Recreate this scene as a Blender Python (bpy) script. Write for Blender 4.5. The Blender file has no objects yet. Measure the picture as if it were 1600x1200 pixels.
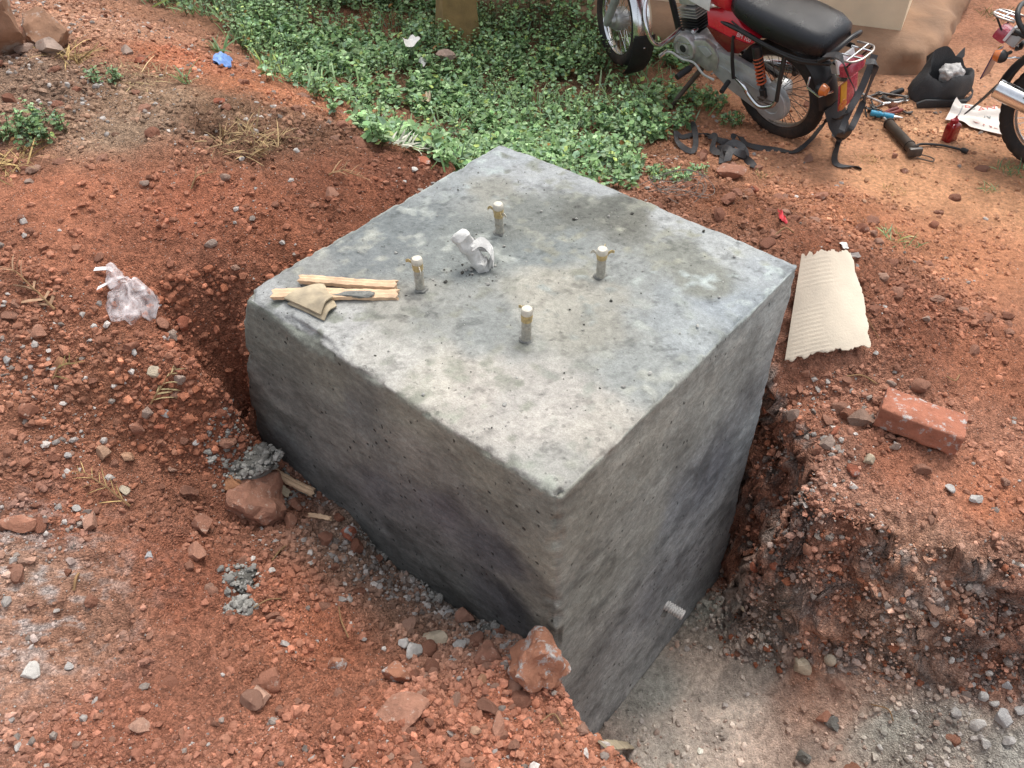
import bpy, bmesh, math, random
import numpy as np
from mathutils import Vector, Matrix, Euler

rng = np.random.default_rng(7)
random.seed(7)
SC = bpy.context.scene
COL = SC.collection
PI = math.pi

# ------------------------------------------------------------------ camera
F_PX = 1339.0                                   # focal length in pixels of the 1600 px wide photograph
CAM_H = 1.625                                   # metres above the top of the concrete block (z = 0)
CAM_M = np.array([[0.9994900502, 0.0319317951, 0.0],
                  [-0.0221442957, 0.6931336982, -0.7204688103],
                  [-0.0230058624, 0.7201014074, 0.6934873419]])
cam_d = bpy.data.cameras.new('camera')
cam = bpy.data.objects.new('camera', cam_d)
COL.objects.link(cam)
cam_d.sensor_width = 36.0
cam_d.lens = 36.0 * F_PX / 1600.0
cam_d.clip_start = 0.05
cam_d.clip_end = 500.0
cam.matrix_world = Matrix.Translation((0, 0, CAM_H)) @ Matrix(CAM_M.tolist()).to_4x4()
SC.camera = cam

# ------------------------------------------------------------------ sky, sun, exposure
SUN_EL, SUN_AZ = math.radians(66), math.radians(28)     # azimuth clockwise from +Y (behind the block, to the right)
world = bpy.data.worlds.new('World')
SC.world = world
world.use_nodes = True
wn = world.node_tree
bg = wn.nodes['Background']
sky = wn.nodes.new('ShaderNodeTexSky')
sky.sky_type = 'NISHITA'
sky.sun_disc = False
sky.sun_elevation = SUN_EL
sky.sun_rotation = SUN_AZ
sky.air_density = 1.0
sky.dust_density = 4.0
sky.ozone_density = 1.0
veil = wn.nodes.new('ShaderNodeHueSaturation')           # thin bright cloud veil: the sky is nearly white
veil.inputs['Saturation'].default_value = 0.30
wn.links.new(sky.outputs[0], veil.inputs['Color'])
wn.links.new(veil.outputs[0], bg.inputs[0])
bg.inputs[1].default_value = 0.15
sun_d = bpy.data.lights.new('sun', 'SUN')
sun_d.energy = 1.05
sun_d.angle = math.radians(26)
sun_d.color = (1.0, 0.95, 0.87)
sun = bpy.data.objects.new('sun', sun_d)
COL.objects.link(sun)
sdir = Vector((math.sin(SUN_AZ) * math.cos(SUN_EL), math.cos(SUN_AZ) * math.cos(SUN_EL), math.sin(SUN_EL)))
sun.rotation_euler = sdir.to_track_quat('Z', 'Y').to_euler()
sun.location = (0, 0, 8)
SC.view_settings.view_transform = 'Standard'
SC.view_settings.look = 'None'
SC.view_settings.gamma = 1.0
SC.view_settings.use_curve_mapping = False
SC.view_settings.exposure = 0.90

# ------------------------------------------------------------------ numeric helpers
def srgb(r, g, b, k=1.0):
    v = np.array([r, g, b], float) / 255.0
    v = np.where(v <= 0.04045, v / 12.92, ((v + 0.055) / 1.055) ** 2.4)
    return v * k

def _hash(ix, iy, iz, seed):
    h = (ix.astype(np.int64) * 374761393 + iy.astype(np.int64) * 668265263 + iz.astype(np.int64) * 2147483647 + seed * 974634777) & 0xFFFFFFFF
    h = ((h ^ (h >> 13)) * 1274126177) & 0xFFFFFFFF
    h = ((h ^ (h >> 16)) * 2246822519) & 0xFFFFFFFF
    return ((h ^ (h >> 15)) & 0xFFFFFF) / float(0xFFFFFF)

def vnoise(x, y, z=None, seed=0):
    """value noise in -1..1"""
    x = np.asarray(x, float); y = np.asarray(y, float)
    z = np.zeros_like(x) if z is None else np.asarray(z, float)
    xi, yi, zi = np.floor(x), np.floor(y), np.floor(z)
    fx, fy, fz = x - xi, y - yi, z - zi
    fx = fx * fx * fx * (fx * (fx * 6 - 15) + 10); fy = fy * fy * fy * (fy * (fy * 6 - 15) + 10); fz = fz * fz * (3 - 2 * fz)
    out = 0.0
    flat = not np.any(z)
    for dz in ((0,) if flat else (0, 1)):
        wz = (1 - fz) if dz == 0 else fz
        if flat: wz = 1.0
        for dy in (0, 1):
            wy = (1 - fy) if dy == 0 else fy
            for dx in (0, 1):
                wx = (1 - fx) if dx == 0 else fx
                out = out + _hash(xi + dx, yi + dy, zi + dz, seed) * wx * wy * wz
    return out * 2 - 1

def fbm(x, y, z=None, oct=4, seed=0, gain=0.5, lac=2.03):
    a, s, t = 1.0, 0.0, 0.0
    f = 1.0
    for i in range(oct):
        s = s + a * vnoise(x * f + 17.3 * i, y * f + 9.1 * i, None if z is None else z * f + 3.7 * i, seed + i)
        t += a; a *= gain; f *= lac
    return s / t

def ray(px, py):
    d = CAM_M @ np.array([(px - 800) / F_PX, -(py - 600) / F_PX, -1.0])
    return d
def P(px, py, z):
    """world point seen at a photo pixel, at height z"""
    d = ray(px, py); t = (z - CAM_H) / d[2]
    return np.array([0, 0, CAM_H]) + t * d
def PD(px, py, dist):
    d = ray(px, py); return np.array([0, 0, CAM_H]) + dist * d / np.linalg.norm(d)
def PY(px, py, y):
    d = ray(px, py); return np.array([0, 0, CAM_H]) + d * (y / d[1])
def PROJ(x, y, z):
    q = np.stack([x, y, z - CAM_H], -1) @ CAM_M
    return 800 + F_PX * q[..., 0] / -q[..., 2], 600 - F_PX * q[..., 1] / -q[..., 2], -q[..., 2]

def idw(pts, vals, q, power=3.0, eps=0.02):
    out = np.zeros((len(q), vals.shape[1])); 
    for i in range(0, len(q), 40000):
        d2 = ((q[i:i + 40000, None, :] - pts[None]) ** 2).sum(-1) + eps * eps
        w = d2 ** (-power / 2)
        out[i:i + 40000] = (w @ vals) / w.sum(1, keepdims=True)
    return out

def in_poly(px, py, poly):
    inside = np.zeros(px.shape, bool)
    n = len(poly)
    for i in range(n):
        x1, y1 = poly[i]; x2, y2 = poly[(i + 1) % n]
        c = ((y1 > py) != (y2 > py)) & (px < (x2 - x1) * (py - y1) / (y2 - y1 + 1e-12) + x1)
        inside ^= c
    return inside

# ------------------------------------------------------------------ object helpers
def link(o, parent=None):
    COL.objects.link(o)
    if parent is not None: o.parent = parent
    return o

def tag(o, label=None, cat=None, group=None, kind=None):
    if label: o['label'] = label
    if cat: o['category'] = cat
    if group: o['group'] = group
    if kind: o['kind'] = kind
    return o

def empty(name, loc=(0, 0, 0), rot=(0, 0, 0), parent=None):
    o = bpy.data.objects.new(name, None)
    o.empty_display_size = 0.05
    o.location = loc; o.rotation_euler = rot
    return link(o, parent)

def new_mesh(name, V, Fc, mat=None, smooth=True, col=None):
    me = bpy.data.meshes.new(name)
    V = np.asarray(V, np.float64)
    if isinstance(Fc, np.ndarray):
        k = Fc.shape[1]; nf = len(Fc)
        me.vertices.add(len(V)); me.vertices.foreach_set('co', V.astype(np.float32).ravel())
        me.loops.add(nf * k); me.loops.foreach_set('vertex_index', Fc.astype(np.int32).ravel())
        me.polygons.add(nf)
        me.polygons.foreach_set('loop_start', np.arange(0, nf * k, k, dtype=np.int32))
        me.polygons.foreach_set('loop_total', np.full(nf, k, np.int32))
        me.update(calc_edges=True)
        me.validate()
    else:
        me.from_pydata([tuple(v) for v in V], [], [tuple(f) for f in Fc])
        me.update()
    me.polygons.foreach_set('use_smooth', np.full(len(me.polygons), smooth, bool))
    if col is not None:
        a = me.attributes.new('Col', 'FLOAT_COLOR', 'POINT')
        c = np.ones((len(V), 4), np.float32); c[:, :col.shape[1]] = col
        a.data.foreach_set('color', c.ravel())
    if mat is not None: me.materials.append(mat)
    return me

def obj(name, me, parent=None, loc=None, rot=None):
    o = bpy.data.objects.new(name, me)
    if loc is not None: o.location = loc
    if rot is not None: o.rotation_euler = rot
    return link(o, parent)

def font_obj(name, cu, parent):
    tmp = bpy.data.objects.new(name + '_curve', cu); COL.objects.link(tmp)
    bpy.context.view_layer.update()
    me = bpy.data.meshes.new_from_object(tmp.evaluated_get(bpy.context.evaluated_depsgraph_get()))
    bpy.data.objects.remove(tmp); 
    return obj(name, me, parent)

class MB:
    """collects shapes into one mesh"""
    def __init__(s): s.v = []; s.f = []
    def add(s, V, Fc):
        n = len(s.v); s.v.extend([tuple(map(float, p)) for p in V]); s.f.extend([tuple(i + n for i in f) for f in Fc]); return s
    def box(s, c, size, R=None, bev=0.0):
        bm = bmesh.new(); bmesh.ops.create_cube(bm, size=1.0)
        for v in bm.verts: v.co = Vector((v.co.x * size[0], v.co.y * size[1], v.co.z * size[2]))
        if bev > 0: bmesh.ops.bevel(bm, geom=bm.edges[:], offset=bev, segments=2, affect='EDGES', profile=0.6)
        if R is not None: bmesh.ops.transform(bm, matrix=R.to_4x4(), verts=bm.verts[:])
        bm.verts.index_update()
        s.add([v.co + Vector(c) for v in bm.verts], [[v.index for v in f.verts] for f in bm.faces]); bm.free(); return s
    def tube(s, pts, r, n=8, closed=False, caps=True):
        pts = [Vector(p) for p in pts]; m = len(pts)
        rr = r if hasattr(r, '__len__') else [r] * m
        V = []; Fc = []
        up = None
        for i, p in enumerate(pts):
            a = pts[(i - 1) % m] if (closed or i > 0) else p
            b = pts[(i + 1) % m] if (closed or i < m - 1) else p
            t = (b - a).normalized()
            if up is None:
                up = Vector((0, 0, 1)) if abs(t.z) < 0.9 else Vector((1, 0, 0))
            u = (up - t * up.dot(t)); 
            if u.length < 1e-5: u = t.orthogonal()
            u.normalize(); w = t.cross(u); up = u
            for k in range(n):
                an = 2 * PI * k / n
                V.append(p + (u * math.cos(an) + w * math.sin(an)) * rr[i])
        for i in range(m if closed else m - 1):
            j = (i + 1) % m
            for k in range(n):
                k2 = (k + 1) % n
                Fc.append((i * n + k, i * n + k2, j * n + k2, j * n + k))
        if caps and not closed:
            Fc.append(tuple(range(n))[::-1]); Fc.append(tuple((m - 1) * n + k for k in range(n)))
        return s.add(V, Fc)
    def lathe(s, prof, c=(0, 0, 0), axis='z', n=20, R=None):
        V = []; Fc = []
        for (r, h) in prof:
            for k in range(n):
                a = 2 * PI * k / n; x, y = r * math.cos(a), r * math.sin(a)
                p = {'z': (x, y, h), 'y': (x, h, -y), 'x': (h, x, y)}[axis]
                p = Vector(p)
                if R is not None: p = R @ p
                V.append(p + Vector(c))
        m = len(prof)
        for i in range(m - 1):
            for k in range(n):
                k2 = (k + 1) % n
                Fc.append((i * n + k, i * n + k2, (i + 1) * n + k2, (i + 1) * n + k))
        if prof[0][0] > 1e-6: Fc.append(tuple(range(n))[::-1])
        if prof[-1][0] > 1e-6: Fc.append(tuple((m - 1) * n + k for k in range(n)))
        return s.add(V, Fc)
    def ring(s, R, r, c=(0, 0, 0), axis='y', n=48, m=12, sy=1.0, a0=0, a1=2 * PI):
        """torus (or arc) round an axis; sy squashes the tube across"""
        full = abs(a1 - a0 - 2 * PI) < 1e-6
        V = []; Fc = []; N = n if full else n + 1
        for i in range(N):
            a = a0 + (a1 - a0) * i / n
            for k in range(m):
                b = 2 * PI * k / m
                rad = R + r * math.cos(b); off = r * sy * math.sin(b)
                V.append(Vector((rad * math.cos(a), off, rad * math.sin(a))) + Vector(c))
        for i in range(n):
            j = (i + 1) % N
            for k in range(m):
                Fc.append((i * m + k, j * m + k, j * m + (k + 1) % m, i * m + (k + 1) % m))
        return s.add(V, Fc)
    def prism(s, poly, y0, y1, bev=0.0):
        """polygon in x,z pushed along y"""
        n = len(poly)
        bm = bmesh.new()
        a = [bm.verts.new((x, y0, z)) for x, z in poly]; b = [bm.verts.new((x, y1, z)) for x, z in poly]
        bm.faces.new(a[::-1]); bm.faces.new(b)
        for i in range(n): bm.faces.new((a[i], a[(i + 1) % n], b[(i + 1) % n], b[i]))
        bmesh.ops.recalc_face_normals(bm, faces=bm.faces[:])
        if bev: bmesh.ops.bevel(bm, geom=bm.edges[:], offset=bev, segments=2, affect='EDGES', profile=0.6)
        bm.verts.index_update()
        s.add([v.co for v in bm.verts], [[v.index for v in f.verts] for f in bm.faces]); bm.free(); return s
    def loft(s, secs, caps=True):
        n = len(secs[0]); V = [p for sec in secs for p in sec]; Fc = []
        for i in range(len(secs) - 1):
            for k in range(n):
                k2 = (k + 1) % n
                Fc.append((i * n + k, i * n + k2, (i + 1) * n + k2, (i + 1) * n + k))
        if caps:
            Fc.append(tuple(range(n))[::-1]); Fc.append(tuple((len(secs) - 1) * n + k for k in range(n)))
        return s.add(V, Fc)
    def ribbon(s, pts, width, side, th=0.002):
        """a flat strap through pts; side = list of across directions"""
        m = len(pts); V = []; Fc = []
        for i, p in enumerate(pts):
            p = Vector(p); w = Vector(side[i] if hasattr(side[0], '__len__') else side).normalized() * width / 2
            t = (Vector(pts[min(i + 1, m - 1)]) - Vector(pts[max(i - 1, 0)])).normalized()
            nn = t.cross(w).normalized() * th / 2
            V += [p - w - nn, p + w - nn, p + w + nn, p - w + nn]
        for i in range(m - 1):
            for k in range(4):
                Fc.append((i * 4 + k, i * 4 + (k + 1) % 4, i * 4 + 4 + (k + 1) % 4, i * 4 + 4 + k))
        Fc.append((3, 2, 1, 0)); Fc.append(tuple(4 * (m - 1) + k for k in range(4)))
        return s.add(V, Fc)
    def build(s, name, mat, parent=None, smooth=True, angle=35, loc=None, rot=None):
        me = new_mesh(name, np.array(s.v), s.f, mat, smooth)
        bm = bmesh.new(); bm.from_mesh(me); bmesh.ops.recalc_face_normals(bm, faces=bm.faces[:])
        if smooth:
            for e in bm.edges:
                if len(e.link_faces) == 2 and e.calc_face_angle(0) > math.radians(angle): e.smooth = False
        bm.to_mesh(me); bm.free()
        return obj(name, me, parent, loc, rot)

def spline(pts, n=8):
    """Catmull-Rom through pts"""
    pts = [np.array(p, float) for p in pts]
    if len(pts) < 3:
        return [pts[0] + (pts[1] - pts[0]) * t for t in np.linspace(0, 1, n + 1)]
    ext = [2 * pts[0] - pts[1]] + pts + [2 * pts[-1] - pts[-2]]
    out = []
    for i in range(1, len(ext) - 2):
        p0, p1, p2, p3 = ext[i - 1:i + 3]
        for t in np.linspace(0, 1, n, endpoint=False):
            out.append(0.5 * (2 * p1 + (p2 - p0) * t + (2 * p0 - 5 * p1 + 4 * p2 - p3) * t * t + (3 * p1 - p0 - 3 * p2 + p3) * t ** 3))
    out.append(pts[-1])
    return out

# ------------------------------------------------------------------ materials
def nodes_of(name):
    m = bpy.data.materials.new(name); m.use_nodes = True
    nt = m.node_tree
    return m, nt, nt.nodes['Principled BSDF']

def mat_plain(name, col, rough=0.6, metal=0.0, var=0.25, scale=30.0, bump=0.0, bscale=80.0, spec=0.5, rvar=0.15, dust=0.0, dustcol=(0.28, 0.15, 0.09), coat=0.0):
    """principled with a noise break-up of colour, gloss and relief, and a film of dust"""
    m, nt, b = nodes_of(name)
    N = nt.nodes; Lk = nt.links
    tc = N.new('ShaderNodeTexCoord')
    n1 = N.new('ShaderNodeTexNoise'); n1.inputs['Scale'].default_value = scale; n1.inputs['Detail'].default_value = 6
    Lk.new(tc.outputs['Object'], n1.inputs['Vector'])
    mr = N.new('ShaderNodeMapRange'); mr.inputs[3].default_value = 1 - var; mr.inputs[4].default_value = 1 + var
    mr.inputs[1].default_value = 0.25; mr.inputs[2].default_value = 0.75
    Lk.new(n1.outputs['Fac'], mr.inputs[0])
    mul = N.new('ShaderNodeVectorMath'); mul.operation = 'SCALE'; mul.inputs[0].default_value = tuple(col)
    Lk.new(mr.outputs[0], mul.inputs['Scale'])
    src = mul.outputs[0]
    if dust > 0:
        n2 = N.new('ShaderNodeTexNoise'); n2.inputs['Scale'].default_value = scale * 0.45; n2.inputs['Detail'].default_value = 8; n2.inputs['Roughness'].default_value = 0.7
        Lk.new(tc.outputs['Object'], n2.inputs['Vector'])
        r2 = N.new('ShaderNodeMapRange'); r2.inputs[1].default_value = 0.62 - 0.3 * dust; r2.inputs[2].default_value = 0.85 - 0.2 * dust; r2.inputs[4].default_value = min(1, dust * 1.2)
        Lk.new(n2.outputs['Fac'], r2.inputs[0])
        mx = N.new('ShaderNodeMix'); mx.data_type = 'RGBA'; mx.inputs[7].default_value = (*dustcol, 1)
        Lk.new(r2.outputs[0], mx.inputs[0]); Lk.new(src, mx.inputs[6]); src = mx.outputs[2]
        if metal > 0:
            mm = N.new('ShaderNodeMath'); mm.operation = 'MULTIPLY_ADD'; mm.inputs[1].default_value = -metal; mm.inputs[2].default_value = metal
            Lk.new(r2.outputs[0], mm.inputs[0]); Lk.new(mm.outputs[0], b.inputs['Metallic'])
    Lk.new(src, b.inputs['Base Color'])
    if not (dust > 0 and metal > 0): b.inputs['Metallic'].default_value = metal
    rr = N.new('ShaderNodeMapRange'); rr.inputs[1].default_value = 0.3; rr.inputs[2].default_value = 0.7
    rr.inputs[3].default_value = max(0.03, rough - rvar * rough); rr.inputs[4].default_value = min(1, rough + rvar)
    Lk.new(n1.outputs['Fac'], rr.inputs[0]); Lk.new(rr.outputs[0], b.inputs['Roughness'])
    b.inputs['Specular IOR Level'].default_value = spec
    if coat: b.inputs['Coat Weight'].default_value = coat; b.inputs['Coat Roughness'].default_value = 0.12
    if bump > 0:
        n3 = N.new('ShaderNodeTexNoise'); n3.inputs['Scale'].default_value = bscale; n3.inputs['Detail'].default_value = 8; n3.inputs['Roughness'].default_value = 0.65
        Lk.new(tc.outputs['Object'], n3.inputs['Vector'])
        bp = N.new('ShaderNodeBump'); bp.inputs['Strength'].default_value = bump; bp.inputs['Distance'].default_value = 0.01
        Lk.new(n3.outputs['Fac'], bp.inputs['Height']); Lk.new(bp.outputs[0], b.inputs['Normal'])
    return m

def mat_attr(name, rough=0.95, var=0.3, scale=60.0, bump=0.5, bscale=150.0, bdist=0.006, objrand=0.0, spec=0.25, sss=0.0, trans=0.0, speck=0.0, crumb=0.0):
    """colour from the mesh's own colour attribute, broken up by noise"""
    m, nt, b = nodes_of(name)
    N = nt.nodes; Lk = nt.links
    at = N.new('ShaderNodeAttribute'); at.attribute_name = 'Col'
    tc = N.new('ShaderNodeTexCoord')
    n1 = N.new('ShaderNodeTexNoise'); n1.inputs['Scale'].default_value = scale; n1.inputs['Detail'].default_value = 8; n1.inputs['Roughness'].default_value = 0.65
    Lk.new(tc.outputs['Object'], n1.inputs['Vector'])
    mr = N.new('ShaderNodeMapRange'); mr.inputs[1].default_value = 0.28; mr.inputs[2].default_value = 0.72; mr.inputs[3].default_value = 1 - var; mr.inputs[4].default_value = 1 + var
    Lk.new(n1.outputs['Fac'], mr.inputs[0])
    mul = N.new('ShaderNodeVectorMath'); mul.operation = 'SCALE'
    Lk.new(at.outputs['Color'], mul.inputs[0]); Lk.new(mr.outputs[0], mul.inputs['Scale'])
    src = mul.outputs[0]
    if crumb > 0:                                            # crumbly grain: each crumb its own tone, dark seams between
        cv = N.new('ShaderNodeTexVoronoi'); cv.inputs['Scale'].default_value = 150.0
        cw = N.new('ShaderNodeVectorMath'); cw.operation = 'MULTIPLY_ADD'; cw.inputs[1].default_value = (.012, .012, .012)
        Lk.new(n1.outputs['Color'], cw.inputs[0]); Lk.new(tc.outputs['Object'], cw.inputs[2]); Lk.new(cw.outputs[0], cv.inputs['Vector'])
        cs_ = N.new('ShaderNodeSeparateColor'); Lk.new(cv.outputs['Color'], cs_.inputs[0])
        ct = N.new('ShaderNodeMapRange'); ct.inputs[3].default_value = 1 - crumb; ct.inputs[4].default_value = 1 + crumb; Lk.new(cs_.outputs[1], ct.inputs[0])
        ca = N.new('ShaderNodeMix'); ca.inputs[2].default_value = 1.0; Lk.new(at.outputs['Alpha'], ca.inputs[0]); Lk.new(ct.outputs[0], ca.inputs[3]); ct = ca
        m2 = N.new('ShaderNodeVectorMath'); m2.operation = 'SCALE'; Lk.new(src, m2.inputs[0]); Lk.new(ct.outputs[0], m2.inputs['Scale']); src = m2.outputs[0]
    if speck > 0:                                            # pale grains of crushed stone and cement
        vo = N.new('ShaderNodeTexVoronoi'); vo.inputs['Scale'].default_value = 130.0
        Lk.new(tc.outputs['Object'], vo.inputs['Vector'])
        lt = N.new('ShaderNodeMapRange'); lt.inputs[1].default_value = 0.16; lt.inputs[2].default_value = 0.26; lt.inputs[3].default_value = 1; lt.inputs[4].default_value = 0
        Lk.new(vo.outputs['Distance'], lt.inputs[0])
        sp = N.new('ShaderNodeSeparateColor'); Lk.new(vo.outputs['Color'], sp.inputs[0])
        gt = N.new('ShaderNodeMath'); gt.operation = 'GREATER_THAN'; gt.inputs[1].default_value = 1 - speck
        Lk.new(sp.outputs[0], gt.inputs[0])
        mm = N.new('ShaderNodeMath'); mm.operation = 'MULTIPLY'; Lk.new(lt.outputs[0], mm.inputs[0]); Lk.new(gt.outputs[0], mm.inputs[1])
        mx = N.new('ShaderNodeMix'); mx.data_type = 'RGBA'; mx.inputs[7].default_value = (0.42, 0.36, 0.32, 1)
        Lk.new(mm.outputs[0], mx.inputs[0]); Lk.new(src, mx.inputs[6]); src = mx.outputs[2]
    Lk.new(src, b.inputs['Base Color'])
    b.inputs['Roughness'].default_value = rough
    b.inputs['Specular IOR Level'].default_value = spec
    if trans > 0:
        tr = N.new('ShaderNodeBsdfTranslucent'); Lk.new(src, tr.inputs[0])
        ms = N.new('ShaderNodeMixShader'); ms.inputs[0].default_value = trans
        out = N['Material Output']
        Lk.new(b.outputs[0], ms.inputs[1]); Lk.new(tr.outputs[0], ms.inputs[2]); Lk.new(ms.outputs[0], out.inputs[0])
    if bump > 0:
        n3 = N.new('ShaderNodeTexNoise'); n3.inputs['Scale'].default_value = bscale; n3.inputs['Detail'].default_value = 8; n3.inputs['Roughness'].default_value = 0.7
        Lk.new(tc.outputs['Object'], n3.inputs['Vector'])
        bp = N.new('ShaderNodeBump'); bp.inputs['Strength'].default_value = bump; bp.inputs['Distance'].default_value = bdist
        hsrc = n3.outputs['Fac']
        if crumb > 0:
            hm = N.new('ShaderNodeMath'); hm.operation = 'MULTIPLY_ADD'; hm.inputs[1].default_value = -.9
            ha_ = N.new('ShaderNodeMath'); ha_.operation = 'MULTIPLY'; Lk.new(cv.outputs['Distance'], ha_.inputs[0]); Lk.new(at.outputs['Alpha'], ha_.inputs[1]); Lk.new(ha_.outputs[0], hm.inputs[0]); Lk.new(hsrc, hm.inputs[2]); hsrc = hm.outputs[0]
        Lk.new(hsrc, bp.inputs['Height']); Lk.new(bp.outputs[0], b.inputs['Normal'])
    return m

def mat_clod(name, cols, dustcol=None, dust=0.3, scale=26, rough=0.95, bump=0.8):
    """lump of soil or stone: colour picked per object between a few tones, blotched, dusted on top of the grain"""
    m, nt, b = nodes_of(name)
    N = nt.nodes; Lk = nt.links
    oi = N.new('ShaderNodeObjectInfo')
    cr = N.new('ShaderNodeValToRGB')
    el = cr.color_ramp.elements
    while len(el) < len(cols): el.new(0.5)
    for i, c in enumerate(cols):
        el[i].position = i / max(1, len(cols) - 1); el[i].color = (*c, 1)
    Lk.new(oi.outputs['Random'], cr.inputs[0])
    tc = N.new('ShaderNodeTexCoord')
    n1 = N.new('ShaderNodeTexNoise'); n1.inputs['Scale'].default_value = scale; n1.inputs['Detail'].default_value = 8; n1.inputs['Roughness'].default_value = 0.68
    n1.noise_dimensions = '4D'
    Lk.new(tc.outputs['Object'], n1.inputs['Vector'])
    wv = N.new('ShaderNodeMath'); wv.operation = 'MULTIPLY'; wv.inputs[1].default_value = 40
    Lk.new(oi.outputs['Random'], wv.inputs[0]); Lk.new(wv.outputs[0], n1.inputs['W'])
    mr = N.new('ShaderNodeMapRange'); mr.inputs[1].default_value = 0.28; mr.inputs[2].default_value = 0.72; mr.inputs[3].default_value = 0.65; mr.inputs[4].default_value = 1.35
    Lk.new(n1.outputs['Fac'], mr.inputs[0])
    mul = N.new('ShaderNodeVectorMath'); mul.operation = 'SCALE'
    Lk.new(cr.outputs[0], mul.inputs[0]); Lk.new(mr.outputs[0], mul.inputs['Scale'])
    src = mul.outputs[0]
    if dustcol is not None:
        n2 = N.new('ShaderNodeTexNoise'); n2.inputs['Scale'].default_value = scale * 1.7; n2.inputs['Detail'].default_value = 10; n2.inputs['Roughness'].default_value = 0.75
        Lk.new(tc.outputs['Object'], n2.inputs['Vector'])
        r2 = N.new('ShaderNodeMapRange'); r2.inputs[1].default_value = 0.63 - 0.2 * dust; r2.inputs[2].default_value = 0.69 - 0.2 * dust
        Lk.new(n2.outputs['Fac'], r2.inputs[0])
        mx = N.new('ShaderNodeMix'); mx.data_type = 'RGBA'; mx.inputs[7].default_value = (*dustcol, 1)
        Lk.new(r2.outputs[0], mx.inputs[0]); Lk.new(src, mx.inputs[6]); src = mx.outputs[2]
    Lk.new(src, b.inputs['Base Color'])
    b.inputs['Roughness'].default_value = rough
    b.inputs['Specular IOR Level'].default_value = 0.25
    n3 = N.new('ShaderNodeTexNoise'); n3.inputs['Scale'].default_value = scale * 5; n3.inputs['Detail'].default_value = 8; n3.inputs['Roughness'].default_value = 0.7
    Lk.new(tc.outputs['Object'], n3.inputs['Vector'])
    bp = N.new('ShaderNodeBump'); bp.inputs['Strength'].default_value = bump; bp.inputs['Distance'].default_value = 0.008
    Lk.new(n3.outputs['Fac'], bp.inputs['Height']); Lk.new(bp.outputs[0], b.inputs['Normal'])
    return m

KA = 0.62                                                     # albedo of a surface that photographs at full value
MAT = {}
MAT['soil'] = mat_attr('soil', var=0.45, scale=45, bump=1.0, bscale=120, bdist=0.010, speck=0.12, crumb=0.32)
MAT['gravel'] = mat_attr('gravel', var=0.30, scale=90, bump=0.7, bscale=260, bdist=0.004)
MAT['leaf'] = mat_attr('leaf', rough=0.5, var=0.22, scale=70, bump=0.25, bscale=120, bdist=0.002, spec=0.4, trans=0.25)
MAT['straw'] = mat_attr('straw', rough=0.8, var=0.25, scale=80, bump=0)
MAT['clod'] = mat_clod('clod', [srgb(160, 106, 84, KA), srgb(188, 132, 108, KA), srgb(200, 148, 124, KA), srgb(168, 114, 92, KA), srgb(208, 166, 144, KA), srgb(178, 118, 94, KA)], tuple(srgb(222, 192, 174, KA)), 0.3)
MAT['mortared_clod'] = mat_clod('mortared_clod', [srgb(188, 130, 102, KA), srgb(198, 142, 114, KA)], tuple(srgb(215, 208, 202, KA)), 0.52, scale=14)
MAT['white_stone'] = mat_clod('white_stone', [srgb(222, 218, 212, KA), srgb(205, 200, 196, KA), srgb(235, 230, 222, KA), srgb(190, 190, 192, KA)], tuple(srgb(190, 140, 110, KA)), 0.1)
MAT['grey_stone'] = mat_clod('grey_stone', [srgb(176, 152, 138, KA), srgb(192, 170, 156, KA), srgb(160, 130, 114, KA)], tuple(srgb(180, 130, 105, KA)), 0.25)
MAT['mortar'] = mat_clod('mortar', [srgb(128, 126, 120, KA), srgb(150, 147, 140, KA), srgb(112, 110, 104, KA)], tuple(srgb(205, 203, 198, KA)), 0.35)
MAT['tan_rock'] = mat_clod('tan_rock', [srgb(178, 138, 112, KA), srgb(196, 152, 126, KA)], tuple(srgb(206, 184, 170, KA)), 0.5, scale=7)
MAT['pale_stone'] = mat_clod('pale_stone', [srgb(228, 214, 190, KA), srgb(214, 196, 170, KA)], None, scale=20)
MAT['brick_stone'] = mat_clod('brick_stone', [srgb(188, 118, 92, KA), srgb(180, 110, 86, KA)], tuple(srgb(215, 205, 198, KA)), 0.35, scale=18)
MAT['orange_stone'] = mat_clod('orange_stone', [srgb(200, 142, 104, KA), srgb(198, 152, 120, KA), srgb(202, 164, 138, KA)], None)

# ------------------------------------------------------------------ concrete block frame of reference
BN, BL, BR, BF = (np.array(v) for v in ((0.10176, 1.28926, 0.0), (-0.82896, 2.12763, 0.0), (0.92348, 2.20101, 0.0), (-0.00724, 3.03939, 0.0)))
BC = (BN + BL + BR + BF) / 4
E1 = (BN - BL) / np.linalg.norm(BN - BL); E2 = (BR - BN) / np.linalg.norm(BR - BN)
BA, BB = np.linalg.norm(BN - BL) / 2, np.linalg.norm(BR - BN) / 2          # half sizes along E1 (front-left edge) and E2
BLOCK_ROT = math.atan2(E1[1], E1[0])
BDEPTH = 1.85

# ------------------------------------------------------------------ terrain
ctrl = []; pitc = []
def c3(*a, to=None):
    for (px, py, z) in a: (ctrl if to is None else to).append(P(px, py, z))
# yard behind and to the right
c3((1600, 300, -.70), (1400, 300, -.68), (1500, 420, -.66), (1300, 230, -.68), (1600, 120, -.70), (1400, 140, -.70), (1150, 225, -.66), (1500, 0, -.70), (1210, 208, -.70), (960, 108, -.72), (1590, 250, -.71))
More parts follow.
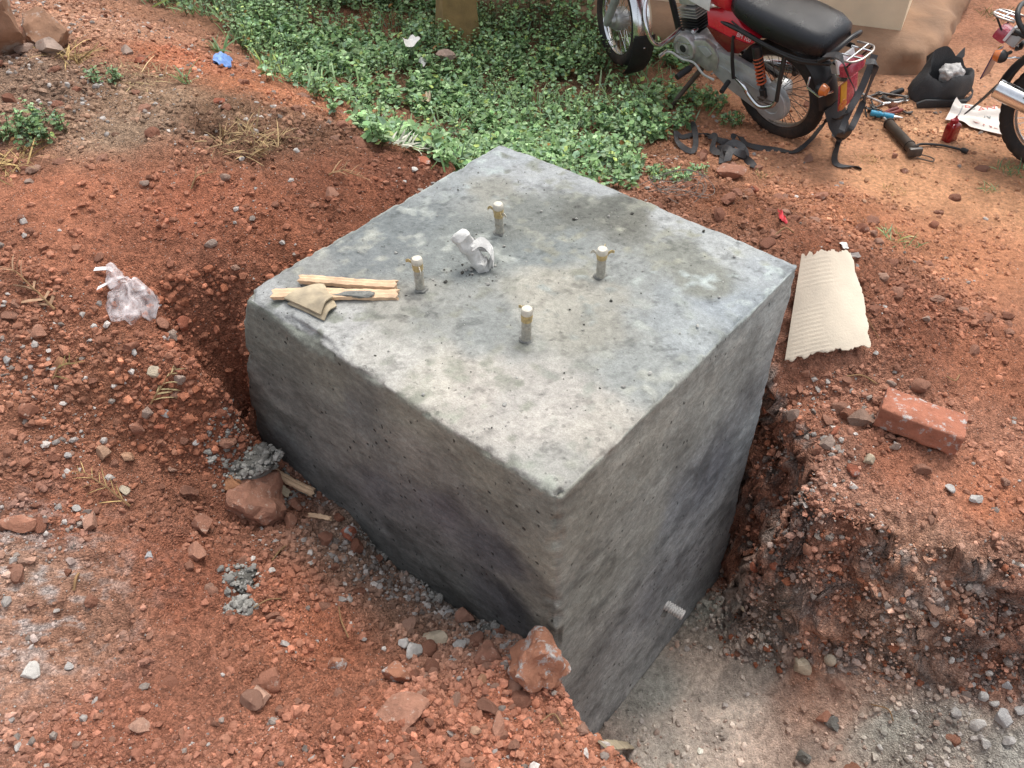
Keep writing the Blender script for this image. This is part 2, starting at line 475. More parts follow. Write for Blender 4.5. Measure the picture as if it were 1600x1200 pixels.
# spoil behind the far right edge of the block
c3((1020, 268, -.48), (1100, 300, -.36), (1200, 352, -.30), (1290, 415, -.36), (1250, 330, -.50), (1350, 350, -.58), (1130, 262, -.58), (1400, 430, -.52), (1450, 520, -.56), (1550, 600, -.66), (1600, 480, -.68),
   (1350, 600, -.64), (1290, 500, -.48), (1245, 440, -.36), (1300, 680, -.70), (1400, 780, -.73), (1500, 800, -.73), (1600, 780, -.74), (1250, 640, -.66), (1206, 640, -.70), (1270, 585, -.66))
# lip of the bank on the far side of the pit, and of the heap on the near side
bank = [np.array([.93, 2.55, -.70]), np.array([1.06, 2.30, -.74]), np.array([1.10, 2.10, -.75]), P(1268, 770, -.75), P(1305, 806, -.75), P(1420, 840, -.74), P(1600, 884, -.74), np.array([2.4, 1.34, -.74]), np.array([3.6, 1.1, -.74])]
ctrl += bank[1:]
lip = [np.array([.0, 1.36, -.68]), P(856, 1006, -.67), P(872, 1050, -.65), P(888, 1092, -.64), P(914, 1132, -.63), P(1000, 1200, -.62), P(1130, 1300, -.62), np.array([.9, .2, -.6]), np.array([1.4, -.6, -.6])]
ctrl += lip[1:]
# floor of the pit
pitc += [PY(1196, 760, 2.22), PY(1178, 800, 2.18), PY(1160, 850, 2.14), PY(1146, 895, 2.10)]
c3((1290, 880, -1.03), (1440, 955, -1.06), (1600, 1030, -1.09), (1150, 925, -1.50), (1240, 925, -1.22), (1400, 1000, -1.16), (1600, 1090, -1.18), (1200, 1000, -1.42), (1100, 1000, -1.60), (1000, 1130, -1.66), (1100, 1150, -1.62), (1300, 1100, -1.40),
   (1600, 1200, -1.26), (1400, 1200, -1.42), (1200, 1200, -1.58), (930, 1168, -1.66), to=pitc)
pitc += [np.array(v, float) for v in ((2.6, 1.0, -1.1), (3.6, .8, -1.05), (.9, 0, -1.5), (1.6, -.6, -1.3), (3, -.6, -1.1), (.1, 1.5, -1.66), (.9, 2.2, -1.64), (.35, .9, -1.64))]
# soil against the front left face: pixel ray cut with that face's plane
c3((430, 728, -.90), (414, 712, -.88), (490, 775, -.81), (545, 818, -.76))
for (px, py) in ( (600, 862), (640, 898), (690, 935), (740, 962), (800, 992), (835, 1002)):
    d = ray(px, py); o = np.array([0, 0, CAM_H]); nrm = -E2
    t = ((BN - o) @ nrm) / (d @ nrm); ctrl.append(o + d * t)
c3((300, 1000, -.62), (100, 1000, -.52), (0, 1000, -.46), (0, 1200, -.46), (300, 1200, -.52), (600, 1200, -.55), (600, 1080, -.62), (750, 1100, -.62), (450, 900, -.66), (300, 850, -.59), (150, 850, -.46), (0, 800, -.36),
   (400, 790, -.74), (300, 740, -.56), (200, 700, -.43), (100, 650, -.30), (0, 600, -.20), (330, 640, -.40), (300, 550, -.22), (200, 520, -.14), (100, 450, -.06), (0, 400, 0),
   (300, 440, -.11), (365, 430, -.12), (480, 383, -.07), (600, 305, -.07), (680, 268, -.13), (300, 330, 0), (150, 330, .03), (0, 250, .08), (450, 300, 0), (350, 215, .05), (430, 235, .02), (200, 180, .05),
   (60, 120, .12), (0, 60, .16), (170, 40, .06), (260, 75, 0), (400, 142, -.06), (520, 205, -.08), (610, 255, -.11), (340, 590, -.29))
ctrl += [PY(372, 500, 2.27), PY(379, 540, 2.235), PY(382, 580, 2.22), PY(384, 620, 2.20), PY(387, 660, 2.185), PY(392, 695, 2.17), PY(352, 640, 2.14), P(400, 735, -.84), P(440, 745, -.88)]
# planted ground beyond the heap
c3((330, 55, -.34), (450, 108, -.46), (560, 178, -.45), (640, 228, -.48), (705, 250, -.5), (900, 200, -.62), (700, 150, -.66), (500, 50, -.62), (300, 8, -.52), (150, 0, -.12), (715, 80, -.72), (1000, 200, -.64), (960, 240, -.60), (800, 0, -.72), (500, 0, -.68))
for p in ((0, 0, -.30), (-1, -.8, -.25), (.6, .1, -.6), (-.2, .5, -.5), (2.6, 1.6, -.75), (3.6, 3, -.7), (4.2, 5, -.7), (-2.6, 1.5, -.1), (-3.2, 3, .1), (-3.4, 5, .05), (-3, 8, -.6), (0, 9, -.72), (3, 9, -.7),
          (-6, 0, -.3), (7, 0, -.7), (0, -5, -.5), (9, 9, -.7), (-9, 9, -.7), (0, 25, -.7), (25, 0, -.7), (-25, 0, -.7), (0, -25, -.7), (60, 60, -.7), (-60, 60, -.7), (60, -60, -.7), (-60, -60, -.7)):
    ctrl.append(np.array(p, float))
ctrl = np.array(ctrl); pitc = np.array(pitc)

def rbf_fit(pts, val, lam=0.004):
    d = np.sqrt(((pts[:, None] - pts[None]) ** 2).sum(-1))
    n = len(pts)
    A = np.zeros((n + 3, n + 3)); A[:n, :n] = d - lam * np.eye(n); A[:n, n] = 1; A[:n, n + 1:] = pts; A[n, :n] = 1; A[n + 1:, :n] = pts.T
    return np.linalg.solve(A, np.concatenate([val, np.zeros(3)]))
def rbf_eval(w, pts, q):
    out = np.empty(len(q))
    for i in range(0, len(q), 30000):
        c = q[i:i + 30000]
        d = np.sqrt((c[:, None, 0] - pts[None, :, 0]) ** 2 + (c[:, None, 1] - pts[None, :, 1]) ** 2)
        out[i:i + 30000] = d @ w[:len(pts)] + w[len(pts)] + c @ w[len(pts) + 1:]
    return out

def stretch(lo, hi, step, far, n):
    core = np.arange(lo, hi + step / 2, step)
    g = np.geomspace(0.05, far, n)
    return np.concatenate([lo - g[::-1], core, core[-1] + g])
gx = np.concatenate([-3.3 - np.geomspace(.03, 80, 26)[::-1], np.arange(-3.3, -1.25, .016), np.arange(-1.25, 1.75, .0085), np.arange(1.75, 3.6, .016), 3.6 + np.geomspace(.03, 80, 26)])
gy = np.concatenate([0.35 - np.geomspace(.03, 80, 26)[::-1], np.arange(0.35, 2.6, .0085), np.arange(2.6, 4.2, .013), np.arange(4.2, 7.0, .022), 7.0 + np.geomspace(.05, 80, 26)])
GX, GY = np.meshgrid(gx, gy)
q = np.stack([GX.ravel(), GY.ravel()], -1)
w_t = rbf_fit(ctrl[:, :2], ctrl[:, 2])
# coarse base first (smooth), then relief
UP = rbf_eval(w_t, ctrl[:, :2], q).reshape(GX.shape)
FLr = rbf_eval(rbf_fit(pitc[:, :2], pitc[:, 2], .02), pitc[:, :2], q).reshape(GX.shape)
FLr = np.clip(FLr, -1.75, -.9)
def dist_poly(pts):
    d = np.full(GX.shape, 9.)
    for a_, b_ in zip(pts[:-1], pts[1:]):
        e = (b_ - a_)[:2]; t = np.clip(((GX - a_[0]) * e[0] + (GY - a_[1]) * e[1]) / (e @ e), 0, 1)
        d = np.minimum(d, np.hypot(GX - a_[0] - t * e[0], GY - a_[1] - t * e[1]))
    return d
pit_poly = [tuple(p[:2]) for p in lip] + [(4.5, -.6), (4.5, 1.0)] + [tuple(p[:2]) for p in bank[::-1]]
pin = in_poly(GX, GY, pit_poly)
d_b, d_l = dist_poly(bank), dist_poly(lip)
wob = .055 * fbm(GX * 6, GY * 6, oct=3, seed=201) + .012 * fbm(GX * 22, GY * 22, oct=2, seed=203)
sd_b = np.where(pin, d_b, -d_b) + wob; sd_l = np.where(pin, d_l, -d_l) + wob * .5
prof_b = np.interp(sd_b, [-.03, .0, .055, .095, .16, .21], [0, .05, .44, .54, .90, 1.0])
prof_l = np.interp(sd_l, [-.03, 0, .05, .14, .26], [0, .04, .35, .85, 1.0])
stepf = np.minimum(prof_b, prof_l)
GZ = UP * (1 - stepf) + np.minimum(FLr, UP) * stepf
bankface = ((prof_b > .02) & (sd_b < .23) & (prof_l > .9)).astype(float)
sl_y, sl_x = np.gradient(GZ, gy, gx)
slope = np.clip(np.hypot(sl_x, sl_y), 0, 4)
def hgt(x, y):
    x = np.atleast_1d(np.asarray(x, float)); y = np.atleast_1d(np.asarray(y, float))
    i = np.clip(np.searchsorted(gx, x) - 1, 0, len(gx) - 2); j = np.clip(np.searchsorted(gy, y) - 1, 0, len(gy) - 2)
    u = (x - gx[i]) / (gx[i + 1] - gx[i]); v = (y - gy[j]) / (gy[j + 1] - gy[j])
    return GZ[j, i] * (1 - u) * (1 - v) + GZ[j, i + 1] * u * (1 - v) + GZ[j + 1, i] * (1 - u) * v + GZ[j + 1, i + 1] * u * v
def h1(x, y): return float(hgt(x, y)[0])
def G(px, py):
    """point of the ground seen at a photo pixel"""
    d = ray(px, py); o = np.array([0, 0, CAM_H])
    t = np.linspace(0.8, 14 / max(0.2, np.linalg.norm(d)), 6000)
    X = o[0] + d[0] * t; Y = o[1] + d[1] * t; Z = o[2] + d[2] * t
    k = np.argmax(Z < hgt(X, Y))
    if k == 0: return P(px, py, -.7)
    return np.array([X[k], Y[k], h1(X[k], Y[k])])
def gnorm(x, y, e=0.04):
    return Vector((-(h1(x + e, y) - h1(x - e, y)) / (2 * e), -(h1(x, y + e) - h1(x, y - e)) / (2 * e), 1)).normalized()
def scale_at(p):
    """metres per photo pixel at a world point"""
    return float((CAM_M.T @ (np.asarray(p, float) - [0, 0, CAM_H]))[2]) / -F_PX

# how rough the surface is, by region (photo pixel, roughness)
rough_pts = [(1400, 280, .25), (1550, 250, .2), (1300, 220, .2), (1500, 120, .2), (1550, 420, .4), (1150, 310, 1.3), (1280, 380, 1.2), (1400, 450, 1.1), (1480, 600, .8), (1400, 730, .8), (1550, 780, .6), (1400, 890, 2.2), (1550, 960, 2.2), (1250, 840, 1.8),
             (1150, 950, .5), (1100, 1120, .16), (1050, 1060, .25), (1200, 1050, .25), (1300, 1080, .4), (1500, 1130, .7), (1300, 1160, .3), (100, 330, .6), (300, 340, .7), (550, 320, .9), (200, 200, 1.0), (400, 210, 1.6), (150, 600, 1.2), (330, 600, 1.2), (380, 650, 1.2), (300, 900, 1.3), (600, 1000, 1.4), (200, 1130, .9), (750, 1150, 1.3), (700, 150, .7)]
RP = np.array([G(a, b)[:2] for a, b, _ in rough_pts]); RV = np.array([[c] for *_, c in rough_pts])
rgh = idw(RP, RV, q, 3).reshape(GX.shape)
fade = 1.0
base = fbm(GX * 3.1, GY * 3.1, oct=3, seed=3) * .030 * np.minimum(rgh, 1.5)
mid = fbm(GX * 13, GY * 13, oct=3, seed=11) * .022 * rgh
lump = (1 - np.abs(fbm(GX * 30, GY * 30, oct=3, seed=23))) ** 2
fine = (lump - .6) * .014 * rgh + fbm(GX * 62, GY * 62, oct=2, seed=31) * .0075 * rgh
steep = np.clip((slope - .8) / 1.5, 0, 1)
crag = steep * (fbm(GX * 9, GY * 9, GZ * 9, oct=4, seed=41) * .10 + (1 - np.abs(fbm(GX * 22, GY * 22, GZ * 22, oct=3, seed=47))) * .03)
ext = np.exp(-np.clip(np.hypot(GX, GY - 3) - 8, 0, None) / 6)
GZ = GZ + (base + mid + fine + crag * np.where(GX > .7, .22, .10)) * ext
# keep loose soil just clear of the top of the block round its rim
lx = (GX - BC[0]) * E1[0] + (GY - BC[1]) * E1[1]; ly = (GX - BC[0]) * E2[0] + (GY - BC[1]) * E2[1]
near = np.maximum(np.abs(lx) - BA, np.abs(ly) - BB)
GZ = np.where(near < 0.03, np.minimum(GZ, -.06), GZ)
inside = near < -0.06
GZ = np.where(inside, np.minimum(GZ, -.25), GZ)

# colour of the soil, by region (photo pixel, colour)
colpts = [(1400, 280, 206, 146, 106), (1550, 300, 202, 142, 104), (1300, 220, 202, 142, 106), (1500, 400, 192, 124, 88), (1500, 130, 186, 132, 102), (1600, 60, 165, 110, 85), (1420, 200, 204, 146, 108), (1150, 225, 202, 134, 98), (1230, 240, 204, 140, 104),
          (1150, 320, 140, 86, 60), (1300, 400, 142, 85, 60), (1450, 520, 148, 88, 64), (1550, 560, 162, 98, 70), (1350, 340, 178, 112, 78), (1400, 720, 172, 106, 80), (1550, 780, 184, 112, 80), (1250, 640, 165, 104, 80), (1400, 870, 176, 126, 104), (1500, 930, 162, 118, 100), (1320, 850, 168, 110, 88), (1580, 960, 146, 100, 84), (1250, 840, 166, 106, 84),
          (1100, 950, 150, 144, 134), (1150, 960, 158, 150, 140), (1200, 1000, 184, 168, 154), (1090, 1150, 212, 186, 170), (1150, 1100, 214, 190, 174), (1300, 1060, 192, 150, 128), (1270, 1040, 172, 118, 92), (1400, 1000, 186, 146, 124), (1500, 1130, 188, 170, 156), (1400, 1130, 168, 158, 146), (900, 1160, 178, 110, 82), (955, 1192, 176, 110, 84), (870, 1080, 176, 108, 82), (925, 1150, 178, 112, 84), (1040, 1180, 176, 160, 148), (1020, 1080, 146, 140, 132), (1600, 1200, 172, 162, 152), (1200, 880, 164, 106, 82), (1180, 820, 158, 98, 74), (1560, 1050, 168, 112, 88),
          (100, 300, 166, 100, 72), (300, 330, 160, 92, 65), (550, 300, 138, 80, 56), (620, 290, 130, 74, 52), (200, 200, 152, 122, 102), (350, 180, 132, 98, 76), (60, 120, 146, 114, 96), (280, 90, 188, 112, 78), (400, 132, 192, 120, 84), (170, 40, 188, 136, 110), (250, 150, 150, 118, 96), (420, 215, 118, 82, 62), (150, 600, 162, 102, 76), (300, 620, 150, 90, 66),
          (385, 620, 150, 92, 70), (370, 660, 142, 86, 66), (100, 800, 154, 94, 70), (15, 900, 178, 136, 118), (60, 960, 166, 116, 94), (10, 980, 172, 128, 110), (300, 900, 156, 92, 68), (500, 1000, 172, 102, 74), (200, 1120, 152, 92, 70), (600, 1150, 166, 98, 72), (800, 1130, 182, 110, 82), (640, 900, 160, 122, 104), (560, 850, 165, 130, 112), (740, 960, 165, 130, 112), (450, 900, 164, 98, 72),
          (700, 150, 112, 80, 58), (560, 40, 156, 102, 76), (900, 150, 110, 78, 56), (480, 60, 130, 90, 66), (1000, 230, 140, 92, 66), (430, 350, 148, 86, 60), (200, 420, 160, 96, 70)]
CP = np.array([G(a, b)[:2] for a, b, *_ in colpts]); CV = np.array([srgb(*c[2:], KA) for c in colpts])
_z = np.array([G(a, b)[2] for a, b, *_ in colpts])
CV[_z < -1.08] *= np.array([1.02, 1.07, 1.17])                                       # cement slurry dried on the pit floor
CV[(CP[:, 1] > 2.2) & (CP[:, 0] > .6) & (CV[:, 0] > .30)] *= .95      # the trodden yard is paler, dusty earth
cq = np.stack([q[:, 0] + .06 * fbm(q[:, 0] * 5, q[:, 1] * 5, seed=71), q[:, 1] + .06 * fbm(q[:, 0] * 5 + 40, q[:, 1] * 5, seed=73)], -1)
soilcol = idw(CP, CV, cq, 3.2, .03)
soilcol = (soilcol * .86 + soilcol.mean(1, keepdims=True) * .14) * np.array([1.54, 1.58, 1.46])
tone = 1 + .30 * fbm(q[:, 0] * 6, q[:, 1] * 6, oct=5, seed=77)
soilcol = soilcol * tone[:, None]
pw_ = G(12, 930); pw_ = np.exp(-(np.hypot(q[:, 0] - pw_[0], q[:, 1] - pw_[1]) / .24) ** 2) * np.clip(fbm(q[:, 0] * 30, q[:, 1] * 30, oct=5, seed=85, gain=.75) * 5 - .1, 0, 1) * .75
soilcol = soilcol * (1 - pw_[:, None]) + srgb(232, 226, 222, KA) * pw_[:, None]
soilcol = soilcol * (1 + .30 * np.minimum(bankface.ravel(), 1))[:, None]  # cut bank face lightened in its colour to offset the shade on it
# damp, dark earth on the fresh cut faces and pale cement wash under the crumbs along the block
wash = np.clip(1 - np.abs(near.ravel() - .02) / .09, 0, 1) * ((ly.ravel() < -BB + .02) & (lx.ravel() > -BA)) * np.clip(.5 + fbm(q[:, 0] * 11, q[:, 1] * 11, seed=79), 0, 1)
soilcol = soilcol * (1 - wash[:, None]) + srgb(150, 146, 138, KA) * wash[:, None]
greypit = np.clip(fbm(q[:, 0] * 7, q[:, 1] * 7, oct=5, seed=83) * 2.2 + .1, 0, 1) * np.clip((-1.1 - GZ.ravel()) / .2, 0, 1) * .55
soilcol = soilcol * (1 - greypit[:, None]) + srgb(146, 141, 134, KA) * greypit[:, None]
bankgrey = np.clip(fbm(q[:, 0] * 20, q[:, 1] * 20, GZ.ravel() * 20, oct=4, seed=87) * 4 - .1, 0, 1) * bankface.ravel() * .85
soilcol = soilcol * (1 - bankgrey[:, None]) + srgb(172, 160, 152, KA) * bankgrey[:, None]
damp = np.clip(-fbm(q[:, 0] * 15 + 9, q[:, 1] * 15, GZ.ravel() * 25, oct=3, seed=89) * 3 + .2, 0, 1) * bankface.ravel() * .28
soilcol = soilcol * (1 - damp[:, None]) + srgb(92, 62, 50, KA) * damp[:, None]
nx, ny = len(gx), len(gy)
idx = np.arange(nx * ny).reshape(ny, nx)
FT = np.stack([idx[:-1, :-1], idx[:-1, 1:], idx[1:, 1:], idx[1:, :-1]], -1).reshape(-1, 4)
TV = np.stack([GX.ravel(), GY.ravel(), GZ.ravel()], -1)
# push the cut faces sideways so that the bank is ragged and undercut
sx = (vnoise(GX * 10, GY * 10, GZ * 30, seed=91) * .040 + vnoise(GX * 35, GY * 35, GZ * 35, seed=92) * .016).ravel() * steep.ravel() * ext.ravel() * (GX.ravel() > .6)
sy = (vnoise(GX * 10 + 50, GY * 10, GZ * 30, seed=93) * .040 + vnoise(GX * 35, GY * 35 + 50, GZ * 35, seed=94) * .016).ravel() * steep.ravel() * ext.ravel() * (GX.ravel() > .6)
TV[:, 0] += sx; TV[:, 1] += sy
ground = obj('ground', new_mesh('ground', TV, FT, MAT['soil'], True, np.concatenate([soilcol, np.clip(rgh.ravel() * 1.05, .12, 1)[:, None]], 1)))
tag(ground, 'red earth ground with spoil heaps, orange yard and excavated pit', None, None, 'structure')
def soil_at(x, y):
    i = np.clip(np.searchsorted(gx, x), 0, nx - 1); j = np.clip(np.searchsorted(gy, y), 0, ny - 1)
    return soilcol[j * nx + i]
def in_block(x, y, m=0.0):
    a = (x - BC[0]) * E1[0] + (y - BC[1]) * E1[1]; b = (x - BC[0]) * E2[0] + (y - BC[1]) * E2[1]
    return np.maximum(np.abs(a) - BA, np.abs(b) - BB) < m

# ------------------------------------------------------------------ rock shapes
def ico(sub):
    bm = bmesh.new(); bmesh.ops.create_icosphere(bm, subdivisions=sub, radius=1.0)
    bm.verts.index_update()
    V = np.array([v.co for v in bm.verts]); Fc = np.array([[v.index for v in f.verts] for f in bm.faces]); bm.free()
    return V, Fc
ICO = {k: ico(k) for k in (1, 2, 3, 4)}
ICO[0] = (np.array([[1, 0, 0], [-1, 0, 0], [0, 1, 0], [0, -1, 0], [0, 0, 1], [0, 0, -1]], float), np.array([[0, 2, 4], [2, 1, 4], [1, 3, 4], [3, 0, 4], [2, 0, 5], [1, 2, 5], [3, 1, 5], [0, 3, 5]]))
def crisp(me, deg=24):
    bm = bmesh.new(); bm.from_mesh(me); lim = math.radians(deg)
    for e in bm.edges:
        if len(e.link_faces) == 2 and e.calc_face_angle(0) > lim: e.smooth = False
    bm.to_mesh(me); bm.free(); return me
def rock_verts(sub, seed, facets=7, rough=.16, flat=.75, lumps=1.6):
    V, Fc = ICO[sub]; V = V.copy()
    r = np.random.default_rng(seed)
    for _ in range(facets):                                   # clip with planes: worn, angular faces
        n = r.normal(size=3); n /= np.linalg.norm(n); d = r.uniform(.42, .82)
        over = V @ n - d
        V -= np.where(over > 0, over * .97, 0)[:, None] * n
    o = r.uniform(0, 50, 3)
    V *= (1 + rough * fbm(V[:, 0] * lumps + o[0], V[:, 1] * lumps + o[1], V[:, 2] * lumps + o[2] + .5, oct=4, seed=seed % 97))[:, None]
    if sub > 3: V *= (1 + .10 * fbm(V[:, 0] * 4 + o[1], V[:, 1] * 4, V[:, 2] * 4 + .5, oct=4, seed=seed % 83))[:, None]
    if sub > 2: V *= (1 + .035 * fbm(V[:, 0] * 7 + o[0], V[:, 1] * 7, V[:, 2] * 7 + .5, oct=3, seed=seed % 89))[:, None]
    V[:, 2] *= flat
    V /= np.abs(V[:, :2]).max()
    return V, Fc

# ------------------------------------------------------------------ the concrete block
def blk(p):
    d = np.asarray(p, float) - BC
    return np.array([d @ E1, d @ E2, d[2]])
def on_plane(px, py, p0, n):
    d = ray(px, py); o = np.array([0, 0, CAM_H]); return o + d * (((p0 - o) @ n) / (d @ n))
na, nb, nc = 170, 168, 190
ga = np.linspace(-BA, BA, na + 1); gb = np.linspace(-BB, BB, nb + 1); gc = np.linspace(-BDEPTH, 0, nc + 1)
VV, FF = [], []
def face_grid(u, v, fn, flip):
    n0 = sum(len(x) for x in VV)
    U, W = np.meshgrid(u, v); VV.append(fn(U.ravel(), W.ravel()))
    i = np.arange(len(u) * len(v)).reshape(len(v), len(u)) + n0
    f = np.stack([i[:-1, :-1], i[:-1, 1:], i[1:, 1:], i[1:, :-1]], -1).reshape(-1, 4)
    FF.append(f[:, ::-1] if flip else f)
full = lambda U, k: np.full_like(U, k)
face_grid(ga, gb, lambda a, b: np.stack([a, b, full(a, 0)], -1), False)
face_grid(ga, gc, lambda a, c: np.stack([a, full(a, -BB), c], -1), False)
face_grid(ga, gc, lambda a, c: np.stack([a, full(a, BB), c], -1), True)
face_grid(gb, gc, lambda b, c: np.stack([full(b, BA), b, c], -1), False)
face_grid(gb, gc, lambda b, c: np.stack([full(b, -BA), b, c], -1), True)
BV = np.concatenate(VV); BFc = np.concatenate(FF)
key = np.round(BV * 1e5).astype(np.int64)
_, first, inv = np.unique(key, axis=0, return_index=True, return_inverse=True)
BV = BV[first]; BFc = inv.reshape(-1)[BFc]
a, b, c = BV.T
# colours by place (photo pixel on its face, colour)
topc = [(560, 400, 158, 164, 164), (620, 350, 156, 163, 163), (470, 420, 176, 178, 174), (430, 460, 198, 200, 198), (540, 520, 212, 212, 208), (600, 560, 222, 219, 210), (690, 590, 226, 220, 206), (760, 610, 218, 211, 200), (850, 660, 220, 214, 204), (820, 620, 217, 212, 203), (930, 690, 216, 210, 198), (880, 740, 200, 198, 190),
        (700, 500, 182, 184, 178), (640, 490, 192, 190, 180), (760, 520, 176, 180, 176), (700, 420, 164, 170, 167), (760, 380, 162, 168, 164), (850, 400, 165, 172, 170), (900, 470, 200, 197, 184), (870, 455, 208, 204, 190), (930, 500, 186, 184, 172), (980, 420, 182, 186, 182), (1050, 470, 184, 190, 190), (1000, 560, 180, 184, 180), (1100, 520, 190, 196, 196),
        (940, 320, 140, 142, 134), (900, 330, 148, 150, 142), (980, 340, 150, 150, 140), (1050, 400, 170, 172, 162), (1090, 430, 172, 174, 164), (840, 330, 160, 164, 158), (800, 250, 198, 204, 206), (850, 275, 202, 206, 206), (770, 245, 190, 196, 198), (930, 290, 196, 200, 200), (1050, 340, 205, 208, 206), (1150, 385, 206, 210, 208), (1220, 410, 196, 202, 204), (720, 290, 178, 184, 184), (1130, 470, 186, 194, 198), (780, 300, 182, 182, 172)]
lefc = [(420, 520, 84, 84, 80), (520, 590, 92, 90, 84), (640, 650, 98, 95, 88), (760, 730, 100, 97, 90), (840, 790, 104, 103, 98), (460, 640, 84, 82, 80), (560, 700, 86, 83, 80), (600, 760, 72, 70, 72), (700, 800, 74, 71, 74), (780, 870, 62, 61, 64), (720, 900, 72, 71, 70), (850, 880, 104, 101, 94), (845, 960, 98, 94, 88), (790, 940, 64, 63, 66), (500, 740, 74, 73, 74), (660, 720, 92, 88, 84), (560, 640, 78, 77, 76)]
ritc = [(900, 820, 116, 113, 106), (1000, 720, 124, 122, 116), (1100, 620, 126, 126, 122), (1200, 480, 136, 140, 140), (1150, 560, 124, 126, 124), (1060, 780, 104, 105, 108), (1110, 740, 96, 97, 102), (1000, 850, 120, 118, 113), (920, 930, 122, 120, 114), (900, 1000, 114, 112, 108), (1020, 940, 112, 113, 116), (960, 1050, 132, 132, 132), (1080, 900, 120, 121, 124), (940, 1120, 130, 128, 128), (1170, 660, 110, 112, 114), (1130, 840, 128, 130, 132), (900, 1090, 118, 116, 114)]  # lower entries painted lighter to offset the shade down in the pit
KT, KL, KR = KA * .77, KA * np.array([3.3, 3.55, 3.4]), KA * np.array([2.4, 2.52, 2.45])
tp = np.array([blk(P(x, y, 0))[:2] for x, y, *_ in topc]); tv = np.array([srgb(*k[2:], KT) for k in topc])
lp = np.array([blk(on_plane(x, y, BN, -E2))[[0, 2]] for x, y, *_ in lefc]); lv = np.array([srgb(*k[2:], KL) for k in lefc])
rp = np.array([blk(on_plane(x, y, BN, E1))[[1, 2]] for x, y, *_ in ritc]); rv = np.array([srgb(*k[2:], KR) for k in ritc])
w1 = .07 * fbm(a * 6, b * 6, c * 6, oct=6, seed=101, gain=.6); w2 = .07 * fbm(a * 6 + 30, b * 6, c * 6, oct=6, seed=102, gain=.6)
ctop = idw(tp, tv, np.stack([a + w1 * 1.3, b + w2 * 1.3], -1), 5.5, .03)
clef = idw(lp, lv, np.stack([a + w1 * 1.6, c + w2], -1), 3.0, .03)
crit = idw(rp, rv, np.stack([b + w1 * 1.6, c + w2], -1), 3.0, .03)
top_w = np.clip((c + .007 + .012 * fbm(a * 24, b * 24, c * 5, oct=3, seed=100)) / .005, 0, 1)
facing_b = (np.abs(b) - BB) - (np.abs(a) - BA)                       # >0: nearer a face across E2
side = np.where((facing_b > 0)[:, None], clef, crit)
strk = fbm(a * 5 + c * 3.0, b * 5 + c * 3.0, c * 16, oct=6, seed=105, gain=.62)            # float marks run along the faces
blot = fbm(a * 8, b * 8, c * 9, oct=5, seed=107)
stain = np.clip(fbm(a * 7 + 7 + c * 2, b * 7 + c * 2, c * 10, oct=6, seed=108, gain=.64) * 3.4 - .15, 0, 1) * np.clip(-c * 3 - .35, 0, 1)
side = side * ((1 + .34 * strk + .34 * blot) * (1 - .40 * stain))[:, None]
gl_ = ctop.mean(1, keepdims=True); ctop = np.clip(gl_ + (ctop - gl_), 0, 1) * np.clip(.62 + .95 * gl_ / KT, .78, 1.08)
tops = ctop * (1 + .15 * fbm(a * 9, b * 9, oct=6, seed=109, gain=.62) + .08 * fbm(a * 40, b * 40, oct=3, seed=110))[:, None]
crust = np.clip(fbm(a * 12, b * 12, oct=6, seed=111, gain=.7) * 4.0 - .3, 0, 1) * np.clip((ctop.mean(1) / KA - .50) * 6, 0, 1)
tops = tops * (1 - crust[:, None] * .55) + srgb(238, 234, 224, KT) * crust[:, None] * .55
grit = np.clip(fbm(a * 26, b * 26, oct=4, seed=113, gain=.7) * 4 - .9, 0, 1)
tops = tops * (1 - .35 * grit[:, None])
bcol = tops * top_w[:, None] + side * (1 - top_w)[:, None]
# shape: worn arrises, a face that leans out at the left corner, float and form marks
er = .010 + .016 * np.clip(fbm(a * 9, b * 9, c * 9, oct=3, seed=115) + .35, 0, 1) + .012 * np.clip(fbm(a * 30, b * 30, c * 30, oct=2, seed=117), 0, 1)
chip = np.clip(fbm(a * 10, b * 10, c * 10, oct=4, seed=119) * 3 - .30, 0, 1) * .042
er = er + chip * np.where(b < -BB + .03, 1, .25) + np.where((b < -BB + .05) & (c > -.12), .034 * np.clip(fbm(a * 5 + 3, b * 5, c * 5, oct=4, seed=120) * 2.6 + .1, 0, 1), 0) + np.where((a > BA - .05) & (b < -BB + .05), .012, 0)
H = np.stack([np.full_like(a, BA), np.full_like(a, BB), np.full_like(a, BDEPTH / 2)], -1) - er[:, None]
pc = np.stack([a, b, c + BDEPTH / 2], -1)
qn = np.clip(pc, -H, H); dv = pc - qn; dl = np.linalg.norm(dv, axis=1)
rd = np.where(dl[:, None] > 1e-9, qn + dv / np.maximum(dl, 1e-9)[:, None] * er[:, None], pc)
nrm = np.where(dl[:, None] > 1e-9, dv / np.maximum(dl, 1e-9)[:, None], 0)
isT = top_w > .5
disp = np.where(isT, .0035 * fbm(a * 5, b * 5, oct=3, seed=121) + .0022 * fbm(a * 26, b * 26, oct=3, seed=123) + .0012 * crust,
                .006 * fbm(a * 3, b * 3, c * 3, oct=3, seed=125) + .0025 * strk + .002 * fbm(a * 30, b * 30, c * 30, oct=3, seed=127))
rd = rd + nrm * disp[:, None]
rd[:, 2] -= BDEPTH / 2
depth = np.clip(-c / .72, 0, 1.6)
lw_ = np.clip((-a / BA + 1) / 2, 0, 1) ** 1.5
rd[:, 0] -= (.165 * depth + .012) * lw_
rd[:, 1] -= .035 * depth * lw_ * np.clip(-b / BB, 0, 1)
rd[:, 2] -= .010 * np.clip((np.abs(a) / BA) ** 8, 0, 1) * top_w
lowbulge = np.clip((-c - 1.15) / .5, 0, 1) ** 2
rd[:, 0] += .03 * lowbulge * (a > 0)
mcon, nt, bs = nodes_of('concrete')
N_, L_ = nt.nodes, nt.links
at = N_.new('ShaderNodeAttribute'); at.attribute_name = 'Col'
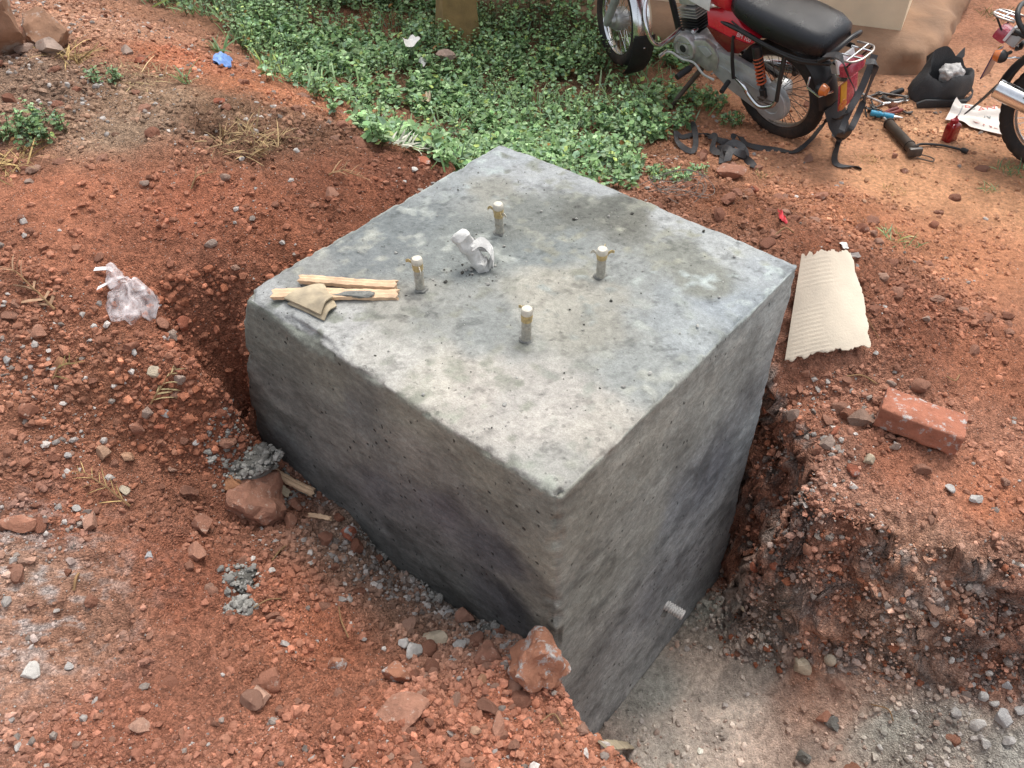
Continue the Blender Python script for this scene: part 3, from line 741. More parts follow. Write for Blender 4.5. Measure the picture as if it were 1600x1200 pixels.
tc = N_.new('ShaderNodeTexCoord')
n1 = N_.new('ShaderNodeTexNoise'); n1.inputs['Scale'].default_value = 55; n1.inputs['Detail'].default_value = 10; n1.inputs['Roughness'].default_value = .7
L_.new(tc.outputs['Object'], n1.inputs['Vector'])
mr = N_.new('ShaderNodeMapRange'); mr.inputs[1].default_value = .3; mr.inputs[2].default_value = .7; mr.inputs[3].default_value = .82; mr.inputs[4].default_value = 1.18
L_.new(n1.outputs['Fac'], mr.inputs[0])
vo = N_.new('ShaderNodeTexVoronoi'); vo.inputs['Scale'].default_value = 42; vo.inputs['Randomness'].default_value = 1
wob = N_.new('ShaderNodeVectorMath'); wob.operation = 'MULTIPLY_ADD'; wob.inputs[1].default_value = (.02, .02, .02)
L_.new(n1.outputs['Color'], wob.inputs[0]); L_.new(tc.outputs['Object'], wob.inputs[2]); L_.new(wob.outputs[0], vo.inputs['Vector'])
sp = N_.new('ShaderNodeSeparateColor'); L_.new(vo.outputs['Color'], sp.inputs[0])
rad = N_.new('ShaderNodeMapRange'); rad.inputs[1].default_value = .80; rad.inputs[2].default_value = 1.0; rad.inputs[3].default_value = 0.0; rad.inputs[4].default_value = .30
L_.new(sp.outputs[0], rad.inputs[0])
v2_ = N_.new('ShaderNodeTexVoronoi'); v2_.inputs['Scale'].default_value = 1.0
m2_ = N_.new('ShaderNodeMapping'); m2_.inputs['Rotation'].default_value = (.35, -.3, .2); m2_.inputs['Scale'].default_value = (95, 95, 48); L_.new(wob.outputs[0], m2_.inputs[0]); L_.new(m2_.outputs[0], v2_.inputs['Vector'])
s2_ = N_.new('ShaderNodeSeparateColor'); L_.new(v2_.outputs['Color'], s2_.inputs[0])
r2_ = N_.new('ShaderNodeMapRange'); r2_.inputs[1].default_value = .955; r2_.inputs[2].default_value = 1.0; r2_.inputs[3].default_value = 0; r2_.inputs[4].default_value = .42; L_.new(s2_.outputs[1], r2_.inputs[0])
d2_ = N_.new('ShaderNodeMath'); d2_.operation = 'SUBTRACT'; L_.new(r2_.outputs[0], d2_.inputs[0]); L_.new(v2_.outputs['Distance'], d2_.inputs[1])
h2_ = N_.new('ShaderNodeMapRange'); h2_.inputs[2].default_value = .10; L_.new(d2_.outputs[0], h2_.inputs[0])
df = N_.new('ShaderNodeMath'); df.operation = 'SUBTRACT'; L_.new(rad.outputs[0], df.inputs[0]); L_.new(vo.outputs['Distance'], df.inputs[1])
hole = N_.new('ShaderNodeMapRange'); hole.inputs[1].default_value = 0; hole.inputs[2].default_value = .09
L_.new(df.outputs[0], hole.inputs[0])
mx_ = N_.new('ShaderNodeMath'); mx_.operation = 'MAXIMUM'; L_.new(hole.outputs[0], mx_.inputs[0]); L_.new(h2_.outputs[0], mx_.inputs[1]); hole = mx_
ng_ = N_.new('ShaderNodeTexNoise'); ng_.inputs['Scale'].default_value = 210; ng_.inputs['Detail'].default_value = 5; ng_.inputs['Roughness'].default_value = .8; L_.new(tc.outputs['Object'], ng_.inputs[0])
gr_ = N_.new('ShaderNodeMapRange'); gr_.inputs[1].default_value = .36; gr_.inputs[2].default_value = .64; gr_.inputs[3].default_value = .82; gr_.inputs[4].default_value = 1.15; L_.new(ng_.outputs['Fac'], gr_.inputs[0])
nb_ = N_.new('ShaderNodeTexNoise'); nb_.inputs['Scale'].default_value = 17; nb_.inputs['Detail'].default_value = 12; nb_.inputs['Roughness'].default_value = .78; nb_.inputs['Distortion'].default_value = .8; L_.new(tc.outputs['Object'], nb_.inputs[0])
br_ = N_.new('ShaderNodeMapRange'); br_.inputs[1].default_value = .38; br_.inputs[2].default_value = .62; br_.inputs[3].default_value = .85; br_.inputs[4].default_value = 1.12; L_.new(nb_.outputs['Fac'], br_.inputs[0])
gb_ = N_.new('ShaderNodeMath'); gb_.operation = 'MULTIPLY'; L_.new(gr_.outputs[0], gb_.inputs[0]); L_.new(br_.outputs[0], gb_.inputs[1])
cg_ = N_.new('ShaderNodeVectorMath'); cg_.operation = 'SCALE'; L_.new(at.outputs['Color'], cg_.inputs[0]); L_.new(gb_.outputs[0], cg_.inputs['Scale'])
mul = N_.new('ShaderNodeVectorMath'); mul.operation = 'SCALE'
L_.new(cg_.outputs[0], mul.inputs[0])
geo = N_.new('ShaderNodeNewGeometry'); sx_ = N_.new('ShaderNodeSeparateXYZ'); L_.new(geo.outputs['Normal'], sx_.inputs[0])
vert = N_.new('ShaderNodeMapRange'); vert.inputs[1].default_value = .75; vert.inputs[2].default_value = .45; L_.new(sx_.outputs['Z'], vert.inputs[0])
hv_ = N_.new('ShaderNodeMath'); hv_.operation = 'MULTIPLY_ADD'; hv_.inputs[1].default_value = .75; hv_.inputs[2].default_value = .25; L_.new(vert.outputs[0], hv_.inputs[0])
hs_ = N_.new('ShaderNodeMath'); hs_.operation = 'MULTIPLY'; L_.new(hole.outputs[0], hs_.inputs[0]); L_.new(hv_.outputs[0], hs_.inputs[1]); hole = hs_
dk = N_.new('ShaderNodeMath'); dk.operation = 'MULTIPLY_ADD'; dk.inputs[1].default_value = -.72; dk.inputs[2].default_value = 1  # air holes darkened in the colour, painting the shade inside them
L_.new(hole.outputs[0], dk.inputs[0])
mp_ = N_.new('ShaderNodeMapping'); mp_.inputs['Rotation'].default_value = (.12, .16, 0); mp_.inputs['Scale'].default_value = (22, 22, 60); L_.new(tc.outputs['Object'], mp_.inputs[0])
ns_ = N_.new('ShaderNodeTexNoise'); ns_.inputs['Scale'].default_value = 1; ns_.inputs['Detail'].default_value = 7; ns_.inputs['Roughness'].default_value = .72; ns_.inputs['Distortion'].default_value = .6; L_.new(mp_.outputs[0], ns_.inputs[0])
st_ = N_.new('ShaderNodeMapRange'); st_.inputs[1].default_value = .34; st_.inputs[2].default_value = .66; st_.inputs[3].default_value = .78; st_.inputs[4].default_value = 1.22; L_.new(ns_.outputs['Fac'], st_.inputs[0])
sm_ = N_.new('ShaderNodeMix'); sm_.inputs[2].default_value = 1.0; L_.new(vert.outputs[0], sm_.inputs[0]); L_.new(st_.outputs[0], sm_.inputs[3])
m0_ = N_.new('ShaderNodeMath'); m0_.operation = 'MULTIPLY'; L_.new(mr.outputs[0], m0_.inputs[0]); L_.new(sm_.outputs[0], m0_.inputs[1])
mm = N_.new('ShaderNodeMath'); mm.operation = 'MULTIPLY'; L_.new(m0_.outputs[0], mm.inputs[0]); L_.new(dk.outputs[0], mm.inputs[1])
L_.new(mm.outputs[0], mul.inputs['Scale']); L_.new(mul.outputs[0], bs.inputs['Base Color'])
bs.inputs['Roughness'].default_value = .82; bs.inputs['Specular IOR Level'].default_value = .3
hh = N_.new('ShaderNodeMath'); hh.operation = 'MULTIPLY_ADD'; hh.inputs[1].default_value = -2.2
L_.new(hole.outputs[0], hh.inputs[0]); L_.new(n1.outputs['Fac'], hh.inputs[2])
bp = N_.new('ShaderNodeBump'); bp.inputs['Strength'].default_value = .8; bp.inputs['Distance'].default_value = .006
L_.new(hh.outputs[0], bp.inputs['Height']); L_.new(bp.outputs[0], bs.inputs['Normal'])
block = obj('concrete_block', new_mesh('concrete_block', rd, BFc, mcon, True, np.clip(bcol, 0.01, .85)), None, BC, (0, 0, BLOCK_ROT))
tag(block, 'big grey concrete foundation block with bolts standing out of its top', 'concrete block')

MAT['bolt_plastic'] = mat_plain('bolt_plastic', srgb(200, 196, 182, .7), .45, var=.35, scale=120, bump=.7, bscale=160, dust=.4, dustcol=tuple(srgb(190, 160, 110, .7)))
MAT['bolt_white'] = mat_plain('bolt_white', srgb(226, 220, 204, .75), .5, var=.22, scale=60, bump=.4, bscale=120)
MAT['bolt_tape'] = mat_plain('bolt_tape', srgb(208, 184, 128, .7), .4, var=.35, scale=110, bump=.5, dust=.35, dustcol=tuple(srgb(220, 214, 200, .7)))
MAT['cement_crust'] = mat_plain('cement_crust', srgb(150, 150, 144, KA), .9, var=.25, scale=60, bump=.9, bscale=90)
MAT['cloth_white'] = mat_plain('cloth_white', srgb(225, 224, 220, .75), .8, var=.2, scale=40, bump=.5, bscale=150)

def bolt(px, py, hgt_, lean, seed):
    tz = (.0, .03, -.04, .05)[seed % 4]
    r = np.random.default_rng(seed); base = blk(P(px, py, 0))
    m = MB(); prof = []
    for i in range(15):
        t = i / 14; prof.append((.0145 + .0014 * math.sin(i * 2.1 + seed), hgt_ * .86 * t - .01))
    m.lathe(prof, (0, 0, 0), 'z', 16)
    o = m.build('anchor_bolt', MAT['bolt_plastic'], block, loc=base, rot=(lean[0], lean[1], r.uniform(0, 6)))
    c_ = MB().lathe([(.0155, hgt_ * .80), (.0178, hgt_ * .83), (.0180, hgt_ * .91), (.0145, hgt_ * .975), (.007, hgt_), (0, hgt_)], n=16)
    c_.build('cap', MAT['bolt_white'], o)
    MB().lathe([(.0145, hgt_ * (.58 + tz)), (.0168, hgt_ * (.62 + tz)), (.0156, hgt_ * (.67 + tz)), (.0176, hgt_ * .74), (.0160, hgt_ * .81)], n=16).build('tape', MAT['bolt_tape'], o)
    for k in range(3):                                               # torn ends of the wrapping stick out
        an = r.uniform(0, 6.28); z0 = hgt_ * r.uniform(.66, .78); L = r.uniform(.018, .034)
        d = np.array([math.cos(an), math.sin(an), 0]); pts = [d * .017 + [0, 0, z0], d * (.02 + L * .5) + [0, 0, z0 + .006], d * (.02 + L) + [0, 0, z0 - r.uniform(-.004, .008)]]
        MB().ribbon(spline(pts, 4), .011, [0, 0, 1], .0015).build('wrapping_end', MAT['bolt_white'] if k % 2 else MAT['bolt_tape'], o)
    V, Fc = rock_verts(3, seed, 3, .35, .35, 2.2)
    obj('cement_collar', new_mesh('cement_collar', V * [.024, .024, .011], Fc, MAT['cement_crust']), o, (0, 0, .002))
bolt(657, 452, .118, (.02, .03), 1); bolt(781, 364, .118, (0, -.03), 2); bolt(938, 432, .112, (.05, .02), 3); bolt(822, 530, .118, (-.03, .02), 4)

# wrapped conduit stub in the middle of the bolts
cb = blk(P(757, 418, 0)); top = blk(PY(722, 374, P(757, 418, 0)[1] + .0)) 
top = cb + (top - cb) * 1.0
path = [cb + [0, 0, -.02], cb + (top - cb) * .3, cb + (top - cb) * .65, top]
m = MB(); pts = spline(path, 10); rr = [.023 + .003 * math.sin(i * .37) + .004 * (i / len(pts)) for i in range(len(pts))]
dn_ = (top - cb) / np.linalg.norm(top - cb)
m.tube(pts + [pts[-1] + dn_ * d_ for d_ in (.008, .016, .022, .025)], rr + [.0275, .024, .016, .006], 18)
m.v = [tuple(np.array(v_) + .0085 * np.array([vnoise(np.array([v_[0] * 48.]), np.array([v_[1] * 48.]), np.array([v_[2] * 48.]), 211 + k_)[0] for k_ in range(3)])) for v_ in m.v]
stub = m.build('conduit_stub', MAT['cloth_white'], block)
for k in range(1):
    t = .10 + .17 * k; p = cb + (top - cb) * t; dd = Vector(top - cb).normalized()
    ring = MB(); rx = Vector((0, 0, 1)).cross(dd).normalized(); ry = dd.cross(rx)
    ring.tube([Vector(p) + (rx * math.cos(x) + ry * math.sin(x)) * (.0255 + .002 * math.sin(x * 3 + k)) + dd * .012 * math.sin(x + k * 1.7) for x in np.linspace(0, 2 * PI, 18, endpoint=False)], .0030, 6, closed=True)
    ring.build('wrapping_turn', MAT['cloth_white'], stub)
def bl(px, py, h): return blk(P(px, py, h))
for k in range(3):                                                   # tail of the wrapping falls to the side in folds
    s0 = bl(738, 385, .09 - .012 * k)
    pts = spline([s0, bl(752 + 5 * k, 378 + 4 * k, .088 - .014 * k), bl(766 + 2 * k, 390 + 5 * k, .055), bl(771 - 4 * k, 412 + 2 * k, .006)], 8)
    MB().ribbon(pts, .034, [E1 @ [.3, .9, 0], .5, .35], .004).build('wrapping_tail', MAT['cloth_white'], stub)
# ribbed conduit end in the right face
sp0 = blk(on_plane(1040, 945, BN, E1)); sp1 = sp0 + np.array([.078, .01, -.01])
m = MB(); pts = [sp0 + (sp1 - sp0) * t for t in np.linspace(-.25, 1, 40)]
m.tube(pts, [.0225 if i % 4 < 2 else .0185 for i in range(40)], 16)
side_stub = m.build('conduit_end', MAT['cloth_white'], block)
V, Fc = rock_verts(3, 44, 4, .3, .8); obj('cement_collar', new_mesh('cement_collar', V * .026, Fc, MAT['cement_crust']), side_stub, sp0 + [0, -.012, -.03])

# ------------------------------------------------------------------ timber offcuts on the block
MAT['wood'] = mat_plain('wood', srgb(232, 196, 160, .75), .75, var=.28, scale=28, bump=.4, bscale=70)
MAT['wood_old'] = mat_plain('wood_old', srgb(190, 174, 146, .72), .7, var=.42, scale=22, bump=.3, bscale=60)
MAT['wood_grey'] = mat_plain('wood_grey', srgb(140, 136, 128, KA), .85, var=.35, scale=40, bump=.8, bscale=80)
def batten(name, p0, p1, w, h, mat, label, cat, group, twist=0.0, seed=0, rough=.0007):
    """split batten between two points with an uneven section"""
    p0, p1 = np.array(p0), np.array(p1); L = np.linalg.norm(p1 - p0); n = 26
    m = MB(); secs = []
    for i in range(n + 1):
        t = i / n; x = L * (t - .5)
        s = 1 + .12 * math.sin(t * 5 + seed) * (t - .2)
        ring = []
        for (yy, zz) in ((-.5, 0), (-.2, 0), (.2, 0), (.5, .0), (.5, .8), (.22, 1), (.05, .86), (-.2, 1.0), (-.5, .72)):
            j = rough * math.sin(17 * yy + i * .9 + seed) + rough * math.sin(i * 2.3 + zz * 9)
            ring.append((x + (.006 * math.sin(yy * 21 + zz * 13) if i in (0, n) else 0), yy * w * s + j, zz * h + j * .6 + .005 * math.sin(t * 3.1 + seed)))
        secs.append(ring)
    m.loft(secs)
    d = p1 - p0
    o = m.build(name, mat, None, True, 25, loc=(p0 + p1) / 2, rot=(twist, -math.asin(d[2] / L), math.atan2(d[1], d[0])))
    return tag(o, label, cat, group)
zt = .004
b1 = batten('wood_batten', P(428, 464, zt), P(622, 462, zt), .042, .016, MAT['wood'], 'longer pale split batten caked with cement, lying on the block top nearest the front edge', 'wood batten', 'split battens lying on the block', 0, 1)
m = MB()
V, Fc = rock_verts(3, 5, 2, .4, .16, 2.0); tagc = obj('cement_smear', new_mesh('cement_smear', V * [.085, .018, .05], Fc, MAT['cement_crust']), b1, (.065, -.010, .0125), (0, 0, .05))
batten('wood_batten', P(470, 441, zt), P(620, 447, zt), .032, .018, MAT['wood'], 'thinner pale split batten lying behind and against the longer one on the block', 'wood batten', 'split battens lying on the block', 0, 2)
# curved offcuts, two leaves one upon the other
def curved_leaf(corners, lift, th, mat, name, label, cat, group, bow):
    A_, B_, C_, D_ = [np.array(P(x, y, 0)) for x, y in corners]; n = 14; V = []; Fc = []
    for k in (0, 1):
        for j in range(n + 1):
            for i in range(n + 1):
                u, v = i / n, j / n
                p = (A_ * (1 - u) + B_ * u) * (1 - v) + (D_ * (1 - u) + C_ * u) * v
                p = p + [0, 0, lift + bow * (1 - (2 * u - 1) ** 2) + .0015 * math.sin(9 * u + 4 * v) + k * th]
                V.append(p)
    M2 = (n + 1) ** 2; g = lambda k, i, j: k * M2 + j * (n + 1) + i
    for j in range(n):
        for i in range(n):
            Fc.append((g(1, i, j), g(1, i + 1, j), g(1, i + 1, j + 1), g(1, i, j + 1))); Fc.append((g(0, i, j + 1), g(0, i + 1, j + 1), g(0, i + 1, j), g(0, i, j)))
    for i in range(n):
        for (p, q_) in (((i, 0), (i + 1, 0)), ((i + 1, n), (i, n)), ((0, i + 1), (0, i)), ((n, i), (n, i + 1))):
            Fc.append((g(0, *p), g(0, *q_), g(1, *q_), g(1, *p)))
    o = MB().add(V, Fc).build(name, mat, None, True, 40)
    return tag(o, label, cat, group)
curved_leaf([(450, 477), (514, 456), (527, 481), (507, 503)], .004, .004, MAT['wood_old'], 'wood_offcut', 'lower of two stacked curved brown offcuts, only its edge showing', 'wood offcut', 'curved offcuts beside the battens', .012)
curved_leaf([(446, 474), (508, 452), (522, 472), (503, 499)], .016, .005, MAT['wood_old'], 'wood_offcut', 'upper of two stacked curved brown wood offcuts in front of the battens', 'wood offcut', 'curved offcuts beside the battens', .016)

# ------------------------------------------------------------------ stones and clods that stand out, one by one
GREEN = [(190, -40), (215, 8), (262, 22), (345, 45), (372, 80), (420, 124), (470, 150), (560, 190), (600, 228), (660, 256), (700, 300), (800, 330), (985, 300), (1008, 262), (985, 240), (1045, 215), (1118, 188), (1098, 150), (1060, 118), (1130, 60), (1100, -60), (600, -60)]
def sit(px, py, seed, w_px, mat, name, label, cat, group=None, flat=.72, bury=.3, sub=3, facets=13, rough=.14, asp=1.0, rz=None, lumps=1.6):
    p = G(px, py); r = w_px * scale_at(p) / 2
    V, Fc = rock_verts(sub, seed, facets, rough, flat, lumps); V = V * [r, r * asp, r]
    n = gnorm(p[0], p[1], max(.03, r))
    rot = n.to_track_quat('Z', 'Y').to_euler()
    o = obj(name, crisp(new_mesh(name, V, Fc, mat)), None, p + np.array(n) * r * flat * (1 - 2 * bury), rot)
    if rz is not None: o.rotation_euler.rotate_axis('Z', rz)
    else: o.rotation_euler.rotate_axis('Z', (seed * 1.7) % 6.28)
    return tag(o, label, cat, group)
sit(-12, 78, 201, 130, MAT['tan_rock'], 'boulder', 'brown boulder at the very edge of the view on top of the heap', 'boulder', sub=4, flat=.9, bury=.12)
sit(66, 66, 202, 112, MAT['tan_rock'], 'boulder', 'large flat-topped pinkish brown rock beside the boulder on the heap', 'rock', sub=4, flat=.62, bury=.18, asp=.75, rz=.2)
sit(80, 82, 203, 46, MAT['grey_stone'], 'rock', 'small pinkish grey rock wedged under the flat-topped rock', 'rock', flat=.7)
sit(42, 80, 204, 34, MAT['grey_stone'], 'rock', 'pale rock between the brown boulder and the flat-topped rock', 'rock', flat=.6)
sit(200, 84, 205, 26, MAT['grey_stone'], 'rock', 'brown stone in the dry grass beyond the flat-topped rock', 'stone')
sit(220, 98, 206, 22, MAT['brick_stone'], 'rock', 'reddish stone in the dry grass strip on the heap crest', 'stone')
sit(345, 160, 207, 20, MAT['brick_stone'], 'rock', 'pinkish rounded stone on the heap crest above the dry grass clump', 'stone')
sit(398, 788, 208, 110, MAT['clod'], 'clod', 'big red clod of earth near the wet mortar heap by the block', 'clod', sub=4, flat=.72, bury=.25, facets=3, rough=.42)
sit(366, 752, 209, 44, MAT['orange_stone'], 'stone', 'pale orange stone behind the big red clod by the mortar heap', 'stone', flat=.7)
bigm = sit(818, 1060, 210, 120, MAT['mortared_clod'], 'clod', 'largest red clod splashed with white mortar at the near corner of the block', 'clod', sub=4, flat=.95, bury=.16, facets=2, rough=.50)
sit(768, 1032, 211, 54, MAT['clod'], 'clod', 'red clod leaning against the largest mortar-splashed clod', 'clod', flat=.8, rough=.25)
sit(680, 1000, 212, 48, MAT['pale_stone'], 'stone', 'largest white broken stone, flat-topped, in front of the block', 'stone', flat=.5, facets=10, asp=.75)
sit(643, 1024, 213, 36, MAT['white_stone'], 'stone', 'chunky white lump of plaster beside the flat-topped white stone', 'stone', flat=.9)
sit(628, 1006, 214, 22, MAT['white_stone'], 'stone', 'small white lump behind the chunky white plaster lump', 'stone')
sit(716, 1012, 215, 24, MAT['white_stone'], 'stone', 'angular white chip between flat white stone and the red clod', 'stone')
sit(700, 960, 216, 20, MAT['white_stone'], 'stone', 'upright white chip by the foot of the block behind the flat white stone', 'stone')
sit(748, 957, 217, 20, MAT['white_stone'], 'stone', 'white chip on a red clod at the foot of the block', 'stone')
sit(730, 968, 2171, 38, MAT['clod'], 'clod', 'red clod at the foot of the block behind the white chips', 'clod')
sit(30, 822, 218, 52, MAT['clod'], 'clod', 'large dark clod at the left edge beside the white cement dust', 'clod', rough=.3)
sit(137, 822, 219, 44, MAT['clod'], 'clod', 'oval red clod right of the large dark clod near the cement dust', 'clod', asp=.6, rz=.2)
sit(313, 824, 220, 44, MAT['clod'], 'clod', 'rounded red clod left below the big clod by the mortar heap', 'clod', asp=.75)
sit(306, 866, 221, 30, MAT['clod'], 'clod', 'upright brown clod below the rounded red clod', 'clod', flat=.95)
sit(440, 800, 222, 22, MAT['clod'], 'clod', 'narrow dark red clod beside the big red clod', 'clod', asp=.6)
sit(461, 790, 223, 26, MAT['clod'], 'clod', 'dark red clod under the wood splinters', 'clod')
sit(452, 818, 224, 28, MAT['clod'], 'clod', 'rough red clod below the wood splinters and the narrow clod', 'clod', flat=.9)
chip = sit(542, 838, 225, 30, MAT['brick_stone'], 'brick_piece', 'wedge of red brick with a grey cap of mortar at the block foot', 'brick piece', flat=.8, facets=12, rough=.06)
V, Fc = rock_verts(3, 77, 5, .3, .9); mp = obj('mortar_cap', new_mesh('mortar_cap', V * .018, Fc, MAT['white_stone']), chip, (0.002, .004, .015))
sit(193, 768, 226, 20, MAT['pale_stone'], 'stone', 'squarish cream stone on the slope left of the big red clod', 'stone', flat=.95, facets=10)
sit(118, 797, 227, 16, MAT['white_stone'], 'stone', 'oval white stone just above the oval red clod', 'stone')
sit(233, 871, 228, 16, MAT['white_stone'], 'stone', 'white stone chip in the middle of the left slope', 'stone')
sit(50, 1048, 229, 32, MAT['white_stone'], 'stone', 'larger flat white lump below the cement dust near the left edge', 'stone', flat=.4)
sit(108, 1040, 230, 17, MAT['white_stone'], 'stone', 'smaller white lump to the right of the larger flat white one', 'stone', flat=.5)
sit(526, 1042, 231, 34, MAT['mortared_clod'], 'clod', 'round clod dusted with white left of the white plaster lump', 'clod', flat=.9)
sit(618, 1058, 232, 46, MAT['mortared_clod'], 'clod', 'broad dusty clod just below the white plaster lump', 'clod', flat=.7)
sit(634, 1118, 233, 96, MAT['clod'], 'clod', 'half-buried pale red boulder of earth near the bottom edge', 'clod', sub=4, flat=.5, bury=.45, rough=.25, facets=3)
sit(753, 1066, 234, 22, MAT['orange_stone'], 'stone', 'bright orange stone left of the largest mortar-splashed clod', 'stone')
sit(742, 1143, 235, 20, MAT['orange_stone'], 'stone', 'orange stone with a white side near the bottom edge', 'stone')
sit(780, 1137, 236, 48, MAT['clod'], 'clod', 'flat oval clod between the orange stone and the pit edge', 'clod', flat=.55, asp=.6, rz=.1)
sit(405, 1092, 237, 44, MAT['clod'], 'clod', 'rounded brown clod low on the slope near the bottom edge', 'clod', flat=.7)
sit(418, 1066, 238, 46, MAT['clod'], 'clod', 'dark crumbly clod just behind the rounded brown one', 'clod', flat=.7, rough=.3)
sit(222, 1136, 239, 34, MAT['clod'], 'clod', 'domed brown clod in fine soil near the bottom left', 'clod', flat=.7)
sit(330, 383, 240, 22, MAT['grey_stone'], 'stone', 'angular pale grey stone above the block corner on the left mound', 'stone', facets=12)
sit(226, 288, 241, 16, MAT['grey_stone'], 'stone', 'grey-brown stone below the dry grass on the left mound', 'stone')
sit(350, 278, 242, 18, MAT['grey_stone'], 'stone', 'pinkish grey stone right of the other on the left mound', 'stone')
sit(47, 286, 243, 16, MAT['grey_stone'], 'stone', 'greyish pink stone below the leafy weed', 'stone')
sit(462, 238, 244, 16, MAT['white_stone'], 'stone', 'small grey-white stone at the end of the dry grass clump', 'stone')
sit(660, 258, 245, 28, MAT['brick_stone'], 'stone', 'orange-red clod at the tip of the heap by the plants', 'stone')
sit(647, 268, 246, 13, MAT['white_stone'], 'stone', 'white lump beside the orange-red clod at the heap tip', 'stone')
sit(633, 286, 247, 9, MAT['white_stone'], 'stone', 'tiny white lump near the block edge and the heap tip', 'stone')
sit(97, 567, 248, 24, MAT['orange_stone'], 'stone', 'yellowish pink stone on the stony slope below the dry sprig', 'stone')
sit(62, 523, 249, 30, MAT['clod'], 'clod', 'pale red clod just below the dry sprig on the left', 'clod')
sit(285, 505, 250, 26, MAT['brick_stone'], 'stone', 'orange-red stone right below the clear plastic bag', 'stone', facets=10)
sit(255, 506, 251, 24, MAT['clod'], 'clod', 'dark red stone under the corner of the clear plastic bag', 'clod')
sit(265, 525, 252, 28, MAT['grey_stone'], 'stone', 'brownish slab below the clear plastic bag', 'stone', flat=.5)
sit(205, 543, 253, 28, MAT['clod'], 'clod', 'oval red clod straight below the clear plastic bag', 'clod', asp=.65)
sit(240, 582, 254, 22, MAT['pale_stone'], 'stone', 'pale pinkish stone in the middle of the stony slope', 'stone')
sit(282, 594, 255, 20, MAT['grey_stone'], 'stone', 'greyish flat stone above the pale green dry sprig', 'stone')
sit(231, 644, 256, 22, MAT['grey_stone'], 'stone', 'two-toned brown stone left of the pale dry sprig', 'stone', flat=.9)
sit(258, 647, 257, 18, MAT['white_stone'], 'stone', 'white stone stained red under the pale dry sprig', 'stone')
sit(250, 668, 258, 28, MAT['brick_stone'], 'stone', 'long reddish shard below the pale dry sprig', 'stone', asp=.4, rz=-.5, flat=.5)
sit(215, 668, 259, 28, MAT['clod'], 'clod', 'angular red clod left of the long reddish shard', 'clod')
sit(48, 643, 260, 34, MAT['clod'], 'clod', 'pale red angular clod on the far left slope', 'clod')
sit(163, 708, 261, 28, MAT['orange_stone'], 'stone', 'bright orange clod low on the stony slope', 'stone')
sit(200, 716, 262, 24, MAT['orange_stone'], 'stone', 'orange stone to the right of the bright orange clod', 'stone')
sit(105, 714, 263, 14, MAT['white_stone'], 'stone', 'white angular chip left of the bright orange clod', 'stone')
sit(147, 512, 264, 12, MAT['white_stone'], 'stone', 'small white pebble left below the plastic bag', 'stone')
sit(210, 552, 265, 14, MAT['white_stone'], 'stone', 'white pebble touching the oval red clod', 'stone')
sit(13, 562, 266, 15, MAT['white_stone'], 'stone', 'white pebble at the left edge of the stony slope', 'stone')
sit(306, 690, 267, 12, MAT['white_stone'], 'stone', 'rough white lump on bare soil left of the mortar heap', 'stone', flat=1)
# right-hand side
sit(1345, 658, 270, 38, MAT['grey_stone'], 'stone', 'squared dusty pink stone next to the red brick', 'stone', flat=.8, facets=12, rough=.06)
sit(1296, 692, 271, 28, MAT['grey_stone'], 'stone', 'brown rounded stone among the chips below the squared stone', 'stone')
sit(1305, 675, 272, 26, MAT['brick_stone'], 'stone', 'long flat pinkish chip above the brown rounded stone', 'stone', asp=.4, flat=.5, rz=-.6)
sit(1330, 735, 273, 24, MAT['brick_stone'], 'stone', 'reddish pink stone low among chips near the pit edge', 'stone')
sit(1356, 720, 274, 22, MAT['pale_stone'], 'stone', 'pointed cream chip below the red brick', 'stone', facets=11)
sit(1398, 700, 275, 24, MAT['grey_stone'], 'stone', 'dusty oblong chip just in front of the red brick', 'stone', asp=.6)
sit(1197, 640, 276, 20, MAT['brick_stone'], 'stone', 'orange brick chip beside the edge of the block', 'stone', facets=11)
sit(1242, 650, 277, 24, MAT['grey_stone'], 'stone', 'brown stone between cardboard and the block edge', 'stone')
sit(1260, 582, 278, 16, MAT['clod'], 'clod', 'round brown pebble under the torn end of the cardboard', 'clod')
sit(1392, 601, 279, 16, MAT['grey_stone'], 'stone', 'small stone resting against the back of the red brick', 'stone')
sit(1368, 552, 280, 10, MAT['white_stone'], 'stone', 'small white cube of mortar beside the corner of the cardboard', 'stone', flat=1)
sit(1445, 500, 281, 13, MAT['grey_stone'], 'stone', 'pale upright stone on the spoil above the red brick', 'stone', flat=1)
sit(1482, 766, 282, 20, MAT['white_stone'], 'stone', 'round pale grey lump of mortar on the pit bank top', 'stone')
sit(1524, 780, 283, 28, MAT['white_stone'], 'stone', 'longer pale grey lump of mortar right of the round one', 'stone', asp=.6, flat=.5, rz=-.4)
sit(1253, 1043, 284, 40, MAT['pale_stone'], 'wood_chip', 'cream wedge-shaped chip lying on the pit floor', 'chip', flat=.45, facets=12, rough=.05, asp=.75)
sit(1298, 1031, 285, 20, MAT['pale_stone'], 'pebble', 'round cream pebble beside the wedge-shaped chip in the pit', 'pebble', flat=.6, facets=0, rough=.06)
sit(1162, 952, 286, 10, MAT['pale_stone'], 'pebble', 'small cream pebble on the pit floor near the conduit end', 'pebble')
sit(1149, 858, 287, 16, MAT['grey_stone'], 'stone', 'grey stone in the rubble touching the block edge', 'stone')
sit(1180, 888, 288, 20, MAT['brick_stone'], 'stone', 'orange square chip in the rubble beside the block', 'stone', facets=11)
sit(1212, 882, 289, 18, MAT['brick_stone'], 'stone', 'orange-red chip right of the square one in the rubble', 'stone')
sit(1265, 860, 290, 24, MAT['clod'], 'clod', 'brown angular clod under the overhang of the pit bank', 'clod')
sit(1136, 890, 291, 22, MAT['grey_stone'], 'stone', 'dusty pink stone against the lower edge of the block', 'stone', flat=.9)
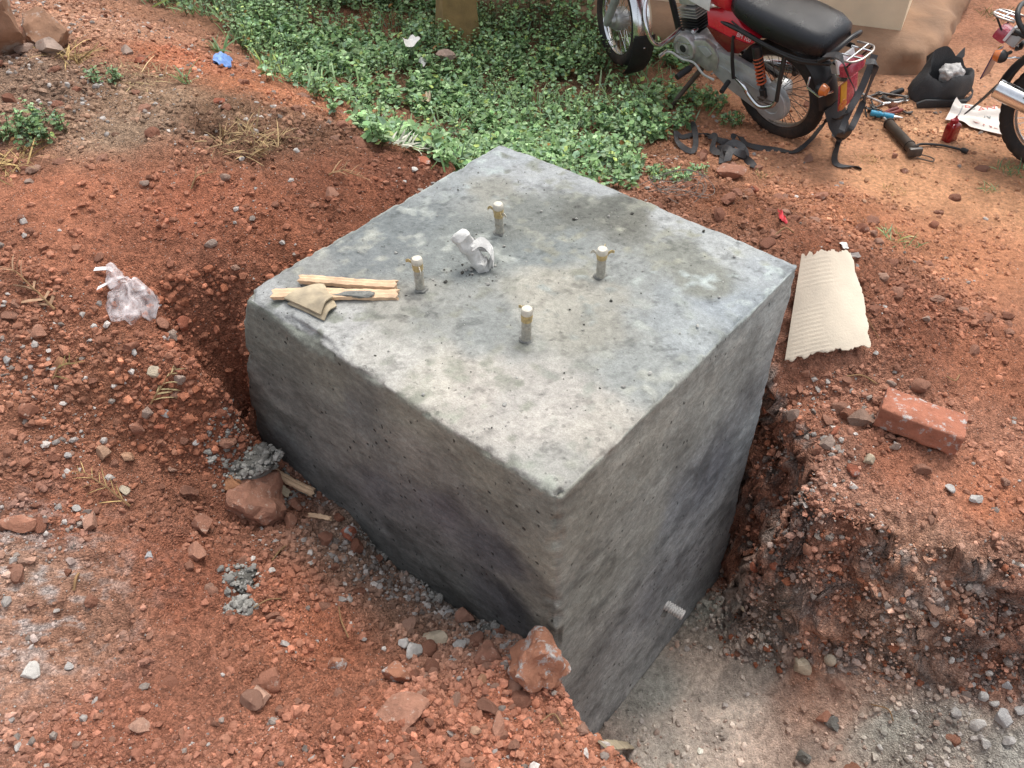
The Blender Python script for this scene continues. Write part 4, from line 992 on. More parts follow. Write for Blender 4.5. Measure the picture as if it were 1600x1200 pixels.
sit(1420, 962, 292, 18, MAT['pale_stone'], 'stone', 'pinkish white stone at the foot of the pit bank', 'stone')
sit(1460, 974, 293, 18, MAT['white_stone'], 'stone', 'flat white stone right of the pinkish one at the bank foot', 'stone', flat=.4)
for k, (x, y, w, t) in enumerate([(1481, 998, 14, 'upright white chip on the red soil at the bank foot'), (1448, 1010, 13, 'smooth cream pebble in the middle of the pit slope'), (1462, 1024, 11, 'smaller cream pebble below the smooth one'), (1486, 1030, 14, 'white pebble pair, left one, on the right pit slope'), (1500, 1031, 13, 'white pebble pair, right one, on the right pit slope'),
                                  (1543, 1052, 15, 'white stone high on the right pit slope'), (1575, 1072, 20, 'large white stone near the right edge of the view'), (1535, 1088, 18, 'white stone with a flat face in the middle of the white scatter'), (1552, 1100, 18, 'white stone just below the flat-faced one'), (1494, 1114, 20, 'leftmost large white stone on the pit slope'),
                                  (1566, 1122, 30, 'biggest white lump in the scatter at the right edge'), (1528, 1134, 26, 'rough white lump below the biggest one'), (1590, 1110, 18, 'white stone touching the right edge of the view'), (1575, 1158, 22, 'white lump half sunk in grey mud'), (1538, 1160, 20, 'lowest white lump in the grey mud'), (1375, 1168, 11, 'small white stone in grey mud at the bottom'), (1518, 1070, 11, 'tiny white stone above the scatter')]):
    sit(x, y, 300 + k, w, MAT['white_stone'], 'stone', t, 'stone', 'white stones scattered on the pit slope', flat=.7)
sit(1287, 1122, 320, 24, MAT['clod'], 'clod', 'dark brown clod on the grey pit floor', 'clod')
sit(1300, 1130, 321, 28, MAT['mortar'], 'clod', 'grey mud lump beside the dark clod on the pit floor', 'clod', flat=.5)
sit(1255, 1182, 322, 26, MAT['mortar'], 'clod', 'rounded grey mud lump at the bottom of the view', 'clod')
# yard
sit(1412, 268, 330, 15, MAT['clod'], 'stone', 'dark red stone on the yard below the foot of the pump', 'stone')
sit(1397, 245, 331, 11, MAT['clod'], 'stone', 'small red stone on the yard beside the pump barrel', 'stone')
sit(1458, 353, 332, 18, MAT['clod'], 'stone', 'dark lone lump on the open yard', 'stone')
sit(1312, 306, 333, 14, MAT['clod'], 'stone', 'brown flat lump on the yard between strap end and spoil', 'stone')
sit(1349, 316, 334, 10, MAT['orange_stone'], 'stone', 'pale orange pebble on the yard near the dry grass', 'stone')
sit(1142, 276, 335, 46, MAT['clod'], 'clod', 'dark clump of earth below the tangled straps', 'clod', rough=.3)
sit(1178, 303, 336, 22, MAT['brick_stone'], 'stone', 'bright orange-red brick piece in the spoil below the strap tangle', 'stone')
sit(1343, 362, 337, 26, MAT['clod'], 'clod', 'squarish red clod in the spoil near the white scrap', 'clod', facets=10)
sit(1282, 310, 338, 28, MAT['clod'], 'clod', 'dark red clod at the edge of spoil and yard', 'clod', rough=.25)

# ------------------------------------------------------------------ loose clods: about 280 objects, shapes shared
dens_pts = [(1400, 280, .05), (1500, 120, .02), (1550, 400, .12), (1150, 310, 1.0), (1280, 370, .9), (1420, 440, .7), (1450, 540, .5), (1290, 700, 1.2), (1400, 760, .4), (1550, 780, .25), (1400, 890, .8), (1200, 870, 1.2), (1100, 1100, .015), (1060, 1050, .03), (1180, 1030, .03), (1150, 950, .25), (1200, 1150, .06), (1300, 1080, .18), (1450, 1040, .5), (1400, 1180, .2), (1500, 1100, .45), (1580, 1130, .6),
            (100, 330, .12), (300, 340, .15), (550, 320, .35), (200, 200, .35), (400, 130, .4), (60, 100, .6), (80, 580, 1.3), (250, 590, 1.0), (350, 560, .4), (180, 720, .7), (300, 900, .6), (480, 880, 1.3), (640, 960, 1.3), (500, 1050, .7), (200, 1120, .3), (120, 960, .8), (30, 920, .9), (20, 1000, .9), (700, 1100, 1.1), (850, 1150, .8), (700, 150, .02), (380, 660, .8), (250, 430, .4), (430, 390, .3), (150, 470, .4)]
DP = np.array([G(x, y)[:2] for x, y, _ in dens_pts]); DV = np.array([[v] for *_, v in dens_pts])
green_shift = lambda x, y: 26 * fbm(np.asarray(x) * 3, np.asarray(y) * 3, oct=3, seed=131)
def is_green(x, y, z):
    px, py, _ = PROJ(x, y, z)
    s = green_shift(x, y)
    return in_poly(px + s, py - .5 * s, GREEN)
def candidates(n, seed):
    r = np.random.default_rng(seed)
    x = r.uniform(-2.7, 3.0, n); y = r.uniform(.4, 5.2, n); z = hgt(x, y)
    px, py, d = PROJ(x, y, z)
    ok = (px > -60) & (px < 1660) & (py > -20) & (py < 1280) & ~in_block(x, y, .02) & ~in_poly(px, py, [(1235, 405), (1330, 402), (1366, 560), (1290, 585), (1212, 590)]) & ~is_green(x, y, z)
    return x[ok], y[ok], z[ok], px[ok], py[ok], d[ok]
x, y, z, px, py, dd = candidates(30000, 17)
dn = idw(DP, DV, np.stack([x, y], -1), 3)[:, 0]
keep = rng.random(len(x)) < dn * .20
x, y, z, dd = x[keep], y[keep], z[keep], dd[keep]
rad = .0095 * (1 - rng.random(len(x))) ** (-1 / 2.5); rad = np.clip(rad, .0095, .033)
order = np.argsort(-(rad / dd))[:285]
pool = []
for k in range(14):
    V, Fc = rock_verts(3, 500 + k, rng.integers(5, 13), .30, rng.uniform(.6, .95), 2.2)
    pool.append(crisp(new_mesh('clod', V, Fc, MAT['clod'])))
marks = [(205, 470, 'around the clear plastic bag'), (90, 490, 'beside the brown dried sprig at the far left'), (240, 640, 'near the pale dry sprig on the slope'), (70, 640, 'at the far left of the stony slope'), (190, 720, 'below the stony slope, left of the mortar heap'), (320, 660, 'in the bare hollow left of the block'),
         (395, 770, 'beside the big clod and the mortar heap'), (40, 860, 'around the white cement dust at the left edge'), (200, 850, 'right of the white cement dust'), (320, 850, 'midway between the cement dust and the mortar splash'), (380, 930, 'around the dark mortar splash'), (500, 880, 'between the mortar splash and the block foot'),
         (620, 960, 'along the middle of the block foot'), (520, 1020, 'in the open soil left of the white stones'), (690, 1010, 'around the white stones in front of the block'), (800, 1100, 'near the largest mortar-splashed clod'), (640, 1120, 'by the half-buried boulder at the bottom edge'), (900, 1150, 'on the crumbling lip above the pit'),
         (420, 1110, 'near the bottom edge left of the half-buried boulder'), (200, 1120, 'in the fine soil at the bottom left'), (60, 1100, 'in the bottom left corner'), (300, 300, 'on the bare top of the left mound'), (80, 330, 'on the left mound under the leafy weed'), (520, 300, 'on the mound along the far left edge of the block'),
         (380, 210, 'around the bleached dry grass'), (200, 170, 'in the grey dry patch of the mound'), (400, 120, 'on the orange crest by the blue wrapper'), (100, 110, 'below the flat-topped rock'), (1060, 290, 'in the spoil by the wire tangle'), (1150, 300, 'in the spoil below the strap tangle'), (1220, 350, 'by the red and white wrapper'),
         (1330, 370, 'in the spoil near the white scrap'), (1420, 440, 'in the spoil right of the cardboard'), (1500, 420, 'on the open yard at the right'), (1400, 290, 'on the yard near the pump'), (1450, 560, 'on the ground behind the red brick'), (1280, 640, 'between the cardboard and the brick'), (1310, 720, 'among the chips in front of the brick'),
         (1500, 780, 'on the bank top below the brick'), (1400, 890, 'in the cut face of the pit bank'), (1560, 950, 'in the cut face at the right edge'), (1200, 860, 'in the rubble between block and bank'), (1150, 1050, 'on the pit floor beside the block'), (1350, 1080, 'on the pit floor right of the cream chip'), (1540, 1110, 'among the white stones in the pit')]
MKP = np.array([G(a_, b_)[:2] for a_, b_, _ in marks])
for k in order:
    o = obj('clod', pool[rng.integers(len(pool))])
    s = rad[k]; o.scale = (s * rng.uniform(.9, 1.25), s, s * rng.uniform(.8, 1.05))
    o.location = (x[k], y[k], z[k] + s * .14)
    o.rotation_euler = (rng.uniform(-.5, .5), rng.uniform(-.5, .5), rng.uniform(0, 6.28))
    w_ = marks[int(np.argmin(((MKP - (x[k], y[k])) ** 2).sum(1)))][2]
    big_ = 'large' if s > .0185 else ('mid-sized' if s > .0135 else 'small')
    tag(o, f'{big_} red-brown clod of earth {w_}', 'clod', f'{big_} loose clods {w_}')

# ------------------------------------------------------------------ gravel and crumbs: one mass
def rand_rot(n, r):
    qd = r.normal(size=(n, 4)); qd /= np.linalg.norm(qd, axis=1, keepdims=True)
    w, a_, b_, c_ = qd.T
    return np.stack([np.stack([1 - 2 * (b_ * b_ + c_ * c_), 2 * (a_ * b_ - c_ * w), 2 * (a_ * c_ + b_ * w)], -1), np.stack([2 * (a_ * b_ + c_ * w), 1 - 2 * (a_ * a_ + c_ * c_), 2 * (b_ * c_ - a_ * w)], -1),
                     np.stack([2 * (a_ * c_ - b_ * w), 2 * (b_ * c_ + a_ * w), 1 - 2 * (a_ * a_ + b_ * b_)], -1)], 1)
def scatter(x, y, z, rad, colr, sub, seed, shapes=10):
    r = np.random.default_rng(seed)
    n = len(x); base = []
    for k in range(shapes):
        V, Fc = rock_verts(sub, 900 + 31 * sub + k, 6, .22, .8, 1.8) if sub > 1 else (ICO[sub][0] * (1 + .24 * r.uniform(-1, 1, (len(ICO[sub][0]), 1))) + .11 * r.normal(size=ICO[sub][0].shape), ICO[sub][1])
        base.append(V)
    base = np.array(base); Fc = ICO[sub][1]
    S = base[r.integers(0, shapes, n)] * (rad[:, None] * r.uniform(.7, 1.25, (n, 3)))[:, None, :]
    V = np.einsum('nij,nkj->nki', rand_rot(n, r), S)
    V[:, :, 2] *= .8
    V += np.stack([x, y, z + rad * r.uniform(-.15, .35, n)], -1)[:, None, :]
    nv = base.shape[1]
    F2 = (Fc[None] + (np.arange(n) * nv)[:, None, None]).reshape(-1, 3)
    C2 = np.repeat(colr, nv, 0)
    return V.reshape(-1, 3), F2, C2
white_pts = [(20, 900, .32), (60, 960, .24), (10, 980, .32), (120, 880, .3), (200, 1000, .06), (300, 700, .05), (560, 830, .45), (640, 900, .5), (740, 950, .5), (500, 800, .4), (660, 1000, .12), (850, 1100, .08), (400, 950, .04), (380, 900, .12), (480, 900, .05), (560, 960, .05), (300, 800, .03), (200, 850, .05), (560, 1080, .03), (420, 840, .08), (250, 560, .06), (100, 330, .05), (500, 320, .04), (1150, 320, .02), (1400, 300, .01), (1280, 640, .18), (1400, 700, .10), (1300, 720, .10), (1550, 780, .05), (1500, 560, .02), (1400, 440, .02), (1450, 880, .22), (1550, 950, .2), (1300, 880, .15), (1250, 980, .12), (1500, 1100, .35), (1400, 1150, .2), (1100, 1100, .05), (1200, 880, .12), (60, 110, .15), (350, 130, .15), (700, 1150, .08), (300, 1130, .03)]
WP = np.array([G(a_, b_)[:2] for a_, b_, _ in white_pts]); WV = np.array([[v] for *_, v in white_pts])
def stone_colours(x, y, seed):
    r = np.random.default_rng(seed); n = len(x)
    base = soil_at(x, y); base = base * .93 + base.mean(1, keepdims=True) * .07; lum = r.lognormal(.0, .22, (n, 1))
    cc = base * lum
    warm = r.random(n) < .22
    cc[warm] = cc[warm] * .6 + srgb(190, 140, 115, KA) * .4 * r.uniform(.7, 1.3, (warm.sum(), 1))
    wp = idw(WP, WV, np.stack([x, y], -1), 3)[:, 0]
    u = r.random(n); wp = np.clip(wp * np.clip(1.1 + 2.2 * fbm(x * 7, y * 7, oct=3, seed=191), 0, 2.4) - .015, 0, 1) * .62; wh = u < wp * .8
    cc[wh] = srgb(224, 214, 206, KA) * r.uniform(.55, 1.15, (wh.sum(), 1))
    gr = (u >= wp * .8) & (u < wp * 1.2)
    cc[gr] = srgb(170, 156, 146, KA) * r.uniform(.6, 1.2, (gr.sum(), 1))
    return np.clip(cc, .01, .8)
x, y, z, px, py, dd = candidates(950000, 19)
dn = (idw(DP, DV, np.stack([x, y], -1), 3)[:, 0] + .06) * np.clip(.75 + 2.4 * fbm(x * 4.2, y * 4.2, oct=4, seed=133), .08, 2.6)
near_w = np.clip((2.6 / dd) ** 2, .25, 2)
keep = rng.random(len(x)) < dn * .36 * near_w
x, y, z, dd = x[keep], y[keep], z[keep], dd[keep]
rad = np.clip(.0024 * (dd / 2.4) * (1 - rng.random(len(x))) ** (-1 / 1.9), .0024, .0135)
big = rad > .0068
gv = []
for m_, sub, sd in ((~big, 0, 5), (big, 1, 6)):
    gv.append(scatter(x[m_], y[m_], z[m_], rad[m_], stone_colours(x[m_], y[m_], sd), sub, sd))
# rounder lumps of soil among the chips, and rubble stuck in the cut face of the bank
x, y, z, px, py, dd = candidates(60000, 29)
dn = idw(DP, DV, np.stack([x, y], -1), 3)[:, 0] * np.clip(1 + 1.2 * fbm(x * 4, y * 4, oct=3, seed=135), .1, 2.2)
keep = (rng.random(len(x)) < dn * .30) & (z > -.98)
x, y, z = x[keep], y[keep], z[keep]
rad = np.clip(.0046 * (1 - rng.random(len(x))) ** (-1 / 2.5), .0046, .014)
cb_ = soil_at(x, y) * rng.lognormal(.02, .2, (len(x), 1))
gv.append(scatter(x, y, z - rad * .1, rad, cb_, 2, 7, 14))
jj, ii = np.nonzero(((bankface > 0) & (GX < 3.0)) | ((slope > 1.1) & (GX < -.6) & (GX > -1.5) & (GY > 1.5) & (GY < 2.6) & (near > 0)))
pk = rng.integers(0, len(jj), 9000); x = GX[jj[pk], ii[pk]] + rng.normal(0, .006, 9000); y = GY[jj[pk], ii[pk]] + rng.normal(0, .006, 9000); z = hgt(x, y)
rad = np.clip(.0034 * (1 - rng.random(len(x))) ** (-1 / 2.0), .0034, .017)
cb_ = soil_at(x, y) * rng.lognormal(.05, .3, (len(x), 1)); u = rng.random(len(x))
cb_[u < .16] = srgb(186, 172, 162, KA) * rng.uniform(.6, 1.15, ((u < .16).sum(), 1)); cb_[(u < .16) & (x < .5)] = soil_at(x, y)[(u < .16) & (x < .5)]; cb_[(u > .16) & (u < .32)] = srgb(176, 112, 84, KA) * rng.uniform(.7, 1.2, (((u > .16) & (u < .32)).sum(), 1))
gv.append(scatter(x, y, z, rad, cb_, 1, 8, 12))
print('gravel tris', sum(len(g[1]) for g in gv))
print('gravel', (~big).sum(), big.sum(), 'ground verts', nx * ny)
V, Fg, Cg = [], [], []; off = 0
for v_, f_, c_ in gv: V.append(v_); Fg.append(f_ + off); Cg.append(c_); off += len(v_)
V, Fg, Cg = np.concatenate(V), np.concatenate(Fg), np.concatenate(Cg)
gravel = obj('gravel', new_mesh('gravel', V, Fg, MAT['gravel'], False, Cg))
tag(gravel, 'gravel, soil crumbs and cement chips strewn over the red earth', None, None, 'stuff')

# crumbs on the top of the block
r = np.random.default_rng(33); n = 420
aa = r.uniform(-BA + .02, BA - .02, n); bb = r.uniform(-BB + .02, BB - .02, n)
n2 = 120; cbp = blk(P(748, 420, 0)); aa = np.concatenate([aa, cbp[0] + r.normal(0, .05, n2)]); bb = np.concatenate([bb, cbp[1] + r.normal(0, .05, n2)])
X = BC[0] + aa * E1[0] + bb * E2[0]; Y = BC[1] + aa * E1[1] + bb * E2[1]
rd_ = np.clip(.0012 * (1 - r.random(len(aa))) ** (-1 / 2.2), .0012, .006)
cc = np.where(r.random((len(aa), 1)) < .6, srgb(205, 203, 196, KA)[None] * r.uniform(.7, 1.1, (len(aa), 1)), srgb(96, 94, 88, KA)[None])
V, Fc, Cc = scatter(X, Y, np.full(len(aa), .001), rd_, cc, 1, 34)
tag(obj('gravel', new_mesh('gravel', V, Fc, MAT['gravel'], False, Cc)), 'cement crumbs and grit strewn over the top of the block', None, None, 'stuff')

# heaps of spilt mortar
def heap(px, py, w_px, name, label, seed, flat=.45, asp=1.0, rz=0.0, n=160, mat='mortar'):
    p = G(px, py); R_ = w_px * scale_at(p) / 2; r = np.random.default_rng(seed)
    V, Fc = rock_verts(4, seed, 1, .60, flat, 2.2)
    V[:, 2] += .22 * fbm(V[:, 0] * 7, V[:, 1] * 7, V[:, 2] * 7, oct=4, seed=seed) * (V[:, 2] > 0)
    root = obj(name, new_mesh(name, V * [R_, R_ * asp, R_], Fc, MAT[mat]), None, p + [0, 0, R_ * flat * .1], (0, 0, rz))
    t = r.uniform(0, 2 * PI, n); q_ = np.sqrt(r.uniform(0, 1.3, n))
    X = R_ * q_ * np.cos(t); Y = R_ * asp * q_ * np.sin(t); Z = np.maximum(.02, R_ * flat * (1 - q_ ** 2) ) * .8
    cr_, sr_ = math.cos(rz), math.sin(rz)
    gz = hgt(p[0] + X * cr_ - Y * sr_, p[1] + X * sr_ + Y * cr_) - p[2] - R_ * flat * .1
    Z = np.where(q_ > .95, gz, np.maximum(Z, gz))
    V2, F2, C2 = scatter(X, Y, Z, np.clip(.0035 * (1 - r.random(n)) ** (-1 / 2.4), .003, .013), srgb(176, 173, 166, KA)[None] * r.uniform(.7, 1.25, (n, 1)), 1, seed)
    cr = obj('crumb', new_mesh('crumb', V2, F2, MAT['gravel'], False, C2), root); cr['kind'] = 'stuff'
    return tag(root, label, 'mortar')
heap(392, 726, 104, 'mortar_heap', 'crumbly grey heap of spilt mortar at the left corner of the block', 61, .32, .7, .3, 420)
heap(377, 908, 54, 'mortar_splash', 'dark grey splash of wet mortar on the open slope', 62, .25, 1.1, .1, 90)
heap(375, 950, 46, 'mortar_splash', 'pale crumbly mortar just below the dark grey splash', 63, .2, .6, .1, 120)
heap(762, 986, 34, 'mortar_lump', 'dark wet mortar lump at the foot of the block above the largest clod', 64, .6, .9, .4, 50)
heap(672, 925, 60, 'mortar_lump', 'flat grey mortar smeared along the middle of the block foot', 65, .25, .5, -.75, 80)
heap(590, 858, 60, 'mortar_lump', 'crumbly pale mortar along the block foot below the brick wedge', 66, .22, .5, -.75, 120)

# ------------------------------------------------------------------ plants
LEAF = np.array([[0, 0, 0], [.30, .34, .05], [.34, 0, -.03], [.30, -.34, .05], [.72, .26, .03], [.75, 0, -.05], [.72, -.26, .03], [1, 0, -.12]])
LEAF_F = np.array([[0, 2, 1], [0, 3, 2], [1, 2, 4], [2, 5, 4], [2, 3, 6], [2, 6, 5], [4, 5, 7], [5, 6, 7]])
BLADE = np.array([[0, .03, 0], [0, -.03, 0], [.4, .035, .02], [.4, -.035, .02], [.75, .025, -.03], [.75, -.025, -.03], [1, 0, -.14]])
BLADE_F = np.array([[0, 1, 3], [0, 3, 2], [2, 3, 5], [2, 5, 4], [4, 5, 6]])
def leaves_mesh(base, yaw, pitch, roll, size, width, colr, T=LEAF, TF=LEAF_F):
    n = len(base)
    V = np.broadcast_to(T, (n, *T.shape)).copy()
    V[:, :, 1] *= width[:, None]; V *= size[:, None, None]
    cr, sr = np.cos(roll)[:, None], np.sin(roll)[:, None]
    y, z = V[:, :, 1] * cr - V[:, :, 2] * sr, V[:, :, 1] * sr + V[:, :, 2] * cr
    cp, sp_ = np.cos(pitch)[:, None], np.sin(pitch)[:, None]
    x, z = V[:, :, 0] * cp - z * sp_, V[:, :, 0] * sp_ + z * cp
    cy, sy_ = np.cos(yaw)[:, None], np.sin(yaw)[:, None]
    x, y = x * cy - y * sy_, x * sy_ + y * cy
    V = np.stack([x, y, z], -1) + base[:, None, :]
    k = len(T)
    return V.reshape(-1, 3), (TF[None] + (np.arange(n) * k)[:, None, None]).reshape(-1, 3), np.repeat(colr, k, 0)
def join(parts):
    V, Fc, C_, off = [], [], [], 0
    for v, f, c_ in parts:
        V.append(v); Fc.append(f + off); C_.append(c_); off += len(v)
    return np.concatenate(V), np.concatenate(Fc), np.concatenate(C_)
LEAFCOL = np.array([srgb(130, 166, 112, .85), srgb(146, 180, 132, .85), srgb(110, 148, 104, .85), srgb(168, 198, 156, .85), srgb(134, 168, 140, .85), srgb(168, 190, 112, .85)])
def leaf_colours(n, r, dark=1.0):
    c_ = np.array([1.06, 1.03, .93]) * LEAFCOL[r.choice(6, n, p=[.27, .25, .2, .12, .13, .03])] * r.lognormal(0, .18, (n, 1)) * dark
    dead = r.random(n) < .012
    c_[dead] = srgb(176, 130, 70, .6)
    return c_
def sprigs(x, y, z, hgt_, lsize, seed, nl=(6, 12)):
    """upright stems with pairs of leaves"""
    r = np.random.default_rng(seed); P_, yaw, pit, rol, sz, wd, cc, st = [], [], [], [], [], [], [], []
    nls = r.integers(nl[0], nl[1], len(x))
    tot = nls.sum(); who = np.repeat(np.arange(len(x)), nls)
    t = np.concatenate([np.linspace(.25, 1, k) for k in nls])
    lean_a = r.uniform(0, 2 * PI, len(x)); lean = r.uniform(0, .55, len(x))
    bx = x[who] + np.cos(lean_a[who]) * lean[who] * hgt_[who] * t + r.normal(0, .006, tot)
    by = y[who] + np.sin(lean_a[who]) * lean[who] * hgt_[who] * t + r.normal(0, .006, tot)
    bz = z[who] + hgt_[who] * t
    yaw = r.uniform(0, 2 * PI, tot); pit = r.normal(.18, .38, tot); rol = r.normal(0, .35, tot)
    sz = lsize[who] * r.uniform(.6, 1.25, tot) * (1.12 - .35 * t); wd = r.uniform(.75, 1.25, tot)
    tone = r.lognormal(0, .16, len(x))[who]
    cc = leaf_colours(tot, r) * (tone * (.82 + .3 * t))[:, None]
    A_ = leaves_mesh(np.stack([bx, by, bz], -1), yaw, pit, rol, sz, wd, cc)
    # stems: thin three sided prisms
    e = np.stack([x + np.cos(lean_a) * lean * hgt_, y + np.sin(lean_a) * lean * hgt_, z + hgt_], -1); s = np.stack([x, y, z - .02], -1)
    a3 = np.array([0, 2.1, 4.2]); ringv = np.stack([np.cos(a3), np.sin(a3), a3 * 0], -1) * .0022
    SV = np.concatenate([s[:, None] + ringv, e[:, None] + ringv * .6], 1).reshape(-1, 3)
    sf = np.array([[0, 1, 4], [0, 4, 3], [1, 2, 5], [1, 5, 4], [2, 0, 3], [2, 3, 5]])
    SF = (sf[None] + (np.arange(len(x)) * 6)[:, None, None]).reshape(-1, 3)
    return join([A_, (SV, SF, np.repeat(np.tile(srgb(110, 104, 70, .6), (len(x), 1)), 6, 0))])
r = np.random.default_rng(51); n = 16000
x = r.uniform(-3.6, 1.6, n); y = r.uniform(2.2, 7.0, n); z = hgt(x, y)
px, py, dd = PROJ(x, y, z); s = green_shift(x, y)
ok = in_poly(px + s, py - .5 * s, GREEN) & ~in_block(x, y, .05)
dens = np.clip(.62 + 1.5 * fbm(x * 1.6, y * 1.6, oct=3, seed=141), .15, 1)
bare = np.exp(-(((px - 555) / 95) ** 2 + ((py - 38) / 26) ** 2) * 1.2) + .9 * np.exp(-(((px - 1040) / 40) ** 2 + ((py - 125) / 22) ** 2)) + .5 * np.exp(-(((px - 860) / 60) ** 2 + ((py - 20) / 18) ** 2))
ok &= r.random(n) < dens * (1 - np.clip(bare, 0, .97))
x, y, z, px, py = x[ok], y[ok], z[ok], px[ok], py[ok]
tall = .075 + .05 * fbm(x * 2.2, y * 2.2, oct=3, seed=143) + .10 * np.exp(-(((px - 690) / 70) ** 2 + ((py - 95) / 45) ** 2)) + .14 * np.exp(-(((px - 925) / 40) ** 2 + ((py - 112) / 18) ** 2)) + .32 * np.exp(-(((px - 850) / 75) ** 2 + ((py - 40) / 40) ** 2)) + .16 * np.exp(-(((px - 400) / 160) ** 2 + ((py - 30) / 50) ** 2))
tall = np.clip(tall, .035, .5) * r.uniform(.7, 1.3, len(x))
lsz = np.clip(.033 + .016 * fbm(x * 3, y * 3, oct=2, seed=147), .018, .055) * r.uniform(.75, 1.35, len(x))
nleaf = sprigs(x, y, z, tall, lsz, 52, (7, 14))
# grass blades between
n = 16000; gxx = r.uniform(-3.6, 1.6, n); gyy = r.uniform(2.2, 7.0, n); gz = hgt(gxx, gyy); gpx, gpy, _ = PROJ(gxx, gyy, gz); s = green_shift(gxx + 1, gyy)
ok = in_poly(gpx + s, gpy - .5 * s, GREEN) & ~in_block(gxx, gyy, .04) & (r.random(n) < np.clip(.35 + fbm(gxx * 2, gyy * 2, oct=3, seed=149) * 1.6, .03, 1))
gxx, gyy, gz = gxx[ok], gyy[ok], gz[ok]; n = len(gxx)
gb = leaves_mesh(np.stack([gxx, gyy, gz], -1), r.uniform(0, 2 * PI, n), r.normal(.9, .3, n), r.normal(0, .5, n), r.uniform(.06, .15, n), r.uniform(.7, 1.3, n), leaf_colours(n, r), BLADE, BLADE_F)
V, Fc, Cc = join([nleaf, gb])
print('cover', len(Fc))
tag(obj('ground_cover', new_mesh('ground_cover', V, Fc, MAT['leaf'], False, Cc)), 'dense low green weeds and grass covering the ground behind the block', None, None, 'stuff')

def weed(px, py, w_px, n, hh, ls, name, label, seed, cat='weed', dark=1.0, asp=.6):
    p = G(px, py); R_ = w_px * scale_at(p) / 2; r = np.random.default_rng(seed)
    t = r.uniform(0, 2 * PI, n); q_ = np.sqrt(r.random(n)) * R_
    X, Y = q_ * np.cos(t), q_ * np.sin(t) * asp * 1.6
    Z = hgt(p[0] + X, p[1] + Y) - p[2]
    V, Fc, Cc = sprigs(X, Y, Z, hh * r.uniform(.5, 1.3, n), ls * r.uniform(.7, 1.2, n), seed, (6, 12))
    ns = n * 6
    root = obj(name, new_mesh(name, V[:-ns], Fc[:-n * 6], MAT['leaf'], False, Cc[:-ns] * dark), None, p)
    off = len(V) - ns
    obj('stem', new_mesh('stem', V[off:], Fc[-n * 6:] - off, MAT['straw'], False, Cc[off:]), root)
    return tag(root, label, cat)
weed(52, 208, 105, 60, .07, .024, 'weed', 'dark green leafy weed sprawling on the mound at the left edge', 401, dark=.75)
weed(1105, 165, 60, 26, .10, .034, 'weed', 'bright green weed under the motorcycle chain case', 402)
weed(1142, 195, 36, 16, .06, .026, 'weed', 'small weed tuft by the rear tyre of the red motorcycle', 403)
weed(1045, 276, 70, 40, .05, .022, 'weed', 'low weed patch in the spoil below the tangled straps', 404)
weed(1090, 270, 30, 14, .04, .020, 'weed', 'small weed sprouting right of the low patch in the spoil', 405)
weed(165, 128, 50, 18, .05, .020, 'weed', 'faint green weed in the grey dry patch of the mound', 406, dark=.8)
weed(560, 160, 44, 26, .06, .026, 'weed', 'weed at the heap edge above the silvery dry fronds', 407)
def grass_tuft(px, py, w_px, n, L, label, seed, colr=None, cat='grass tuft', name='grass_tuft', pit=.7, mat='leaf'):
    p = G(px, py); R_ = w_px * scale_at(p) / 2; r = np.random.default_rng(seed)
    t = r.uniform(0, 2 * PI, n); q_ = np.sqrt(r.random(n)) * R_; X, Y = q_ * np.cos(t), q_ * np.sin(t)
    Z = hgt(p[0] + X, p[1] + Y) - p[2]
    cc = leaf_colours(n, r) if colr is None else np.array(colr)[None] * r.lognormal(0, .25, (n, 1))
    V, Fc, Cc = leaves_mesh(np.stack([X, Y, Z], -1), r.uniform(0, 2 * PI, n), r.normal(pit, .3, n), r.normal(0, .5, n), L * r.uniform(.35, 1.15, n), r.uniform(.35, .9, n) * (1.6 if mat == 'leaf' else .8), cc, BLADE, BLADE_F)
    return tag(obj(name, new_mesh(name, V, Fc, MAT[mat], False, Cc), None, p), label, cat)
STRAW = srgb(206, 176, 120, KA)
grass_tuft(340, 80, 14, 26, .14, 'thin green grass tuft on the orange crest below the planted edge', 411)
grass_tuft(290, 128, 16, 22, .12, 'green grass blades standing on the crest near the blue wrapper', 412)
grass_tuft(1545, 297, 30, 40, .05, 'sparse green grass tuft on the yard at the right', 413)
grass_tuft(1580, 268, 50, 70, .06, 'dark green grass tuft under the silver motorcycle wheel', 414)
grass_tuft(1355, 250, 34, 50, .035, 'dry yellowish grass patch beside the pump barrel', 415, STRAW)
grass_tuft(1410, 378, 60, 70, .06, 'flattened dark grass at the edge of the spoil and the yard', 416)
grass_tuft(1190, 275, 26, 40, .035, 'small pale grass patch right of the strap tangle', 417, srgb(160, 160, 100, KA))
grass_tuft(1395, 300, 40, 60, .03, 'dry straw-coloured grass on the yard in front of the pump', 418, STRAW)
grass_tuft(1560, 25, 60, 80, .06, 'green and dry grass beside the far house corner', 419, srgb(120, 125, 70, KA))
grass_tuft(390, 215, 105, 230, .12, 'clump of bleached dry grass on the mound left of the block', 421, srgb(186, 158, 116, KA), 'dry grass', 'dry_grass', .25, 'straw')
grass_tuft(330, 200, 60, 160, .10, 'dark matted root clump beside the bleached dry grass', 422, srgb(110, 80, 60, KA), 'dry grass', 'dry_grass', .25, 'straw')
grass_tuft(110, 92, 50, 90, .14, 'dry yellow grass below the flat-topped rock', 423, STRAW, 'dry grass', 'dry_grass', .15, 'straw')
grass_tuft(215, 116, 90, 150, .12, 'flattened strip of dry grass along the mound crest', 424, srgb(190, 165, 125, KA), 'dry grass', 'dry_grass', .05, 'straw')
grass_tuft(15, 258, 60, 70, .14, 'dry grass wisps at the left edge under the leafy weed', 425, STRAW, 'dry grass', 'dry_grass', .2, 'straw')

